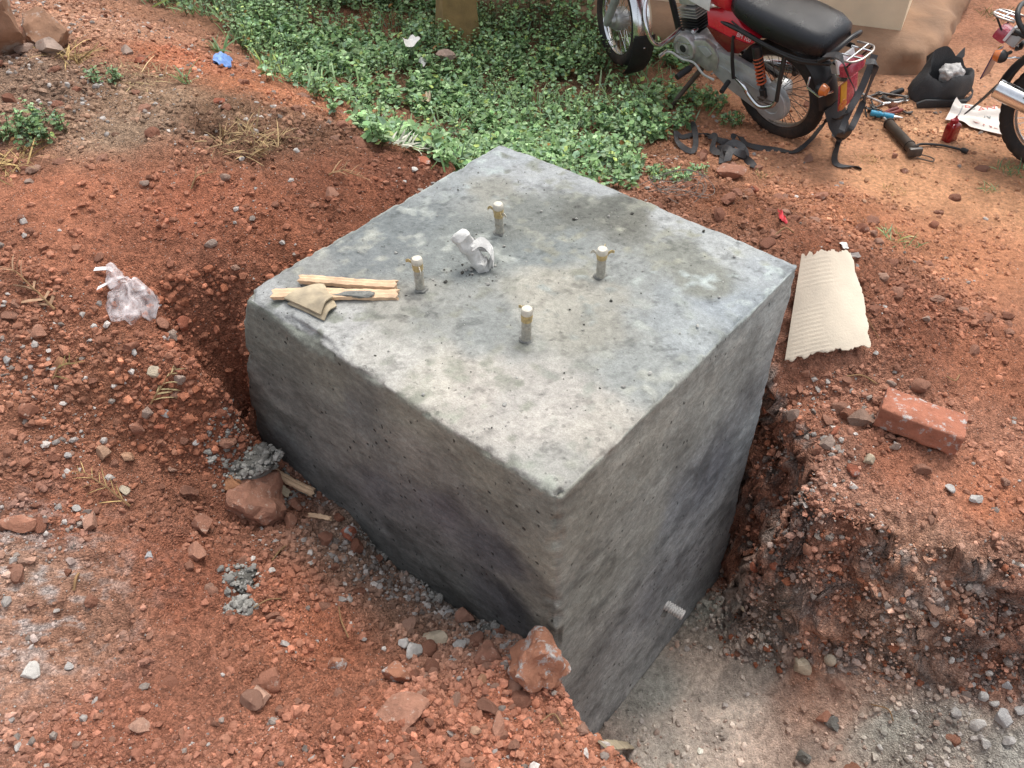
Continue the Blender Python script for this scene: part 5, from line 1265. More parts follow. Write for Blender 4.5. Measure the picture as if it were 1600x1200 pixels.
# dry fronds and twigs
def frond(px, py, yaw, L, n, label, seed, colr, name='dry_frond', cat='dry frond', curl=.3, lift=.012, leafL=.35, lw=1.0, two=True):
    p = G(px, py); r = np.random.default_rng(seed)
    t = np.linspace(0.1, 1, n); X = L * t * math.cos(yaw); Y = L * t * math.sin(yaw)
    Z = hgt(p[0] + X, p[1] + Y) - p[2] + lift + .02 * np.sin(t * 3)
    base = np.concatenate([np.stack([X, Y, Z], -1)] * 2); m_ = len(base)
    yw = np.concatenate([yaw + .75 + 0 * t, yaw - .75 + 0 * t]) + r.normal(0, .15, m_)
    V, Fc, Cc = leaves_mesh(base, yw, r.normal(.15 + curl, .2, m_), r.normal(0, .6, m_), L * leafL * np.concatenate([1.15 - .6 * t] * 2) * r.uniform(.7, 1.1, m_), lw * np.ones(m_), np.array(colr)[None] * r.lognormal(0, .15, (m_, 1)), BLADE, BLADE_F)
    root = MB().tube([(x_, y_, z_) for x_, y_, z_ in zip(np.r_[0, X], np.r_[0, Y], np.r_[lift, Z])], [.004 * (1 - .7 * k / n) for k in range(n + 1)], 5).build(name, MAT['twig'], None, loc=p)
    lf = obj('leaf', new_mesh('leaf', V, Fc, MAT['straw'], False, Cc), root); lf['kind'] = 'stuff'
    return tag(root, label, cat)
MAT['twig'] = mat_plain('twig', srgb(165, 130, 90, KA), .85, var=.3)
SIL = srgb(205, 205, 190, .75)
frond(575, 200, .35 - .75, .30, 16, 'silvery dried palm frond curling at the edge of the plants', 431, SIL, curl=.35, leafL=.38, lw=1.6)
frond(600, 232, .1, .22, 13, 'lower silvery dried frond nearest the block corner', 432, srgb(220, 220, 200, .75), curl=.4, leafL=.42, lw=1.8)
frond(640, 215, .15, .34, 18, 'grey withered fern sprig in the plants above the far corner', 433, srgb(130, 125, 105, KA), curl=.2, leafL=.3, lw=.8)
frond(88, 488, 2.5, .20, 9, 'brown dried sprig lying left of the clear plastic bag', 434, srgb(186, 150, 120, KA), curl=.0, leafL=.6, lw=1.2)
frond(238, 636, .65, .11, 7, 'pale dry sprig on the stones in the middle of the slope', 435, srgb(200, 180, 135, KA), curl=.05, leafL=.6, lw=1.5)
frond(205, 795, 2.75, .15, 7, 'thin straw sprig above the oval red clod', 436, STRAW, curl=.05, leafL=.55, lw=.6)
frond(300, 300, .9, .10, 6, 'small brown sprig on the mound behind the block corner', 437, srgb(170, 130, 95, KA), curl=.1, leafL=.6)
frond(515, 278, .2, .12, 6, 'brown sprig on the mound along the block', 438, srgb(176, 140, 105, KA), curl=.1, leafL=.6)
frond(85, 596, .7, .08, 5, 'olive dry leaf sprig on the far left stones', 439, srgb(150, 135, 85, KA), curl=.1, leafL=.7)
def twig(pts_px, r_, label, name='twig', mat='twig', lift=.006):
    pts = [G(a_, b_) + [0, 0, lift + (.012 if 0 < k < len(pts_px) - 1 else 0)] for k, (a_, b_) in enumerate(pts_px)]
    o = np.array(pts[0]); o_ = MB().tube([p - o for p in spline(pts, 6)], r_, 6).build(name, MAT[mat], None, loc=o)
    return tag(o_, label, 'twig')
twig([(426, 878), (440, 865), (452, 852)], .003, 'pale stalk beside the dark mortar splash')
twig([(530, 950), (535, 975), (545, 998)], .0022, 'curved pale stalk on the soil below the block foot')
twig([(117, 925), (122, 910), (124, 898)], .004, 'short bent stick below the cement dust')
twig([(398, 952), (420, 943), (440, 937)], .0022, 'thin stalk crossing soil right of the pale mortar')
twig([(1332, 470), (1350, 500), (1372, 530)], .0018, 'thin dry stalk leaning down the spoil beside the cardboard')
twig([(1322, 590), (1345, 592), (1370, 602)], .003, 'curved dry root in front of the cardboard')
twig([(1478, 590), (1490, 600), (1498, 588)], .0025, 'short forked straw above the red brick')
twig([(1208, 372), (1225, 362), (1240, 366)], .003, 'dry twig in the spoil beyond the block edge')
twig([(845, 1130), (865, 1120), (880, 1138)], .002, 'dry root hanging over the pit edge near the bottom')
twig([(1360, 1102), (1385, 1112), (1395, 1128)], .002, 'thin straw lying on the pit floor')

# ------------------------------------------------------------------ wood splinters, brick, cardboard, bag
def gp(px, py, up=0.0): return G(px, py) + np.array([0, 0, up])
batten('wood_splinter', gp(425, 742, .02), gp(490, 776, .02), .030, .014, MAT['wood'], 'longest pale wood splinter lying along the foot of the block', 'wood splinter', 'wood splinters at the block foot', 0, 3)
batten('wood_splinter', gp(465, 765, .012), gp(490, 777, .012), .022, .008, MAT['wood_grey'], 'grey weathered splinter under the end of the longest one', 'wood splinter', 'wood splinters at the block foot', 0, 4)
batten('wood_splinter', gp(426, 757, .018), gp(452, 778, .018), .026, .010, MAT['wood_old'], 'brown ragged wood chip above the big red clod', 'wood splinter', 'wood splinters at the block foot', .4, 5)
batten('wood_splinter', gp(484, 808, .01), gp(518, 815, .01), .016, .008, MAT['wood'], 'small pale splinter in the crumbs left of the brick wedge', 'wood splinter', 'wood splinters at the block foot', .2, 6)
batten('wood_splinter', gp(942, 1172, .012), gp(985, 1167, .012), .040, .006, MAT['wood_old'], 'thin curled wood shaving at the bottom of the pit', 'wood splinter', None, .3, 7)

MAT['brick'] = mat_clod('brick', [srgb(184, 98, 68, KA), srgb(184, 98, 68, KA)], tuple(srgb(220, 200, 190, KA)), .22, scale=16, bump=1.0)
MAT['brick_pale'] = mat_clod('brick_pale', [srgb(205, 136, 110, KA), srgb(205, 136, 110, KA)], tuple(srgb(224, 214, 208, KA)), .42, scale=15, bump=1.0)
pa, pb, pc_ = G(1372, 672), G(1480, 716), G(1520, 655)
ax = (pb - pa)[:2]; L = np.linalg.norm(ax); yaw = math.atan2(ax[1], ax[0])
bm = bmesh.new(); bmesh.ops.create_cube(bm, size=1.0); bmesh.ops.subdivide_edges(bm, edges=bm.edges[:], cuts=14, use_grid_fill=True)
bm.verts.index_update(); V = np.array([v.co for v in bm.verts]); Fc = [[v.index for v in f.verts] for f in bm.faces]; bm.free()
BSZ = np.array([.285, .145, .088]); V = V * BSZ
er = .003 + .020 * np.clip(fbm(V[:, 0] * 26, V[:, 1] * 40, V[:, 2] * 40, oct=3, seed=151) + .15, 0, 1)
Hh = BSZ / 2 - er[:, None]; qn = np.clip(V, -Hh, Hh); d_ = V - qn; dl = np.linalg.norm(d_, axis=1, keepdims=True)
V = np.where(dl > 1e-9, qn + d_ / np.maximum(dl, 1e-9) * er[:, None], V)
V *= (1 + .030 * fbm(V[:, 0] * 30, V[:, 1] * 30, V[:, 2] * 30, oct=3, seed=153))[:, None]
mid_ = (pa + pb) / 2; perp = np.array([-math.sin(yaw), math.cos(yaw), 0])
bc_ = mid_ + perp * BSZ[1] / 2; bc_[2] = h1(bc_[0], bc_[1]) + .030
nrm_ = gnorm(bc_[0], bc_[1], .12)
brick = MB().add(V, Fc).build('brick', MAT['brick_pale'], None, True, 60, loc=bc_, rot=(math.radians(-6), math.radians(4), yaw))
tag(brick, 'whole red clay brick with mortar specks lying right of the block', 'brick')

MAT['cardboard'] = mat_plain('cardboard', srgb(240, 226, 204, .72), .9, var=.12, scale=9, bump=.2, bscale=120, dust=.15, dustcol=tuple(srgb(176, 130, 105, KA)))
cs = [PY(1247, 420, G(1252, 424)[1]), G(1322, 413), G(1352, 556), G(1222, 580)]
nu, nv_ = 70, 90; V = []; Fc = []
card_up = -1.0                                                # the sheet rests on the highest lumps under it
for v in np.linspace(.02, .98, 24):
    for u in np.linspace(.02, .98, 18):
        p = (cs[0] * (1 - u) + cs[1] * u) * (1 - v) + (cs[3] * (1 - u) + cs[2] * u) * v
        card_up = max(card_up, h1(p[0], p[1]) - p[2] - .034 - .012 * math.sin(u * 3.1) + .012 * v)
card_up = min(.05, card_up + .004)
r = np.random.default_rng(71)
for k in (0, 1):
    for j in range(nv_ + 1):
        for i in range(nu + 1):
            u, v = i / nu, j / nv_
            wu = u + (.018 * vnoise(np.array([v * 9.]), np.array([3.]))[0] + .008 * vnoise(np.array([v * 40.]), np.array([7.]))[0]) * (u > .97) * 1 + .06 * math.sin(v * 3.0) * u
            vv = v + (.03 * vnoise(np.array([u * 12.]), np.array([11.]))[0] + .015 * vnoise(np.array([u * 40.]), np.array([17.]))[0]) * (1 if v > .985 or v < .015 else 0)
            p = (cs[0] * (1 - wu) + cs[1] * wu) * (1 - vv) + (cs[3] * (1 - wu) + cs[2] * wu) * vv
            flute = .0007 * math.sin(v * 150) * (1 if (.04 < u < .5 + .08 * math.sin(v * 7) and math.sin(v * 9 + 1) > -.75) else .1)
            p = p + [0, 0, .034 + .012 * math.sin(u * 3.1) - .012 * v + flute + k * .004 + card_up]
            V.append(p)
M2 = (nu + 1) * (nv_ + 1); g = lambda k, i, j: k * M2 + j * (nu + 1) + i
for j in range(nv_):
    for i in range(nu):
        Fc.append((g(1, i, j), g(1, i + 1, j), g(1, i + 1, j + 1), g(1, i, j + 1))); Fc.append((g(0, i, j + 1), g(0, i + 1, j + 1), g(0, i + 1, j), g(0, i, j)))
for i in range(nu):
    for jj in (0, nv_): Fc.append((g(0, i, jj), g(0, i + 1, jj), g(1, i + 1, jj), g(1, i, jj)))
for j in range(nv_):
    for ii in (0, nu): Fc.append((g(0, ii, j), g(0, ii, j + 1), g(1, ii, j + 1), g(1, ii, j)))
tag(MB().add(V, Fc).build('cardboard_sheet', MAT['cardboard'], None, True, 50), 'torn sheet of cream corrugated cardboard lying right of the block corner', 'cardboard')

# crumpled film
mfilm, nt, b_ = nodes_of('clear_film')
b_.inputs['Base Color'].default_value = (.86, .80, .80, 1); b_.inputs['Roughness'].default_value = .28; b_.inputs['Specular IOR Level'].default_value = .6
trn = nt.nodes.new('ShaderNodeBsdfTransparent'); trn.inputs[0].default_value = (.95, .93, .93, 1)
ms = nt.nodes.new('ShaderNodeMixShader'); nz = nt.nodes.new('ShaderNodeTexNoise'); nz.inputs['Scale'].default_value = 22; nz.inputs['Detail'].default_value = 7; nz.inputs['Distortion'].default_value = 1.2
tc = nt.nodes.new('ShaderNodeTexCoord'); nt.links.new(tc.outputs['Object'], nz.inputs[0])
mr = nt.nodes.new('ShaderNodeMapRange'); mr.inputs[1].default_value = .35; mr.inputs[2].default_value = .65; mr.inputs[3].default_value = .06; mr.inputs[4].default_value = .62
nt.links.new(nz.outputs['Fac'], mr.inputs[0]); nt.links.new(mr.outputs[0], ms.inputs[0])
nt.links.new(trn.outputs[0], ms.inputs[1]); nt.links.new(b_.outputs[0], ms.inputs[2]); nt.links.new(ms.outputs[0], nt.nodes['Material Output'].inputs[0])
MAT['film'] = mfilm
MAT['white_film'] = mat_plain('white_film', srgb(236, 234, 232, .8), .4, var=.08, scale=20, bump=.4, bscale=60)
MAT['blue_film'] = mat_plain('blue_film', srgb(120, 160, 225, .8), .4, var=.25, scale=30, bump=.3)
def crumple(outline_px, height, seed, wr=.012, name='x', mat='film', n=30, lift=.004, fold=3.0, layers=2):
    """closed crumpled pouch over an outline on the ground"""
    pts = np.array([G(a_, b_) for a_, b_ in outline_px]); o = pts.mean(0)
    m_ = len(pts); ang = np.linspace(0, m_, 72, endpoint=False)
    ext = np.vstack([pts, pts[:1]]); edge = np.array([ext[int(a_)] * (1 - a_ % 1) + ext[int(a_) + 1] * (a_ % 1) for a_ in ang]) - o
    V = []; Fc = []; rings = 14; k_ = len(edge)
    for L_ in range(layers):
        sgn = 1 - L_
        for i in range(rings + 1):
            t = i / rings
            for q_ in edge:
                x_, y_ = q_[0] * t, q_[1] * t
                nzv = abs(vnoise(np.array([(x_ + o[0]) * 38 / fold * 2.2]), np.array([(y_ + o[1]) * 38 / fold * 2.2]), np.array([L_ * 5. + .5]), seed)[0])
                nz2 = vnoise(np.array([x_ * 60]), np.array([y_ * 60]), np.array([L_ * 9. + .3]), seed + 1)[0]
                zz = (height * (1 - t ** 2.2) * sgn + wr * (1 - nzv) * (.35 + .65 * sgn) + .35 * wr * nz2) 
                V.append((x_, y_, h1(o[0] + x_, o[1] + y_) - o[2] + lift + max(0, zz)))
    for L_ in range(layers):
        b0 = L_ * (rings + 1) * k_
        for i in range(rings):
            for j in range(k_):
                f = (b0 + i * k_ + j, b0 + i * k_ + (j + 1) % k_, b0 + (i + 1) * k_ + (j + 1) % k_, b0 + (i + 1) * k_ + j)
                Fc.append(f if L_ == 0 else f[::-1])
    me = new_mesh(name, V, Fc, MAT[mat], True)
    bm = bmesh.new(); bm.from_mesh(me); bmesh.ops.remove_doubles(bm, verts=bm.verts[:], dist=.0004); bm.to_mesh(me); bm.free()
    return obj(name, me, None, o)
bag = crumple([(190, 450), (214, 444), (238, 460), (256, 478), (244, 500), (206, 511), (176, 507), (168, 488), (174, 468)], .030, 21, .024, 'plastic_bag', 'film')
tag(bag, 'knotted clear plastic bag lying on the stony slope left of the block', 'plastic bag')
bo = np.array(bag.location)
m = MB(); kp = [gp(192, 458, .03) - bo, gp(186, 444, .035) - bo, gp(181, 432, .03) - bo, gp(176, 425, .02) - bo]
pts = spline(kp, 6); m.tube(pts, [.030 * (1 - i / len(pts)) ** 1.5 + .008 + .0025 * math.sin(i * 1.1) for i in range(len(pts))], 12)
m.v = [tuple(np.array(v_) + .010 * np.array([vnoise(np.array([v_[0] * 50.]), np.array([v_[1] * 50.]), np.array([v_[2] * 50.]), 221 + k_)[0] for k_ in range(3)])) for v_ in m.v]
m.build('knot', MAT['film'], bag)
for q_ in ([(182, 436), (176, 431), (165, 428), (150, 427)], [(180, 452), (168, 456), (156, 459)]):
    pts = spline([gp(a_, b__, .034) - bo + np.array([0, 0, -.006 * k_]) for k_, (a_, b__) in enumerate(q_)], 6)
    MB().ribbon(pts, .017, (.05, 1, .1), .0015).build('bag_handle', MAT['white_film'], bag)
tag(crumple([(336, 92), (352, 88), (364, 96), (362, 108), (345, 107), (334, 100)], .02, 22, .016, 'wrapper', 'blue_film'), 'crumpled blue and white plastic wrapper at the edge of the plants', 'wrapper')
def scrap(corners, lift, seed, name, label, cat, mat, bend=.02, parent=None):
    A_, B_, C_, D_ = [G(x_, y_) + [0, 0, lift] for x_, y_ in corners]; o = (A_ + C_) / 2; n = 8; V = []; Fc = []
    for k in (0, 1):
        for j in range(n + 1):
            for i in range(n + 1):
                u, v = i / n, j / n; p = (A_ * (1 - u) + B_ * u) * (1 - v) + (D_ * (1 - u) + C_ * u) * v - o
                V.append(p + [0, 0, bend * vnoise(np.array([u * 2.6 + seed]), np.array([v * 2.6]), np.array([.5]), seed)[0] + bend * .5 * math.sin(u * 4 + seed) + .0012 * k])
    M2 = (n + 1) ** 2; g = lambda k, i, j: k * M2 + j * (n + 1) + i
    for j in range(n):
        for i in range(n):
            Fc.append((g(1, i, j), g(1, i + 1, j), g(1, i + 1, j + 1), g(1, i, j + 1))); Fc.append((g(0, i, j + 1), g(0, i + 1, j + 1), g(0, i + 1, j), g(0, i, j)))
    for i in range(n):
        for (p, q_) in (((i, 0), (i + 1, 0)), ((i + 1, n), (i, n)), ((0, i + 1), (0, i)), ((n, i), (n, i + 1))):
            Fc.append((g(0, *p), g(0, *q_), g(1, *q_), g(1, *p)))
    return tag(MB().add(V, Fc).build(name, MAT[mat], parent, True, 50, loc=o), label, cat)
MAT['red_print'] = mat_plain('red_print', srgb(215, 60, 70, .75), .45, var=.2)
MAT['paper'] = mat_plain('paper', srgb(238, 236, 230, .8), .8, var=.08, scale=20)
MAT['grey_paper'] = mat_plain('grey_paper', srgb(176, 166, 160, KA), .85, var=.2, scale=30)
scrap([(632, 106), (650, 104), (662, 112), (640, 116)], .19, 3, 'paper_scrap', 'white paper scrap caught on the weeds', 'paper scrap', 'paper', .03)
tag(crumple([(655, 122), (665, 118), (672, 124), (664, 130)], .02, 24, .008, 'paper_scrap', 'paper', lift=.10), 'small pale ball of paper beside the white scrap in the weeds', 'paper scrap')
sit(697, 128, 341, 32, MAT['grey_stone'], 'stone', 'flat greyish stone slab showing among the weeds', 'stone', flat=.6, bury=-1.6, facets=12)
scrap([(912, 240), (926, 234), (936, 252), (922, 262)], .03, 5, 'paper_scrap', 'crumpled grey-white paper in the weeds behind the block', 'paper scrap', 'paper', .04)
w_ = scrap([(1213, 336), (1222, 338), (1230, 352), (1216, 352)], .015, 6, 'wrapper', 'small red and white sweet wrapper in the spoil behind the block', 'wrapper', 'red_print', .02)
scrap([(1310, 384), (1322, 382), (1326, 390), (1318, 392)], .01, 7, 'paper_scrap', 'tiny white scrap in the spoil above the cardboard', 'paper scrap', 'paper', .006)
scrap([(1322, 402), (1340, 399), (1345, 404), (1328, 408)], .012, 8, 'paper_scrap', 'grey-blue shred of plastic above the cardboard', 'plastic shred', 'grey_paper', .006)
scrap([(660, 180), (668, 168), (676, 172), (668, 186)], .09, 9, 'dead_leaf', 'curled reddish brown dead leaf on the weeds', 'dead leaf', 'wood_old', .03)
MAT['wire'] = mat_plain('wire', srgb(150, 140, 132, KA), .6, metal=.4)
m = MB(); r = np.random.default_rng(81); o = G(1050, 305)
for k in range(6):
    c0 = np.array([r.normal(0, .05), r.normal(0, .03), .03]); R_ = r.uniform(.05, .12); ph = r.uniform(0, 6)
    m.tube([c0 + np.array([R_ * math.cos(t + ph) * 1.4, R_ * math.sin(t + ph) * .7, .03 * math.sin(2 * t + k) + .01 * k * .5]) for t in np.linspace(0, 5.0, 28)], .0016, 5)
tag(m.build('wire_tangle', MAT['wire'], None, loc=o), 'tangle of thin binding wire in the spoil behind the block', 'wire')

# ------------------------------------------------------------------ house and post
MAT['plaster'] = mat_plain('plaster', srgb(244, 226, 194, .92), .9, var=.14, scale=3.5, bump=.25, bscale=40, dust=.16, dustcol=tuple(srgb(170, 120, 86, KA)))
MAT['mud'] = mat_plain('mud', srgb(184, 146, 116, .66), .95, var=.34, scale=5, bump=.7, bscale=22, dust=.35, dustcol=tuple(srgb(206, 178, 150, KA)))
MAT['post'] = mat_plain('post', srgb(176, 146, 96, KA), .9, var=.3, scale=9, bump=.5, bscale=40, dust=.3, dustcol=tuple(srgb(140, 100, 66, KA)))
HC = np.array([2.46, 5.25]); HF = np.array([-.914, .406]); HS = np.array([.45, .89])
HF /= np.linalg.norm(HF); HS /= np.linalg.norm(HS)
house = empty('house', (HC[0], HC[1], -.7))
q4 = [np.array([0, 0]), HF * 4.6, HF * 4.6 + HS * 4, HS * 4]
m = MB(); m.add([(*p, -.3) for p in q4] + [(*p, 2.9) for p in q4], [(0, 1, 5, 4), (1, 2, 6, 5), (2, 3, 7, 6), (3, 0, 4, 7), (4, 5, 6, 7)])
m.build('wall', MAT['plaster'], house, False)
nF = np.array([HF[1], -HF[0]]); nF = nF if nF @ np.array([0, -1]) > 0 else -nF
nS = np.array([HS[1], -HS[0]]); nS = nS if nS @ np.array([1, 0]) > 0 else -nS
path = [(HF * t, nF) for t in np.linspace(4.6, .02, 60)]
a0, a1 = math.atan2(nF[1], nF[0]), math.atan2(nS[1], nS[0])
path += [(np.zeros(2), np.array([math.cos(a_), math.sin(a_)])) for a_ in np.linspace(a0, a1, 14)[1:-1]]
path += [(HS * t, nS) for t in np.linspace(.02, 3.0, 44)]
prof = [(-.15, .185), (.0, .18), (.25, .175), (.5, .168), (.72, .160), (.86, .145), (.95, .115), (.99, .07), (1.02, .02), (1.06, -.05), (1.08, -.25)]
V = []; Fc = []
for i, (b0, nn) in enumerate(path):
    t_ = i / (len(path) - 1)
    reach = .20 + .10 * math.exp(-((t_ - .38) / .12) ** 2) + .32 * max(0, (t_ - .55) / .45)
    for j, (o_, z_) in enumerate(prof):
        p = b0 + nn * o_ * reach
        k_ = .05 * vnoise(np.array([p[0] * 4]), np.array([p[1] * 4]), np.array([z_ * 4 + .3]), 161)[0] + .022 * vnoise(np.array([p[0] * 14]), np.array([p[1] * 14]), np.array([z_ * 14 + .3]), 162)[0]
        V.append((*(p + nn * k_ * max(0, min(1, o_ * 1.5))), z_ * (1 + .5 * max(0, t_ - .6) * (1 - o_)) + k_ * .6 * max(0, o_)))
m_ = len(prof)
for i in range(len(path) - 1):
    for j in range(m_ - 1): Fc.append((i * m_ + j, (i + 1) * m_ + j, (i + 1) * m_ + j + 1, i * m_ + j + 1))
MB().add(V, Fc).build('plinth', MAT['mud'], house, True, 80)
tag(house, 'plastered beige house corner with a rounded mud plinth at its foot', 'house')
pp = G(716, 74)
m = MB(); secs = []
for i in range(14):
    t = i / 13; w_ = .105 + .008 * math.sin(i * 1.7) + .02 * (1 - t) ** 3
    secs.append([(sx_ * w_ * (1 + .03 * math.sin(i + sx_ * 3)), sy_ * w_ * .95, -.08 + 2.3 * t) for sx_, sy_ in ((-1, -1), (-.2, -1.06), (1, -1), (1.05, .1), (1, 1), (0, 1.04), (-1, 1), (-1.04, 0))])
m.loft(secs); post = m.build('post', MAT['post'], None, True, 40, loc=pp, rot=(0, .02, .25))
tag(post, 'square brown plastered post standing among the weeds', 'post')

# ------------------------------------------------------------------ motorcycles
MAT['tyre'] = mat_plain('tyre', (.022, .020, .019), .8, var=.3, scale=14, bump=.4, bscale=90, dust=.5, dustcol=(.15, .09, .06))
MAT['rubber'] = mat_plain('rubber', (.020, .020, .021), .6, var=.3, scale=30, bump=.3, dust=.2, dustcol=(.10, .08, .065))
MAT['chrome'] = mat_plain('chrome', (.72, .73, .74), .13, metal=1.0, var=.1, dust=.12, dustcol=(.16, .11, .08))
MAT['rim_worn'] = mat_plain('rim_worn', (.40, .36, .33), .35, metal=.9, var=.3, dust=.35, dustcol=(.14, .09, .06))
MAT['alloy'] = mat_plain('alloy', (.56, .56, .55), .40, metal=.75, var=.25, scale=22, bump=.3, bscale=60, dust=.30, dustcol=(.13, .095, .07))
MAT['grey_paint'] = mat_plain('grey_paint', (.44, .46, .46), .40, metal=.25, var=.2, scale=16, dust=.22, dustcol=(.15, .11, .08))
MAT['black_metal'] = mat_plain('black_metal', (.016, .016, .017), .42, var=.3, scale=20, dust=.22, dustcol=(.10, .07, .05))
MAT['iron'] = mat_plain('iron', (.11, .085, .07), .6, metal=.5, var=.4, scale=25, bump=.4)
MAT['seat'] = mat_plain('seat', (.007, .008, .011), .27, var=.12, scale=12, bump=.28, bscale=420, dust=.06)
MAT['red_paint'] = mat_plain('red_paint', (.58, .012, .030), .25, var=.10, scale=8, dust=.05, coat=.6)
MAT['dark_red'] = mat_plain('dark_red', (.16, .008, .012), .3, var=.15, scale=8, dust=.16, coat=.5)
MAT['purple_paint'] = mat_plain('purple_paint', (.06, .02, .09), .35, var=.2, scale=8, dust=.15, coat=.5)
MAT['yellow'] = mat_plain('yellow', (.66, .33, .03), .45, var=.25, scale=16, dust=.15)
MAT['amber'] = mat_plain('amber', (.55, .15, .03), .25, var=.15, coat=.5)
MAT['red_lens'] = mat_plain('red_lens', (.40, .05, .08), .2, var=.15, coat=.6, dust=.15, dustcol=(.40, .22, .20))
MAT['white_paint'] = mat_plain('white_paint', (.72, .73, .74), .45, var=.06)
MAT['spring'] = mat_plain('spring', (.50, .10, .035), .5, var=.25, dust=.2)
MAT['white_mark'] = mat_plain('white_mark', (.72, .50, .52), .5, var=.2)

def make_bike(p0, yaw, lean, pitch, label, body, lower, rim_rear, steer, decals, tail):
    root = empty('motorcycle', p0, (math.radians(lean), pitch, yaw))
    tag(root, label, 'motorcycle')
    R_, WB = .285, 1.235
    def wheel(mat4, rimmat, hubmat, hub_r, ns=36):
        rim = MB().ring(.213, .013, n=64, m=10, sy=1.7).build('wheel', rimmat, root)
        rim.matrix_basis = mat4
        ty = MB(); V = []; Fc = []; n, k_ = 120, 16
        for i in range(n):
            a_ = 2 * PI * i / n
            for j in range(k_):
                b_ = 2 * PI * j / k_
                tread = .0045 if (math.cos(b_) > .45 and (i + (1 if math.sin(b_) > 0 else 0) * 2) % 4 < 1) else 0
                rr = .246 + (.040 - tread) * math.cos(b_); V.append((rr * math.cos(a_), .040 * math.sin(b_), rr * math.sin(a_)))
        for i in range(n):
            i2 = (i + 1) % n
            for j in range(k_): Fc.append((i * k_ + j, i2 * k_ + j, i2 * k_ + (j + 1) % k_, i * k_ + (j + 1) % k_))
        ty.add(V, Fc).build('tyre', MAT['tyre'], rim, True, 50)
        MB().lathe([(0, -.075), (.03, -.075), (.035, -.05), (hub_r * .8, -.045), (hub_r, -.03), (hub_r, .03), (hub_r * .86, .046), (.05, .05), (.04, .075), (0, .078)], axis='y', n=28).build('hub', hubmat, rim)
        sm = MB().tube([(hub_r * .9, 0, 0), (.208, 0, 0)], .0019, 5).build('spoke', rimmat if rimmat is MAT['chrome'] else MAT['iron'], rim)
        for i in range(ns):
            s = sm if i == 0 else sm.copy()
            if i: link(s, rim)
            a_ = 2 * PI * i / ns; sd = 1 if i % 2 else -1
            s.rotation_euler = Euler((0, a_, 0)); s.parent = rim
            s.matrix_basis = Matrix.Rotation(a_, 4, 'Y') @ Matrix.Translation((0, sd * .024, 0)) @ Matrix.Rotation(-sd * .10, 4, 'Z') @ Matrix.Rotation(.34 * (1 if (i // 2) % 2 else -1), 4, 'Y')
        return rim
    wheel(Matrix.Translation((0, 0, R_)), rim_rear, MAT['alloy'], .062)
    ang = math.radians(27); axis = Vector((-math.sin(ang), 0, math.cos(ang)))
    # steering turns the whole front end about the leaning head axis
    piv = Vector((.93, 0, .78)); S = Matrix.Translation(piv) @ Matrix.Rotation(math.radians(steer), 4, axis) @ Matrix.Translation(-piv)
    wheel(S @ Matrix.Translation((WB, 0, R_)), MAT['chrome'], MAT['alloy'], .068)
    def part(m, name, mat, front=False, ang_=35, parent=None):
        o = m.build(name, mat, parent or root, True, ang_)
        if front and parent is None: o.matrix_basis = S
        return o
    # fork, front mudguard and flap, bars, lamp
    for sd in (1, -1):
        b0 = Vector((WB, sd * .085, R_)); t0 = b0 + axis * .60 + Vector((-.02, 0, 0))
        part(MB().tube([b0 - axis * .03, b0 + axis * .02, b0 + axis * .30], [.020, .026, .026], 14), 'fork_slider', MAT['grey_paint'], True)
        part(MB().tube([b0 + axis * .28, b0 + axis * .56], .016, 12), 'fork_tube', MAT['chrome'], True)
    def guard_secs(a_0, a_1, rad, hw, n, dip=.022, th=.003):
        secs = []
        for i in range(n + 1):
            a_ = a_0 + (a_1 - a_0) * i / n; sec = []
            for (o_, s_) in ((0, 1), (th, -1)):
                for k in range(9):
                    u = (k / 8 * 2 - 1) * s_; r_ = rad - o_ - dip * (u * u) ** 1.4
                    sec.append((r_ * math.cos(a_), u * hw, r_ * math.sin(a_)))
            secs.append([(x_ + (WB), y_, z_ + R_) for x_, y_, z_ in sec])
        return secs
    part(MB().loft(guard_secs(math.radians(30), math.radians(180), R_ + .045, .062, 30)), 'front_mudguard', MAT['chrome'], True)
    fl = part(MB().loft(guard_secs(math.radians(174), math.radians(226), R_ + .055, .072, 12, .008)), 'mud_flap', MAT['rubber'], True)
    b_ = part(MB().lathe([(0, .006), (.006, .004), (.007, 0)], n=10), 'bolt', MAT['chrome'], parent=fl); b_.location = (WB - .340, 0, .25); b_.rotation_euler = (0, -1.4, 0)
    ha = Vector((WB, 0, R_)) + axis * .60
    part(MB().tube(spline([ha + Vector(v) for v in ((-.10, .37, .05), (.0, .30, .12), (.02, .12, .10), (.02, -.12, .10), (0, -.30, .12), (-.10, -.37, .05))], 8), .011, 10), 'handlebar', MAT['chrome'], True)
    for sd in (1, -1): part(MB().tube([ha + Vector((-.10, sd * .37, .05)), ha + Vector((-.035, sd * .29, .10))], .016, 10), 'grip', MAT['rubber'], True)
    part(MB().lathe([(0, -.09), (.05, -.085), (.085, -.03), (.088, .03), (.08, .035), (0, .045)], (ha.x + .10, 0, ha.z - .02), 'x', 24), 'headlight', MAT['black_metal'], True)
    # tank, side panels, seat
    def ell(x_, zc, hw, hh, n=20, pw=2.6, y0=0.0):
        out = []
        for k in range(n):
            a_ = 2 * PI * k / n; c_, s_ = math.cos(a_), math.sin(a_)
            out.append((x_, y0 + hw * math.copysign(abs(c_) ** (2 / pw), c_), zc + hh * math.copysign(abs(s_) ** (2 / pw), s_)))
        return out
    part(MB().loft([ell(.27, .735, .08, .060), ell(.30, .750, .118, .080), ell(.46, .79, .135, .10), ell(.62, .80, .145, .12), ell(.76, .81, .135, .115), ell(.84, .815, .10, .09), ell(.88, .82, .05, .05)]), 'fuel_tank', body)
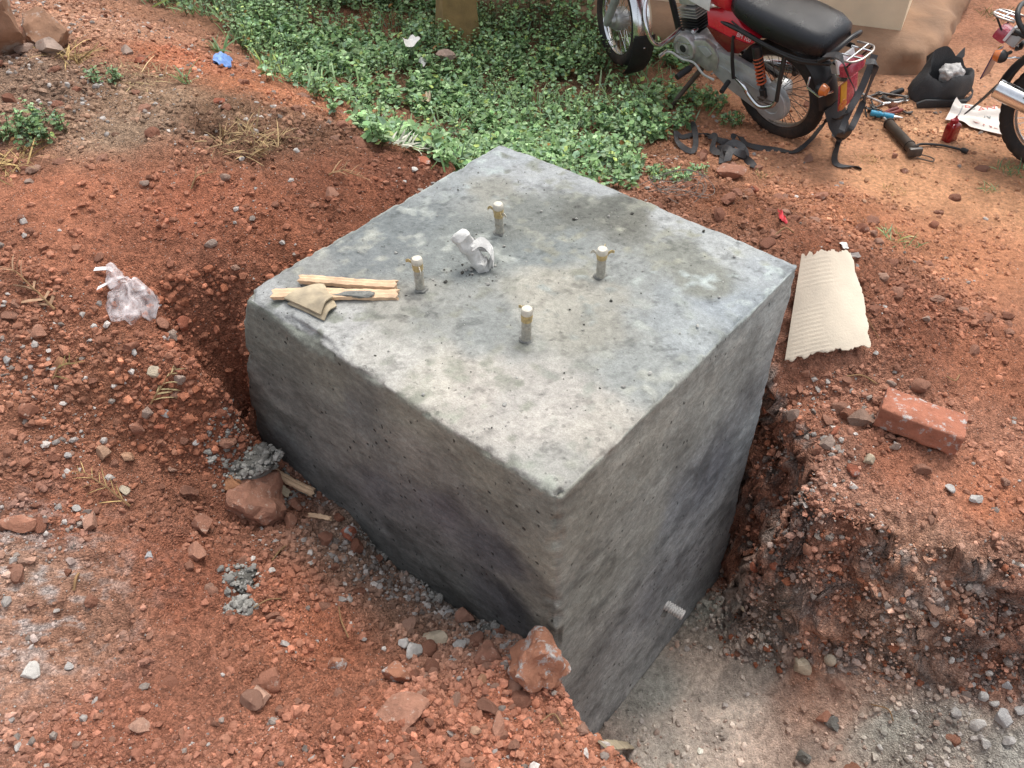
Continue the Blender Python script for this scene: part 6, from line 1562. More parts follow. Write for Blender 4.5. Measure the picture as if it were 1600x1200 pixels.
    lab = MB().box((.45, .1405, .735), (.15, .004, .075), Euler((.05, -.1, -.03)).to_matrix(), .0015); part(lab, 'tank_sticker', MAT['white_paint'])
    for sd in (1, -1):
        pan = [(.44, .655), (.27, .705), (.245, .672), (.19, .645), (.07, .622), (.12, .575), (.18, .515), (.25, .50), (.33, .535), (.40, .60)]
        pm_ = MB().prism(pan, sd * .105, sd * .140, .008); pm_.v = [(x_, y_ - sd * max(0, z_ - .585) * .62, z_) for x_, y_, z_ in pm_.v]
        pn = part(pm_, 'side_panel', body)
        low = [(.40, .60), (.26, .588), (.13, .592), (.10, .60), (.12, .575), (.18, .515), (.25, .50), (.33, .535)]
        part(MB().prism(low, sd * .136, sd * .1425, .001), 'panel_lower', lower, parent=pn)
        if decals and sd > 0:
            cu = bpy.data.curves.new('decal', 'FONT'); cu.body = 'BM 100'; cu.size = .030; cu.extrude = .0008; cu.materials.append(MAT['white_mark'])
            t = font_obj('decal', cu, pn); t.matrix_basis = Matrix.Translation((.205, .1335, .604)) @ Matrix.Rotation(PI, 4, 'Z') @ Matrix.Rotation(PI / 2 - .52, 4, 'X') @ Matrix.Rotation(math.radians(-3), 4, 'Z')
    seat = part(MB().loft([ell(.275, .745, .08, .03), ell(.262, .742, .115, .060), ell(.22, .735, .132, .072), ell(.12, .718, .142, .082), ell(0, .708, .150, .088), ell(-.13, .702, .150, .088), ell(-.235, .698, .142, .080), ell(-.30, .692, .120, .064), ell(-.325, .687, .075, .036)], True), 'seat', MAT['seat'], ang_=60)
    part(MB().tube(spline([(.24, .132, .675), (.10, .148, .650), (-.10, .154, .635), (-.25, .136, .635), (-.318, .08, .645)], 10), .0045, 6), 'seat_piping', MAT['rubber'], parent=seat)
    # frame
    for sd in (1, -1):
        part(MB().tube(spline([(.42, sd * .09, .62), (.20, sd * .115, .63), (0, sd * .125, .61), (-.18, sd * .12, .60), (-.34, sd * .09, .625)], 6), .0125, 10), 'frame_rail', MAT['black_metal'])
    part(MB().tube(spline([(.86, 0, .76), (.80, 0, .62), (.735, 0, .42), (.70, 0, .27)], 6), .019, 12), 'down_tube', MAT['black_metal'])
    part(MB().tube([(.85, 0, .83), (.60, 0, .70), (.38, 0, .62), (.34, 0, .40)], .017, 12), 'backbone', MAT['black_metal'])
    part(MB().tube(spline([(.83, .10, .68), (.79, .20, .62), (.735, .255, .545), (.70, .25, .46), (.675, .21, .425), (.66, .12, .44), (.655, .06, .455)], 8), .0125, 12), 'crash_bar', MAT['chrome'])
    part(MB().tube(spline([(.83, -.10, .68), (.79, -.20, .62), (.735, -.255, .545), (.70, -.25, .46), (.675, -.21, .425), (.66, -.12, .44), (.655, -.06, .455)], 8), .0125, 12), 'crash_bar', MAT['chrome'])
    # engine
    part(MB().loft([ell(.33, .40, .09, .06, pw=4), ell(.36, .40, .115, .085, pw=4), ell(.48, .395, .12, .095, pw=4), ell(.60, .39, .115, .085, pw=4), ell(.655, .39, .09, .06, pw=4)]), 'crankcase', MAT['alloy'])
    cyl = part(MB().tube([(.575, 0, .46), (.615, 0, .63)], .048, 18), 'cylinder', MAT['black_metal'])
    cd = Vector((.04, 0, .17)).normalized()
    for k in range(9):
        c_ = Vector((.575, 0, .47)) + cd * (.016 * k)
        R3 = Vector((0, 0, 1)).rotation_difference(cd).to_matrix()
        part(MB().box(c_, (.135, .15, .004), R3, .001), 'cooling_fin', MAT['alloy'] if k > 4 else MAT['black_metal'], parent=cyl)
    part(MB().box(Vector((.575, 0, .46)) + cd * .175, (.125, .12, .05), R3, .014), 'cylinder_head', MAT['alloy'])
    part(MB().lathe([(0, 0), (.012, 0), (.013, .03), (.009, .036), (0, .036)], (.53, .07, .50), 'y', 12), 'spark_cap', MAT['chrome'])
    part(MB().lathe([(.078, .095), (.08, .13), (.074, .142), (.056, .146), (.054, .139), (.030, .139), (.028, .145), (0, .145)], (.565, 0, .405), 'y', 36), 'magneto_cover', MAT['alloy'])
    part(MB().lathe([(.022, .142), (.022, .147), (0, .148)], (.565, 0, .405), 'y', 18), 'plug', MAT['black_metal'])
    for dz in (.034, -.034): part(MB().box((.565, .1465, .405 + dz), (.115, .003, .006), Euler((0, .25, 0)).to_matrix(), .001), 'cover_rib', MAT['chrome'])
    part(MB().prism([(.50, .475), (.42, .50), (.36, .475), (.325, .43), (.33, .35), (.40, .31), (.47, .335), (.52, .33)], .10, .130, .012), 'sprocket_cover', MAT['alloy'])
    part(MB().prism([(.47, .45), (.40, .47), (.36, .44), (.40, .40)], .130, .138, .006), 'cover_boss', MAT['grey_paint'])
    # chain case with its round tail
    cc = [(.37, .46), (.20, .455), (.05, .435)] + [(-.035 + .105 * math.cos(a_), .285 + .105 * math.sin(a_)) for a_ in np.linspace(math.radians(75), math.radians(180), 12)] + [(-.035 + .105 * math.cos(a_), .285 + .105 * math.sin(a_)) for a_ in np.linspace(math.radians(192), math.radians(262), 8)] + [(.10, .215), (.25, .255), (.37, .315)]
    case = part(MB().prism(cc, .085, .118, .004), 'chain_case', MAT['grey_paint'])
    part(MB().lathe([(.098, .117), (.094, .124), (.060, .126), (.056, .122), (.02, .122), (.018, .132), (0, .132)], (-.035, 0, .285), 'y', 32), 'case_cover', MAT['grey_paint'], parent=case)
    part(MB().prism([(.36, .39), (.05, .335), (.05, .325), (.36, .375)], .118, .122, .002), 'case_rib', MAT['grey_paint'], parent=case)
    part(MB().prism([(.31, .44), (.07, .415), (.07, .39), (.31, .41)], .118, .121, .002), 'case_rib', MAT['grey_paint'], parent=case)
    part(MB().tube([(.33, .05, .36), (0, .05, R_)], .018, 8), 'swing_arm', MAT['black_metal']); part(MB().tube([(.33, -.08, .36), (0, -.08, R_)], .018, 8), 'swing_arm', MAT['black_metal'])
    # shock absorbers
    for sd in (1, -1):
        t_, b_ = Vector((.07, sd * .135, .595)), Vector((.0, sd * .135, .32)); dd_ = (b_ - t_)
        sh = part(MB().tube([t_, t_ + dd_ * .30, t_ + dd_ * .38], [.026, .026, .018], 14), 'shock_absorber', MAT['black_metal'])
        u_ = dd_.normalized().orthogonal().normalized(); v_ = dd_.normalized().cross(u_)
        part(MB().tube([t_ + dd_ * (.20 + .55 * k / 90) + (u_ * math.cos(k * .55) + v_ * math.sin(k * .55)) * .023 for k in range(91)], .0048, 6), 'spring', MAT['spring'], parent=sh)
        part(MB().tube([t_ + dd_ * .2, t_ + dd_ * .82, t_ + dd_ * .84, t_ + dd_], [.012, .012, .020, .018], 12), 'damper', MAT['black_metal'], parent=sh)
        part(MB().tube([b_ + Vector((0, -sd * .02, 0)), b_ + Vector((0, sd * .025, 0))], .016, 12), 'mount', MAT['iron'], parent=sh)
    part(MB().tube(spline([(.20, .13, .36), (.10, .175, .365), (.07, .18, .335), (-.01, .185, .295), (-.09, .185, .33), (-.115, .18, .37)], 8), .0115, 12), 'foot_guard', MAT['chrome'])
    part(MB().tube(spline([(-.115, .18, .365), (-.11, .16, .48), (-.105, .13, .60)], 6), .0115, 10), 'guard_post', MAT['black_metal'])
    part(MB().tube(spline([(.22, .135, .60), (.21, .15, .48), (.20, .145, .36)], 6), .010, 8), 'bracket', MAT['black_metal'])
    for k in range(2): part(MB().tube([(.0, .188, .33 + .02 * k), (-.10, .188, .34 + .02 * k)], .004, 6), 'guard_rod', MAT['iron'])
    # levers, pegs, stand
    gl = part(MB().tube(spline([(.66, .20, .37), (.62, .185, .385), (.55, .165, .355), (.47, .16, .36), (.40, .16, .315), (.33, .15, .30)], 6), .007, 8), 'gear_lever', MAT['alloy'])
    part(MB().tube([(.66, .17, .372), (.66, .235, .368)], .010, 10), 'lever_rubber', MAT['chrome'], parent=gl)
    part(MB().tube([(.50, .09, .33), (.50, .17, .315)], .013, 10), 'peg_mount', MAT['iron']); part(MB().tube([(.50, .16, .315), (.51, .255, .305)], .018, 12), 'foot_peg', MAT['rubber'])
    part(MB().tube([(.50, -.09, .33), (.50, -.25, .305)], .018, 12), 'foot_peg', MAT['rubber'])
    part(MB().tube([(.46, .10, .30), (.50, .15, .22), (.545, .21, .13), (.57, .25, .06)], [.016, .015, .013, .013], 10), 'side_stand', MAT['iron'])
    part(MB().tube([(.22, .16, .34), (.20, .24, .33)], .014, 10), 'passenger_peg', MAT['rubber']); part(MB().tube([(-.02, -.18, .40), (-.03, -.26, .39)], .014, 10), 'passenger_peg', MAT['rubber'])
    # exhaust on the right
    ex = part(MB().tube(spline([(.64, -.03, .58), (.72, -.06, .50), (.71, -.10, .33), (.62, -.14, .23), (.45, -.155, .22)], 7), .017, 12), 'exhaust_pipe', MAT['chrome'])
    part(MB().tube([(.46, -.155, .22), (.40, -.157, .228), (.10, -.175, .30), (-.26, -.195, .375), (-.30, -.197, .383), (-.305, -.197, .384)], [.018, .040, .046, .048, .046, .030], 20), 'silencer', MAT['chrome'])
    pk = part(MB().prism([(.14, .37), (.05, .41), (-.12, .425), (-.165, .40), (-.06, .36)], -.262, -.236, .006), 'heel_plate', MAT['black_metal'])
    # tail
    def rear_secs(a_0, a_1, rad, hw, n, dip, th=.004):
        secs = []
        for i in range(n + 1):
            a_ = a_0 + (a_1 - a_0) * i / n; sec = []
            for (o_, s_) in ((0, 1), (th, -1)):
                for k in range(9):
                    u = (k / 8 * 2 - 1) * s_; r_ = rad - o_ - dip * (u * u) ** 1.4; sec.append((r_ * math.cos(a_), u * hw, r_ * math.sin(a_) + R_ + .03))
            secs.append(sec)
        return secs
    part(MB().loft(rear_secs(math.radians(60), math.radians(178), R_ + .055, .075, 26, .035)), 'rear_mudguard', MAT['black_metal'])
    part(MB().loft([[(-.335, .075, .34), (-.345, 0, .345), (-.335, -.075, .34), (-.33, 0, .337)], [(-.38, .075, .25), (-.392, 0, .25), (-.38, -.075, .25), (-.377, 0, .247)], [(-.43, .05, .17), (-.438, 0, .165), (-.43, -.05, .17), (-.427, 0, .167)]]), 'mud_flap', MAT['rubber'])
    part(MB().box((-.345, 0, .575), (.06, .10, .06), Euler((0, .35, 0)).to_matrix(), .012), 'lamp_bracket', MAT['grey_paint'])
    tl = part(MB().box((-.40, 0, .585), (.075, .13, .065), Euler((0, .35, 0)).to_matrix(), .02), 'tail_light', MAT['red_lens'])
    part(MB().box((-.366, 0, .60), (.014, .135, .075), Euler((0, .35, 0)).to_matrix(), .004), 'lamp_rim', MAT['white_paint'], parent=tl)
    for sd in (1, -1):
        st = part(MB().tube([(-.33, sd * .05, .52), (-.345, sd * .125, .515)], .009, 8), 'indicator', MAT['black_metal'])
        part(MB().lathe([(0, -.035), (.022, -.03), (.031, -.006), (.031, .004)], (-.35, sd * .145, .515), 'x', 18), 'lens', MAT['amber'], parent=st)
        part(MB().lathe([(.032, 0), (.031, .012), (.018, .03), (0, .034)], (-.35, sd * .145, .515), 'x', 18), 'shell', MAT['black_metal'], parent=st)
    pl = part(MB().box((-.405, 0, .44), (.006, .15, .14), Euler((0, .12, 0)).to_matrix(), .002), 'number_plate', tail[0])
    part(MB().box((-.411, .045, .455), (.005, .045, .12), Euler((0, .12, 0)).to_matrix(), .001), 'plate_sticker', tail[1], parent=pl)
    part(MB().lathe([(0, .008), (.03, .006), (.032, 0)], (-.413, .045, .395), 'x', 18, Matrix.Rotation(PI, 3, 'Z')), 'reflector', MAT['amber'], parent=pl)
    part(MB().tube([(-.24, .095, .515), (-.25, .12, .47), (-.33, .13, .455), (-.36, .06, .46)], .006, 8), 'plate_stay', MAT['chrome'])
    # grab rail and wire carrier behind the seat
    part(MB().tube(spline([(-.29, .115, .635), (-.335, .11, .67), (-.365, .085, .71), (-.375, 0, .73), (-.365, -.085, .71), (-.335, -.11, .67), (-.29, -.115, .635)], 8), .0125, 12), 'grab_rail', MAT['black_metal'])
    ca = part(MB().tube(spline([(-.36, .085, .66), (-.44, .085, .668), (-.472, .05, .672), (-.477, 0, .673), (-.472, -.05, .672), (-.44, -.085, .668), (-.36, -.085, .66)], 6), .0058, 8), 'carrier', MAT['rim_worn'])
    for y_ in (-.04, .04): part(MB().tube([(-.36, y_, .66), (-.475, y_ * .9, .673)], .0048, 8), 'carrier_bar', MAT['chrome'], parent=ca)
    for y_ in (-.08, .08): part(MB().tube([(-.45, y_, .67), (-.40, y_ * .7, .60), (-.33, y_ * .6, .60)], .005, 8), 'carrier_stay', MAT['black_metal'], parent=ca)
    part(MB().tube([(-.42, -.085, .667), (-.42, .085, .667)], .0045, 8), 'carrier_bar', MAT['chrome'], parent=ca)
    return root
pA = G(1212, 206); pA[2] -= .008
pB = P(937, 94, pA[2] - .02); dv = pB - pA
bikeA = make_bike(pA, math.atan2(dv[1], dv[0]), -12, -.03, 'black-seated red motorcycle with spoked wheels leaning on its stand by the weeds', MAT['red_paint'], MAT['dark_red'], MAT['rim_worn'], -22, True, (MAT['red_lens'], MAT['yellow']))
bikeA.scale = (.975, .975, .975)
pC = G(1622, 262); pC[2] -= .006
bikeB = make_bike(pC, math.radians(-42), -7, 0, 'second motorcycle with long chrome silencer cut off by the right edge of the view', MAT['purple_paint'], MAT['black_metal'], MAT['chrome'], 10, False, (MAT['purple_paint'], MAT['yellow']))

# ------------------------------------------------------------------ rubber straps
MA = Matrix.Translation(bikeA.location) @ bikeA.rotation_euler.to_matrix().to_4x4() @ Matrix.Scale(.975, 4)
def bw(x_, y_, z_): return np.array(MA @ Vector((x_, y_, z_)))
MAT['strap'] = mat_plain('strap', (.035, .034, .036), .6, var=.35, scale=30, bump=.3, bscale=90, dust=.3, dustcol=(.13, .09, .065))
def strap(paths, w_, label, group=None, turn=1.0, seed=0):
    o = np.array(paths[0][0]); m = MB()
    for k, pth in enumerate(paths):
        pts = spline([np.array(p) - o for p in pth], 8); n = len(pts); sides = []
        for i in range(n):
            t = Vector(pts[min(i + 1, n - 1)]) - Vector(pts[max(i - 1, 0)]); t.normalize()
            s0 = t.cross(Vector((0, 0, 1))); s0 = s0.normalized() if s0.length > .25 else Vector((1, .1, 0))
            a_ = turn * (.9 * math.sin(i * .13 + seed + k) + .25 * math.sin(i * .31)); s0 = Matrix.Rotation(a_, 3, t) @ s0
            sides.append(s0)
        m.ribbon(pts, w_, sides, .003)
    ob = m.build('rubber_strap', MAT['strap'], None, True, 60, loc=o)
    return tag(ob, label, 'rubber strap', group)
yr = bw(-.45, .09, .65)[1]
def hang(px, py, dy=0.0): return PY(px, py, yr - .03 + dy)
knot = G(1309, 226) + [0, 0, .03]
strap([[bw(-.33, .13, .69), hang(1312, 88), hang(1325, 118), hang(1336, 148, -.02), hang(1322, 185, -.05), hang(1312, 212, -.10), knot, gp(1303, 250, .012), gp(1310, 261, .01), gp(1335, 262, .008), gp(1346, 266, .006)],
       [bw(-.50, .05, .675), hang(1369, 100), hang(1358, 135, .02), hang(1342, 175, 0), hang(1325, 208, -.06), knot], [knot + [0, 0, .004], gp(1302, 218, .03), gp(1306, 211, .035), gp(1314, 216, .03), knot]],
      .030, 'black rubber strap hanging from the carrier and knotted above the ground', 'rubber straps of the motorcycle', .7, 1)
strap([[bw(-.50, -.02, .675), hang(1345, 140, -.01), hang(1318, 182, -.04), gp(1286, 215, .10), gp(1262, 230, .035), gp(1240, 240, .01), gp(1215, 236, .008), gp(1185, 234, .012), gp(1165, 228, .015), gp(1156, 219, .02)]], .032, 'long black strap trailing from the carrier across the ground to a buckle', 'rubber straps of the motorcycle', .5, 4)
strap([[gp(1157, 222, .01), gp(1148, 218, .03), gp(1144, 222, .02), gp(1150, 230, .01), gp(1140, 232, .008), gp(1122, 222, .01), gp(1105, 214, .015), gp(1085, 213, .012), gp(1066, 217, .012), gp(1055, 216, .03), gp(1058, 226, .02), gp(1070, 236, .012), gp(1082, 240, .015), gp(1086, 230, .03), gp(1083, 205, .03), gp(1078, 198, .02)]], .030, 'looped black strap lying on the bare soil beside the weeds', 'rubber straps of the motorcycle', .8, 2)
strap([[gp(1100, 216, .02), gp(1112, 222, .03), gp(1125, 228, .03), gp(1136, 236, .04), gp(1125, 245, .02), gp(1112, 240, .03), gp(1115, 228, .05), gp(1108, 220, .03)], [gp(1128, 258, .01), gp(1130, 244, .03), gp(1142, 240, .06), gp(1156, 243, .05), gp(1165, 250, .03), gp(1155, 254, .05), gp(1140, 250, .05), gp(1135, 258, .02)],
       [gp(1148, 248, .04), gp(1165, 254, .02), gp(1178, 262, .01), gp(1186, 264, .006)], [gp(1118, 238, .02), gp(1135, 246, .05), gp(1152, 250, .03), gp(1160, 244, .04)]], .036, 'tangled bunch of black straps heaped on the bare soil', 'rubber straps of the motorcycle', 1.2, 5)

# ------------------------------------------------------------------ tools on the ground
MAT['dark_steel'] = mat_plain('dark_steel', (.10, .095, .09), .45, metal=.7, var=.3, dust=.25)
MAT['steel'] = mat_plain('steel', (.55, .54, .53), .3, metal=.9, var=.2, dust=.15)
MAT['pump_body'] = mat_plain('pump_body', srgb(84, 74, 66, KA), .55, metal=.3, var=.3, scale=25, dust=.3, dustcol=tuple(srgb(120, 92, 70, KA)))
MAT['blue_plastic'] = mat_plain('blue_plastic', srgb(60, 165, 205, .75), .4, var=.15, scale=40)
MAT['red_handle'] = mat_plain('red_handle', srgb(150, 62, 54, KA), .5, var=.3, dust=.2)
def gq(px, py, up, o): return G(px, py) + np.array([0, 0, up]) - o
o = G(1405, 222); pump = empty('tyre_pump', o)
b0, b1_ = gq(1385, 199, .030, o), gq(1426, 246, .034, o)
bar = MB(); dirp = b1_ - b0
bar.tube([b0 - dirp * .0, b0 + dirp * .02, b0 + dirp * .97, b1_], [.024, .026, .028, .030], 18)
for t in (.03, .80, .95): bar.tube([b0 + dirp * t, b0 + dirp * (t + .02)], .031, 18)
bar.build('barrel', MAT['pump_body'], pump)
MB().tube([b0 - dirp * .16, b0 + dirp * .05], .007, 10).build('rod', MAT['steel'], pump)
h0, h1_ = gq(1358, 184, .030, o), gq(1394, 191, .030, o)
MB().tube([h0, h0 + (h1_ - h0) * .02, h0 + (h1_ - h0) * .42, h0 + (h1_ - h0) * .46, h0 + (h1_ - h0) * .54, h0 + (h1_ - h0) * .58, h0 + (h1_ - h0) * .98, h1_], [.014, .017, .017, .013, .013, .017, .017, .014], 16).build('handle', MAT['blue_plastic'], pump)
MB().box(b1_ + np.array([.0, -.004, 0]), (.075, .03, .05), Euler((0, 0, math.atan2(dirp[1], dirp[0]) + PI / 2)).to_matrix(), .012).build('foot_block', MAT['dark_steel'], pump)
MB().tube(spline([gq(1432, 246, .02, o), gq(1450, 249, .015, o), gq(1458, 252, .012, o), gq(1455, 256, .012, o), gq(1440, 253, .015, o), gq(1430, 252, .02, o)], 6), .0035, 8).build('foot_stirrup', MAT['iron'], pump)
hs = MB().tube(spline([gq(1429, 240, .03, o), gq(1432, 233, .025, o), gq(1445, 229, .014, o), gq(1470, 230, .012, o), gq(1492, 235, .012, o), gq(1503, 238, .012, o)], 8), .0065, 10).build('hose', MAT['rubber'], pump)
MB().tube([gq(1500, 237, .014, o), gq(1503, 238, .014, o), gq(1510, 241, .014, o)], [.009, .013, .013], 10).build('nozzle', MAT['rubber'], hs)
tag(pump, 'hand tyre pump with blue handle and dark barrel lying on the yard', 'tyre pump')
def bar_tool(pts, rr, name, label, cat, mat, lift=.012, ends=None, n=10):
    o = G(*pts[0]); P_ = [gq(a_, b__, lift, o) for a_, b__ in pts]
    m = MB(); sp_ = spline(P_, 5); rl = list(np.interp(np.linspace(0, 1, len(sp_)), np.linspace(0, 1, len(rr)), rr)); m.tube(sp_, rl, n)
    if ends:
        for e_, k in ((sp_[0], 0), (sp_[-1], 1)):
            if ends[k]:
                d = Vector(sp_[1] - sp_[0]) if k == 0 else Vector(sp_[-1] - sp_[-2]); a_ = math.atan2(d.y, d.x)
                m.tube([np.array(e_) + np.array([ends[k] * math.cos(t), ends[k] * math.sin(t), 0]) for t in np.linspace(a_ + .6, a_ + 2 * PI - .6, 14)] if k else [np.array(e_) + np.array([ends[k] * math.cos(t), ends[k] * math.sin(t), 0]) for t in np.linspace(a_ + PI + .6, a_ + 3 * PI - .6, 14)], .0055, 8)
    return tag(m.build(name, MAT[mat], None, loc=o), label, cat)
bar_tool([(1341, 150), (1350, 157), (1377, 169)], [.010, .007, .008], 'tyre_lever', 'bright steel tyre lever pointing at the pump handle', 'tyre lever', 'steel', .03)
bar_tool([(1334, 157), (1352, 155), (1372, 150)], [.007, .006, .008], 'spanner', 'dark spanner half behind the hanging strap', 'spanner', 'dark_steel', .014, (.014, .016))
bar_tool([(1373, 153), (1395, 156), (1414, 159)], [.007, .006, .007], 'spanner', 'long dark ring spanner pointing at the black bag', 'spanner', 'dark_steel', .03, (.013, .012))
bar_tool([(1376, 166), (1400, 164), (1415, 160)], [.009, .007, .007], 'spanner', 'lighter steel spanner nearest the pliers', 'spanner', 'steel', .014, (.014, .010))
bar_tool([(1378, 156), (1384, 161), (1396, 163), (1410, 160)], [.012, .014, .012, .009], 'chain_tool', 'dark chain breaker lying between the two long spanners', 'tool', 'dark_steel', .02)
o = G(1392, 152); sd_ = empty('screwdriver', o)
MB().tube([gq(1390, 153, .02, o), gq(1392, 152, .02, o), gq(1408, 146, .02, o), gq(1409, 145.5, .02, o)], [.012, .016, .016, .011], 12).build('handle', MAT['rubber'], sd_); MB().tube([gq(1372, 159, .02, o), gq(1391, 152.5, .02, o)], .005, 8).build('shaft', MAT['dark_steel'], sd_)
tag(sd_, 'screwdriver with thick black handle nearest the house plinth', 'screwdriver')
o = G(1385, 181); pl_ = empty('pliers', o)
MB().tube(spline([gq(1379, 183, .02, o), gq(1388, 178, .02, o), gq(1401, 174, .02, o)], 5), [.010] * 11, 10).build('handle', MAT['red_handle'], pl_)
MB().tube(spline([gq(1379, 184, .02, o), gq(1392, 182, .02, o), gq(1408, 177, .02, o)], 5), [.010] * 11, 10).build('handle', MAT['red_handle'], pl_)
MB().tube([gq(1368, 186, .02, o), gq(1374, 185, .02, o), gq(1381, 183, .02, o)], [.006, .016, .012], 10).build('jaw', MAT['dark_steel'], pl_)
tag(pl_, 'pliers with worn red handles beside the blue pump handle', 'pliers')
bar_tool([(1392, 187), (1400, 187), (1409, 188)], [.010, .008, .004], 'screwdriver', 'short screwdriver with bright steel tip by the blue handle', 'screwdriver', 'steel', .014)
bar_tool([(1405, 174), (1414, 179), (1420, 180), (1424, 178)], [.005, .006, .009, .007], 'hook_spanner', 'small black hooked spanner next to the pliers', 'spanner', 'dark_steel', .012)
o = G(1362, 178); m = MB(); r = np.random.default_rng(91)
for k in range(14):
    a_ = r.uniform(0, 3.1); c_ = np.array([r.normal(0, .022), r.normal(0, .03), .012 + .02 * r.random()]); L_ = r.uniform(.03, .055)
    d_ = np.array([math.cos(a_), math.sin(a_), .3 * r.normal()]) * L_; m.tube([c_ - d_, c_ + d_, c_ + d_ + [0, 0, .01]], .0045, 6)
tag(m.build('key_bunch', MAT['dark_steel'], None, loc=o), 'bunch of black hex keys heaped at the end of the blue handle', 'hex keys')
bar_tool([(1424, 180), (1431, 187), (1437, 194)], [.0014, .0014, .0014], 'wire', 'thin loose wire between the pliers and the oil bottle', 'wire', 'wire', .006)

# bag
MAT['bag_cloth'] = mat_plain('bag_cloth', (.045, .046, .048), .75, var=.3, scale=14, bump=.5, bscale=120, dust=.18, dustcol=(.11, .085, .07))
o = G(1462, 152); o = np.array([o[0], o[1], h1(o[0], o[1])]); K = 40; V = []; Fc = []
rings = [(.150, .115, 0.0, 0), (.165, .125, .03, 0), (.168, .125, .09, 0), (.155, .115, .15, 0), (.140, .100, .195, 1), (.128, .088, .212, 1), (.118, .078, .200, 0), (.110, .07, .14, 0), (.10, .065, .06, 0), (.02, .02, .03, 0)]
for i, (ra, rb, z_, e_) in enumerate(rings):
    for k in range(K):
        a_ = 2 * PI * k / K
        nn = vnoise(np.array([math.cos(a_) * 2.2 + 5]), np.array([math.sin(a_) * 2.2]), np.array([z_ * 9.0 + .3]), 171)[0]
        n2 = vnoise(np.array([math.cos(a_) * 6 + 5]), np.array([math.sin(a_) * 6]), np.array([z_ * 26.0 + .3]), 172)[0]
        sc_ = 1 + .16 * nn + .06 * n2
        back = max(0, math.sin(a_ - .3)) * .075 * (z_ / .2) ; tip = max(0, math.cos(2 * (a_ - 1.9))) * .04 * (z_ / .2) ** 2
        front = -.05 * max(0, -math.sin(a_)) * (z_ / .2)
        V.append((ra * sc_ * math.cos(a_) + .02 * z_ * 5, rb * sc_ * math.sin(a_) - .02 * z_, .80 * max(0, z_ + .62 * back * e_ + back * .6 + tip + front + .02 * nn * (z_ > .02))))
for i in range(len(rings) - 1):
    for k in range(K): Fc.append((i * K + k, i * K + (k + 1) % K, (i + 1) * K + (k + 1) % K, (i + 1) * K + k))
Fc.append(tuple(range(K))[::-1]); Fc.append(tuple((len(rings) - 1) * K + k for k in range(K)))
bagb = empty('tool_bag', o); MB().add(V, Fc).build('bag_body', MAT['bag_cloth'], bagb, True, 70)
MB().ribbon(spline([gq(1497, 143, .10, o), gq(1508, 144, .05, o), gq(1518, 150, .02, o), gq(1512, 158, .015, o), gq(1498, 163, .012, o), gq(1485, 166, .012, o)], 8), .028, [.3, .8, .6], .005).build('strap', MAT['bag_cloth'], bagb)
MB().ribbon(spline([gq(1440, 120, .10, o), gq(1450, 128, .16, o), gq(1470, 140, .15, o), gq(1490, 130, .19, o)], 8), .05, [0, .5, .8], .006).build('flap', MAT['bag_cloth'], bagb)
MB().prism([(-.155, 0), (.12, .0), (.12, .04), (-.12, .05), (-.17, .03)], -.135, -.115, .008).build('pocket', MAT['bag_cloth'], bagb)
tag(bagb, 'open black cloth tool bag slumped on the ground by the house', 'bag')
V, Fc = rock_verts(4, 93, 0, .35, .85, 2.5); MAT['film_white'] = mat_plain('film_white', srgb(205, 203, 200, .8), .35, var=.25, scale=40, bump=.9, bscale=60)
V = V * (1 + .10 * np.abs(fbm(V[:, 0] * 6, V[:, 1] * 6, V[:, 2] * 6, oct=3, seed=175)))[:, None]
tag(obj('plastic_ball', new_mesh('plastic_ball', V * .072, Fc, MAT['film_white'], True), None, o + [.03, -.03, .155]), 'crumpled clear plastic stuffed into the mouth of the black bag', 'plastic film')

# printed sack
MAT['sack'] = mat_plain('sack', srgb(240, 232, 224, .78), .7, var=.06, scale=10, bump=.3, bscale=100)
MAT['sack_red'] = mat_plain('sack_red', srgb(214, 120, 110, .75), .7, var=.25); MAT['sack_grey'] = mat_plain('sack_grey', srgb(150, 160, 160, .75), .7, var=.25)
sc4 = [G(1475, 192), G(1489, 168), G(1556, 172), G(1566, 214)]; o = sum(sc4) / 4; n = 26; V = []; Fc = []
def sack_pt(u, v, k=0):
    p = (sc4[0] * (1 - u) + sc4[3] * u) * (1 - v) + (sc4[1] * (1 - u) + sc4[2] * u) * v - o
    zz = .018 + .03 * math.exp(-((v - .55 - .1 * u) / .10) ** 2) + .025 * vnoise(np.array([u * 4.]), np.array([v * 4.]), np.array([.5]), 181)[0] + .05 * max(0, 1 - u * 6) * v
    return p + np.array([0, 0, zz + k * .002])
for k in (0, 1):
    for j in range(n + 1):
        for i in range(n + 1): V.append(sack_pt(i / n, j / n, k))
M2 = (n + 1) ** 2; g = lambda k, i, j: k * M2 + j * (n + 1) + i
for j in range(n):
    for i in range(n): Fc.append((g(1, i, j), g(1, i + 1, j), g(1, i + 1, j + 1), g(1, i, j + 1))); Fc.append((g(0, i, j + 1), g(0, i + 1, j + 1), g(0, i + 1, j), g(0, i, j)))
for i in range(n):
    for (p, q_) in (((i, 0), (i + 1, 0)), ((i + 1, n), (i, n)), ((0, i + 1), (0, i)), ((n, i), (n, i + 1))): Fc.append((g(0, *p), g(0, *q_), g(1, *q_), g(1, *p)))
sack = MB().add(V, Fc).build('printed_sack', MAT['sack'], None, True, 60, loc=o)
tag(sack, 'white plastic sack with red lettering half under the second motorcycle wheel', 'sack')
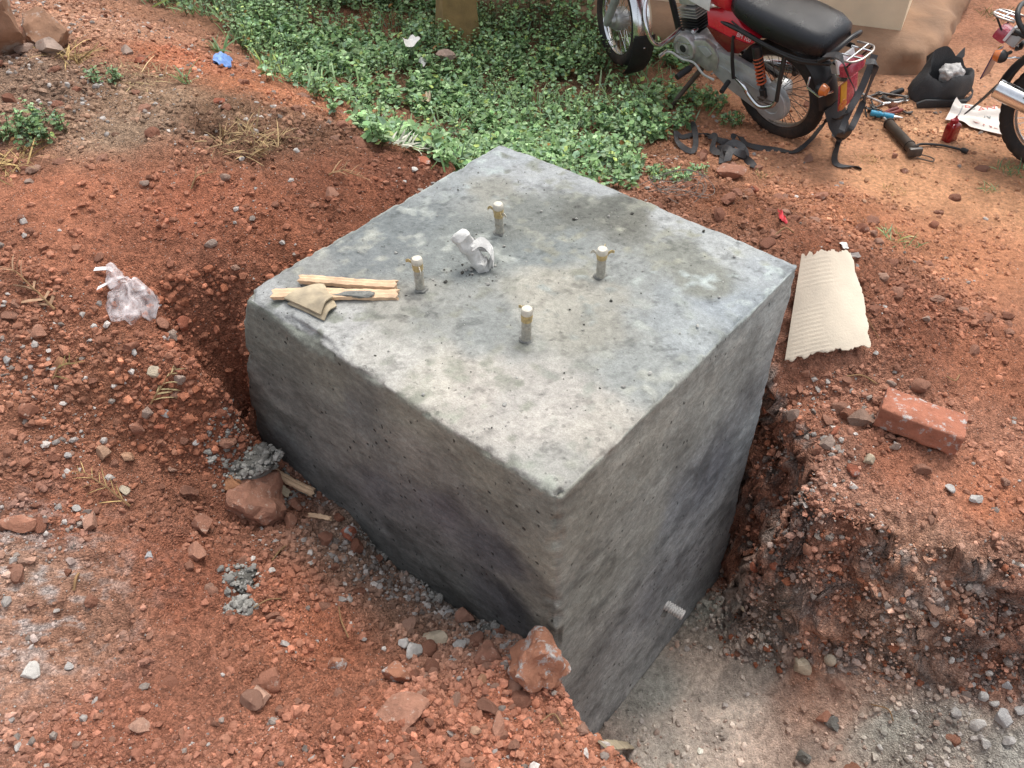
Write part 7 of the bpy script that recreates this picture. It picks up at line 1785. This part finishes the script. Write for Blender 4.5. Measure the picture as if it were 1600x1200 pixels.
for (txt, u, v, sz, mt) in (('ONE', .42, .12, .075, 'sack_red'), ('AN', .56, .72, .065, 'sack_red'), ('N', .66, .42, .05, 'sack_grey'), ('S', .38, .66, .07, 'sack_grey'), ('P', .26, .66, .07, 'sack_red')):
    cu = bpy.data.curves.new('print', 'FONT'); cu.body = txt; cu.size = sz; cu.extrude = .0006; cu.materials.append(MAT[mt]); cu.resolution_u = 3
    P0 = Vector(sack_pt(u, v, 1)); ex = (Vector(sack_pt(min(1, u + .25), v, 1)) - P0).normalized(); ey = Vector(sack_pt(u, min(1, v + .3), 1)) - P0; nz_ = ex.cross(ey).normalized(); ey = nz_.cross(ex)
    t = font_obj('print', cu, sack); t.matrix_basis = Matrix.Translation(P0 + nz_ * .006) @ Matrix((ex, ey, nz_)).transposed().to_4x4()

# oil bottle
mo, nt, b_ = nodes_of('red_oil'); b_.inputs['Base Color'].default_value = (.30, .008, .012, 1); b_.inputs['Roughness'].default_value = .15; b_.inputs['Transmission Weight'].default_value = .25; b_.inputs['Coat Weight'].default_value = .5
MAT['red_oil'] = mo
MAT['red_plastic'] = mat_plain('red_plastic', (.30, .012, .02), .4, var=.2, dust=.1)
o = G(1482, 219); bt = empty('oil_bottle', o, (0, 0, .5))
def rrect(w_, d_, z_, n=24):
    return [(w_ * math.copysign(abs(math.cos(a_)) ** .5, math.cos(a_)), d_ * math.copysign(abs(math.sin(a_)) ** .5, math.sin(a_)), z_) for a_ in np.linspace(0, 2 * PI, n, endpoint=False)]
MB().loft([rrect(.036, .024, 0), rrect(.040, .028, .006), rrect(.040, .028, .082), rrect(.036, .025, .094), rrect(.022, .018, .102), rrect(.015, .015, .104)]).build('bottle', MAT['red_oil'], bt)
MB().lathe([(.0175, .102), (.0175, .118), (.014, .122), (.006, .130), (.0045, .14)], n=16).build('cap', MAT['red_plastic'], bt)
MB().tube(spline([(0, 0, .13), (.012, 0, .155), (.035, .01, .185)], 5), [.0035] * 11, 8).build('spout', MAT['white_paint'], bt)
MB().lathe([(0, .086), (.009, .086), (.009, .118), (.011, .118), (.011, .126), (0, .126)], (-.026, 0, 0), n=12).build('stopper', MAT['red_plastic'], bt)
tag(bt, 'small red oil bottle with a thin spout standing on the yard', 'oil bottle')
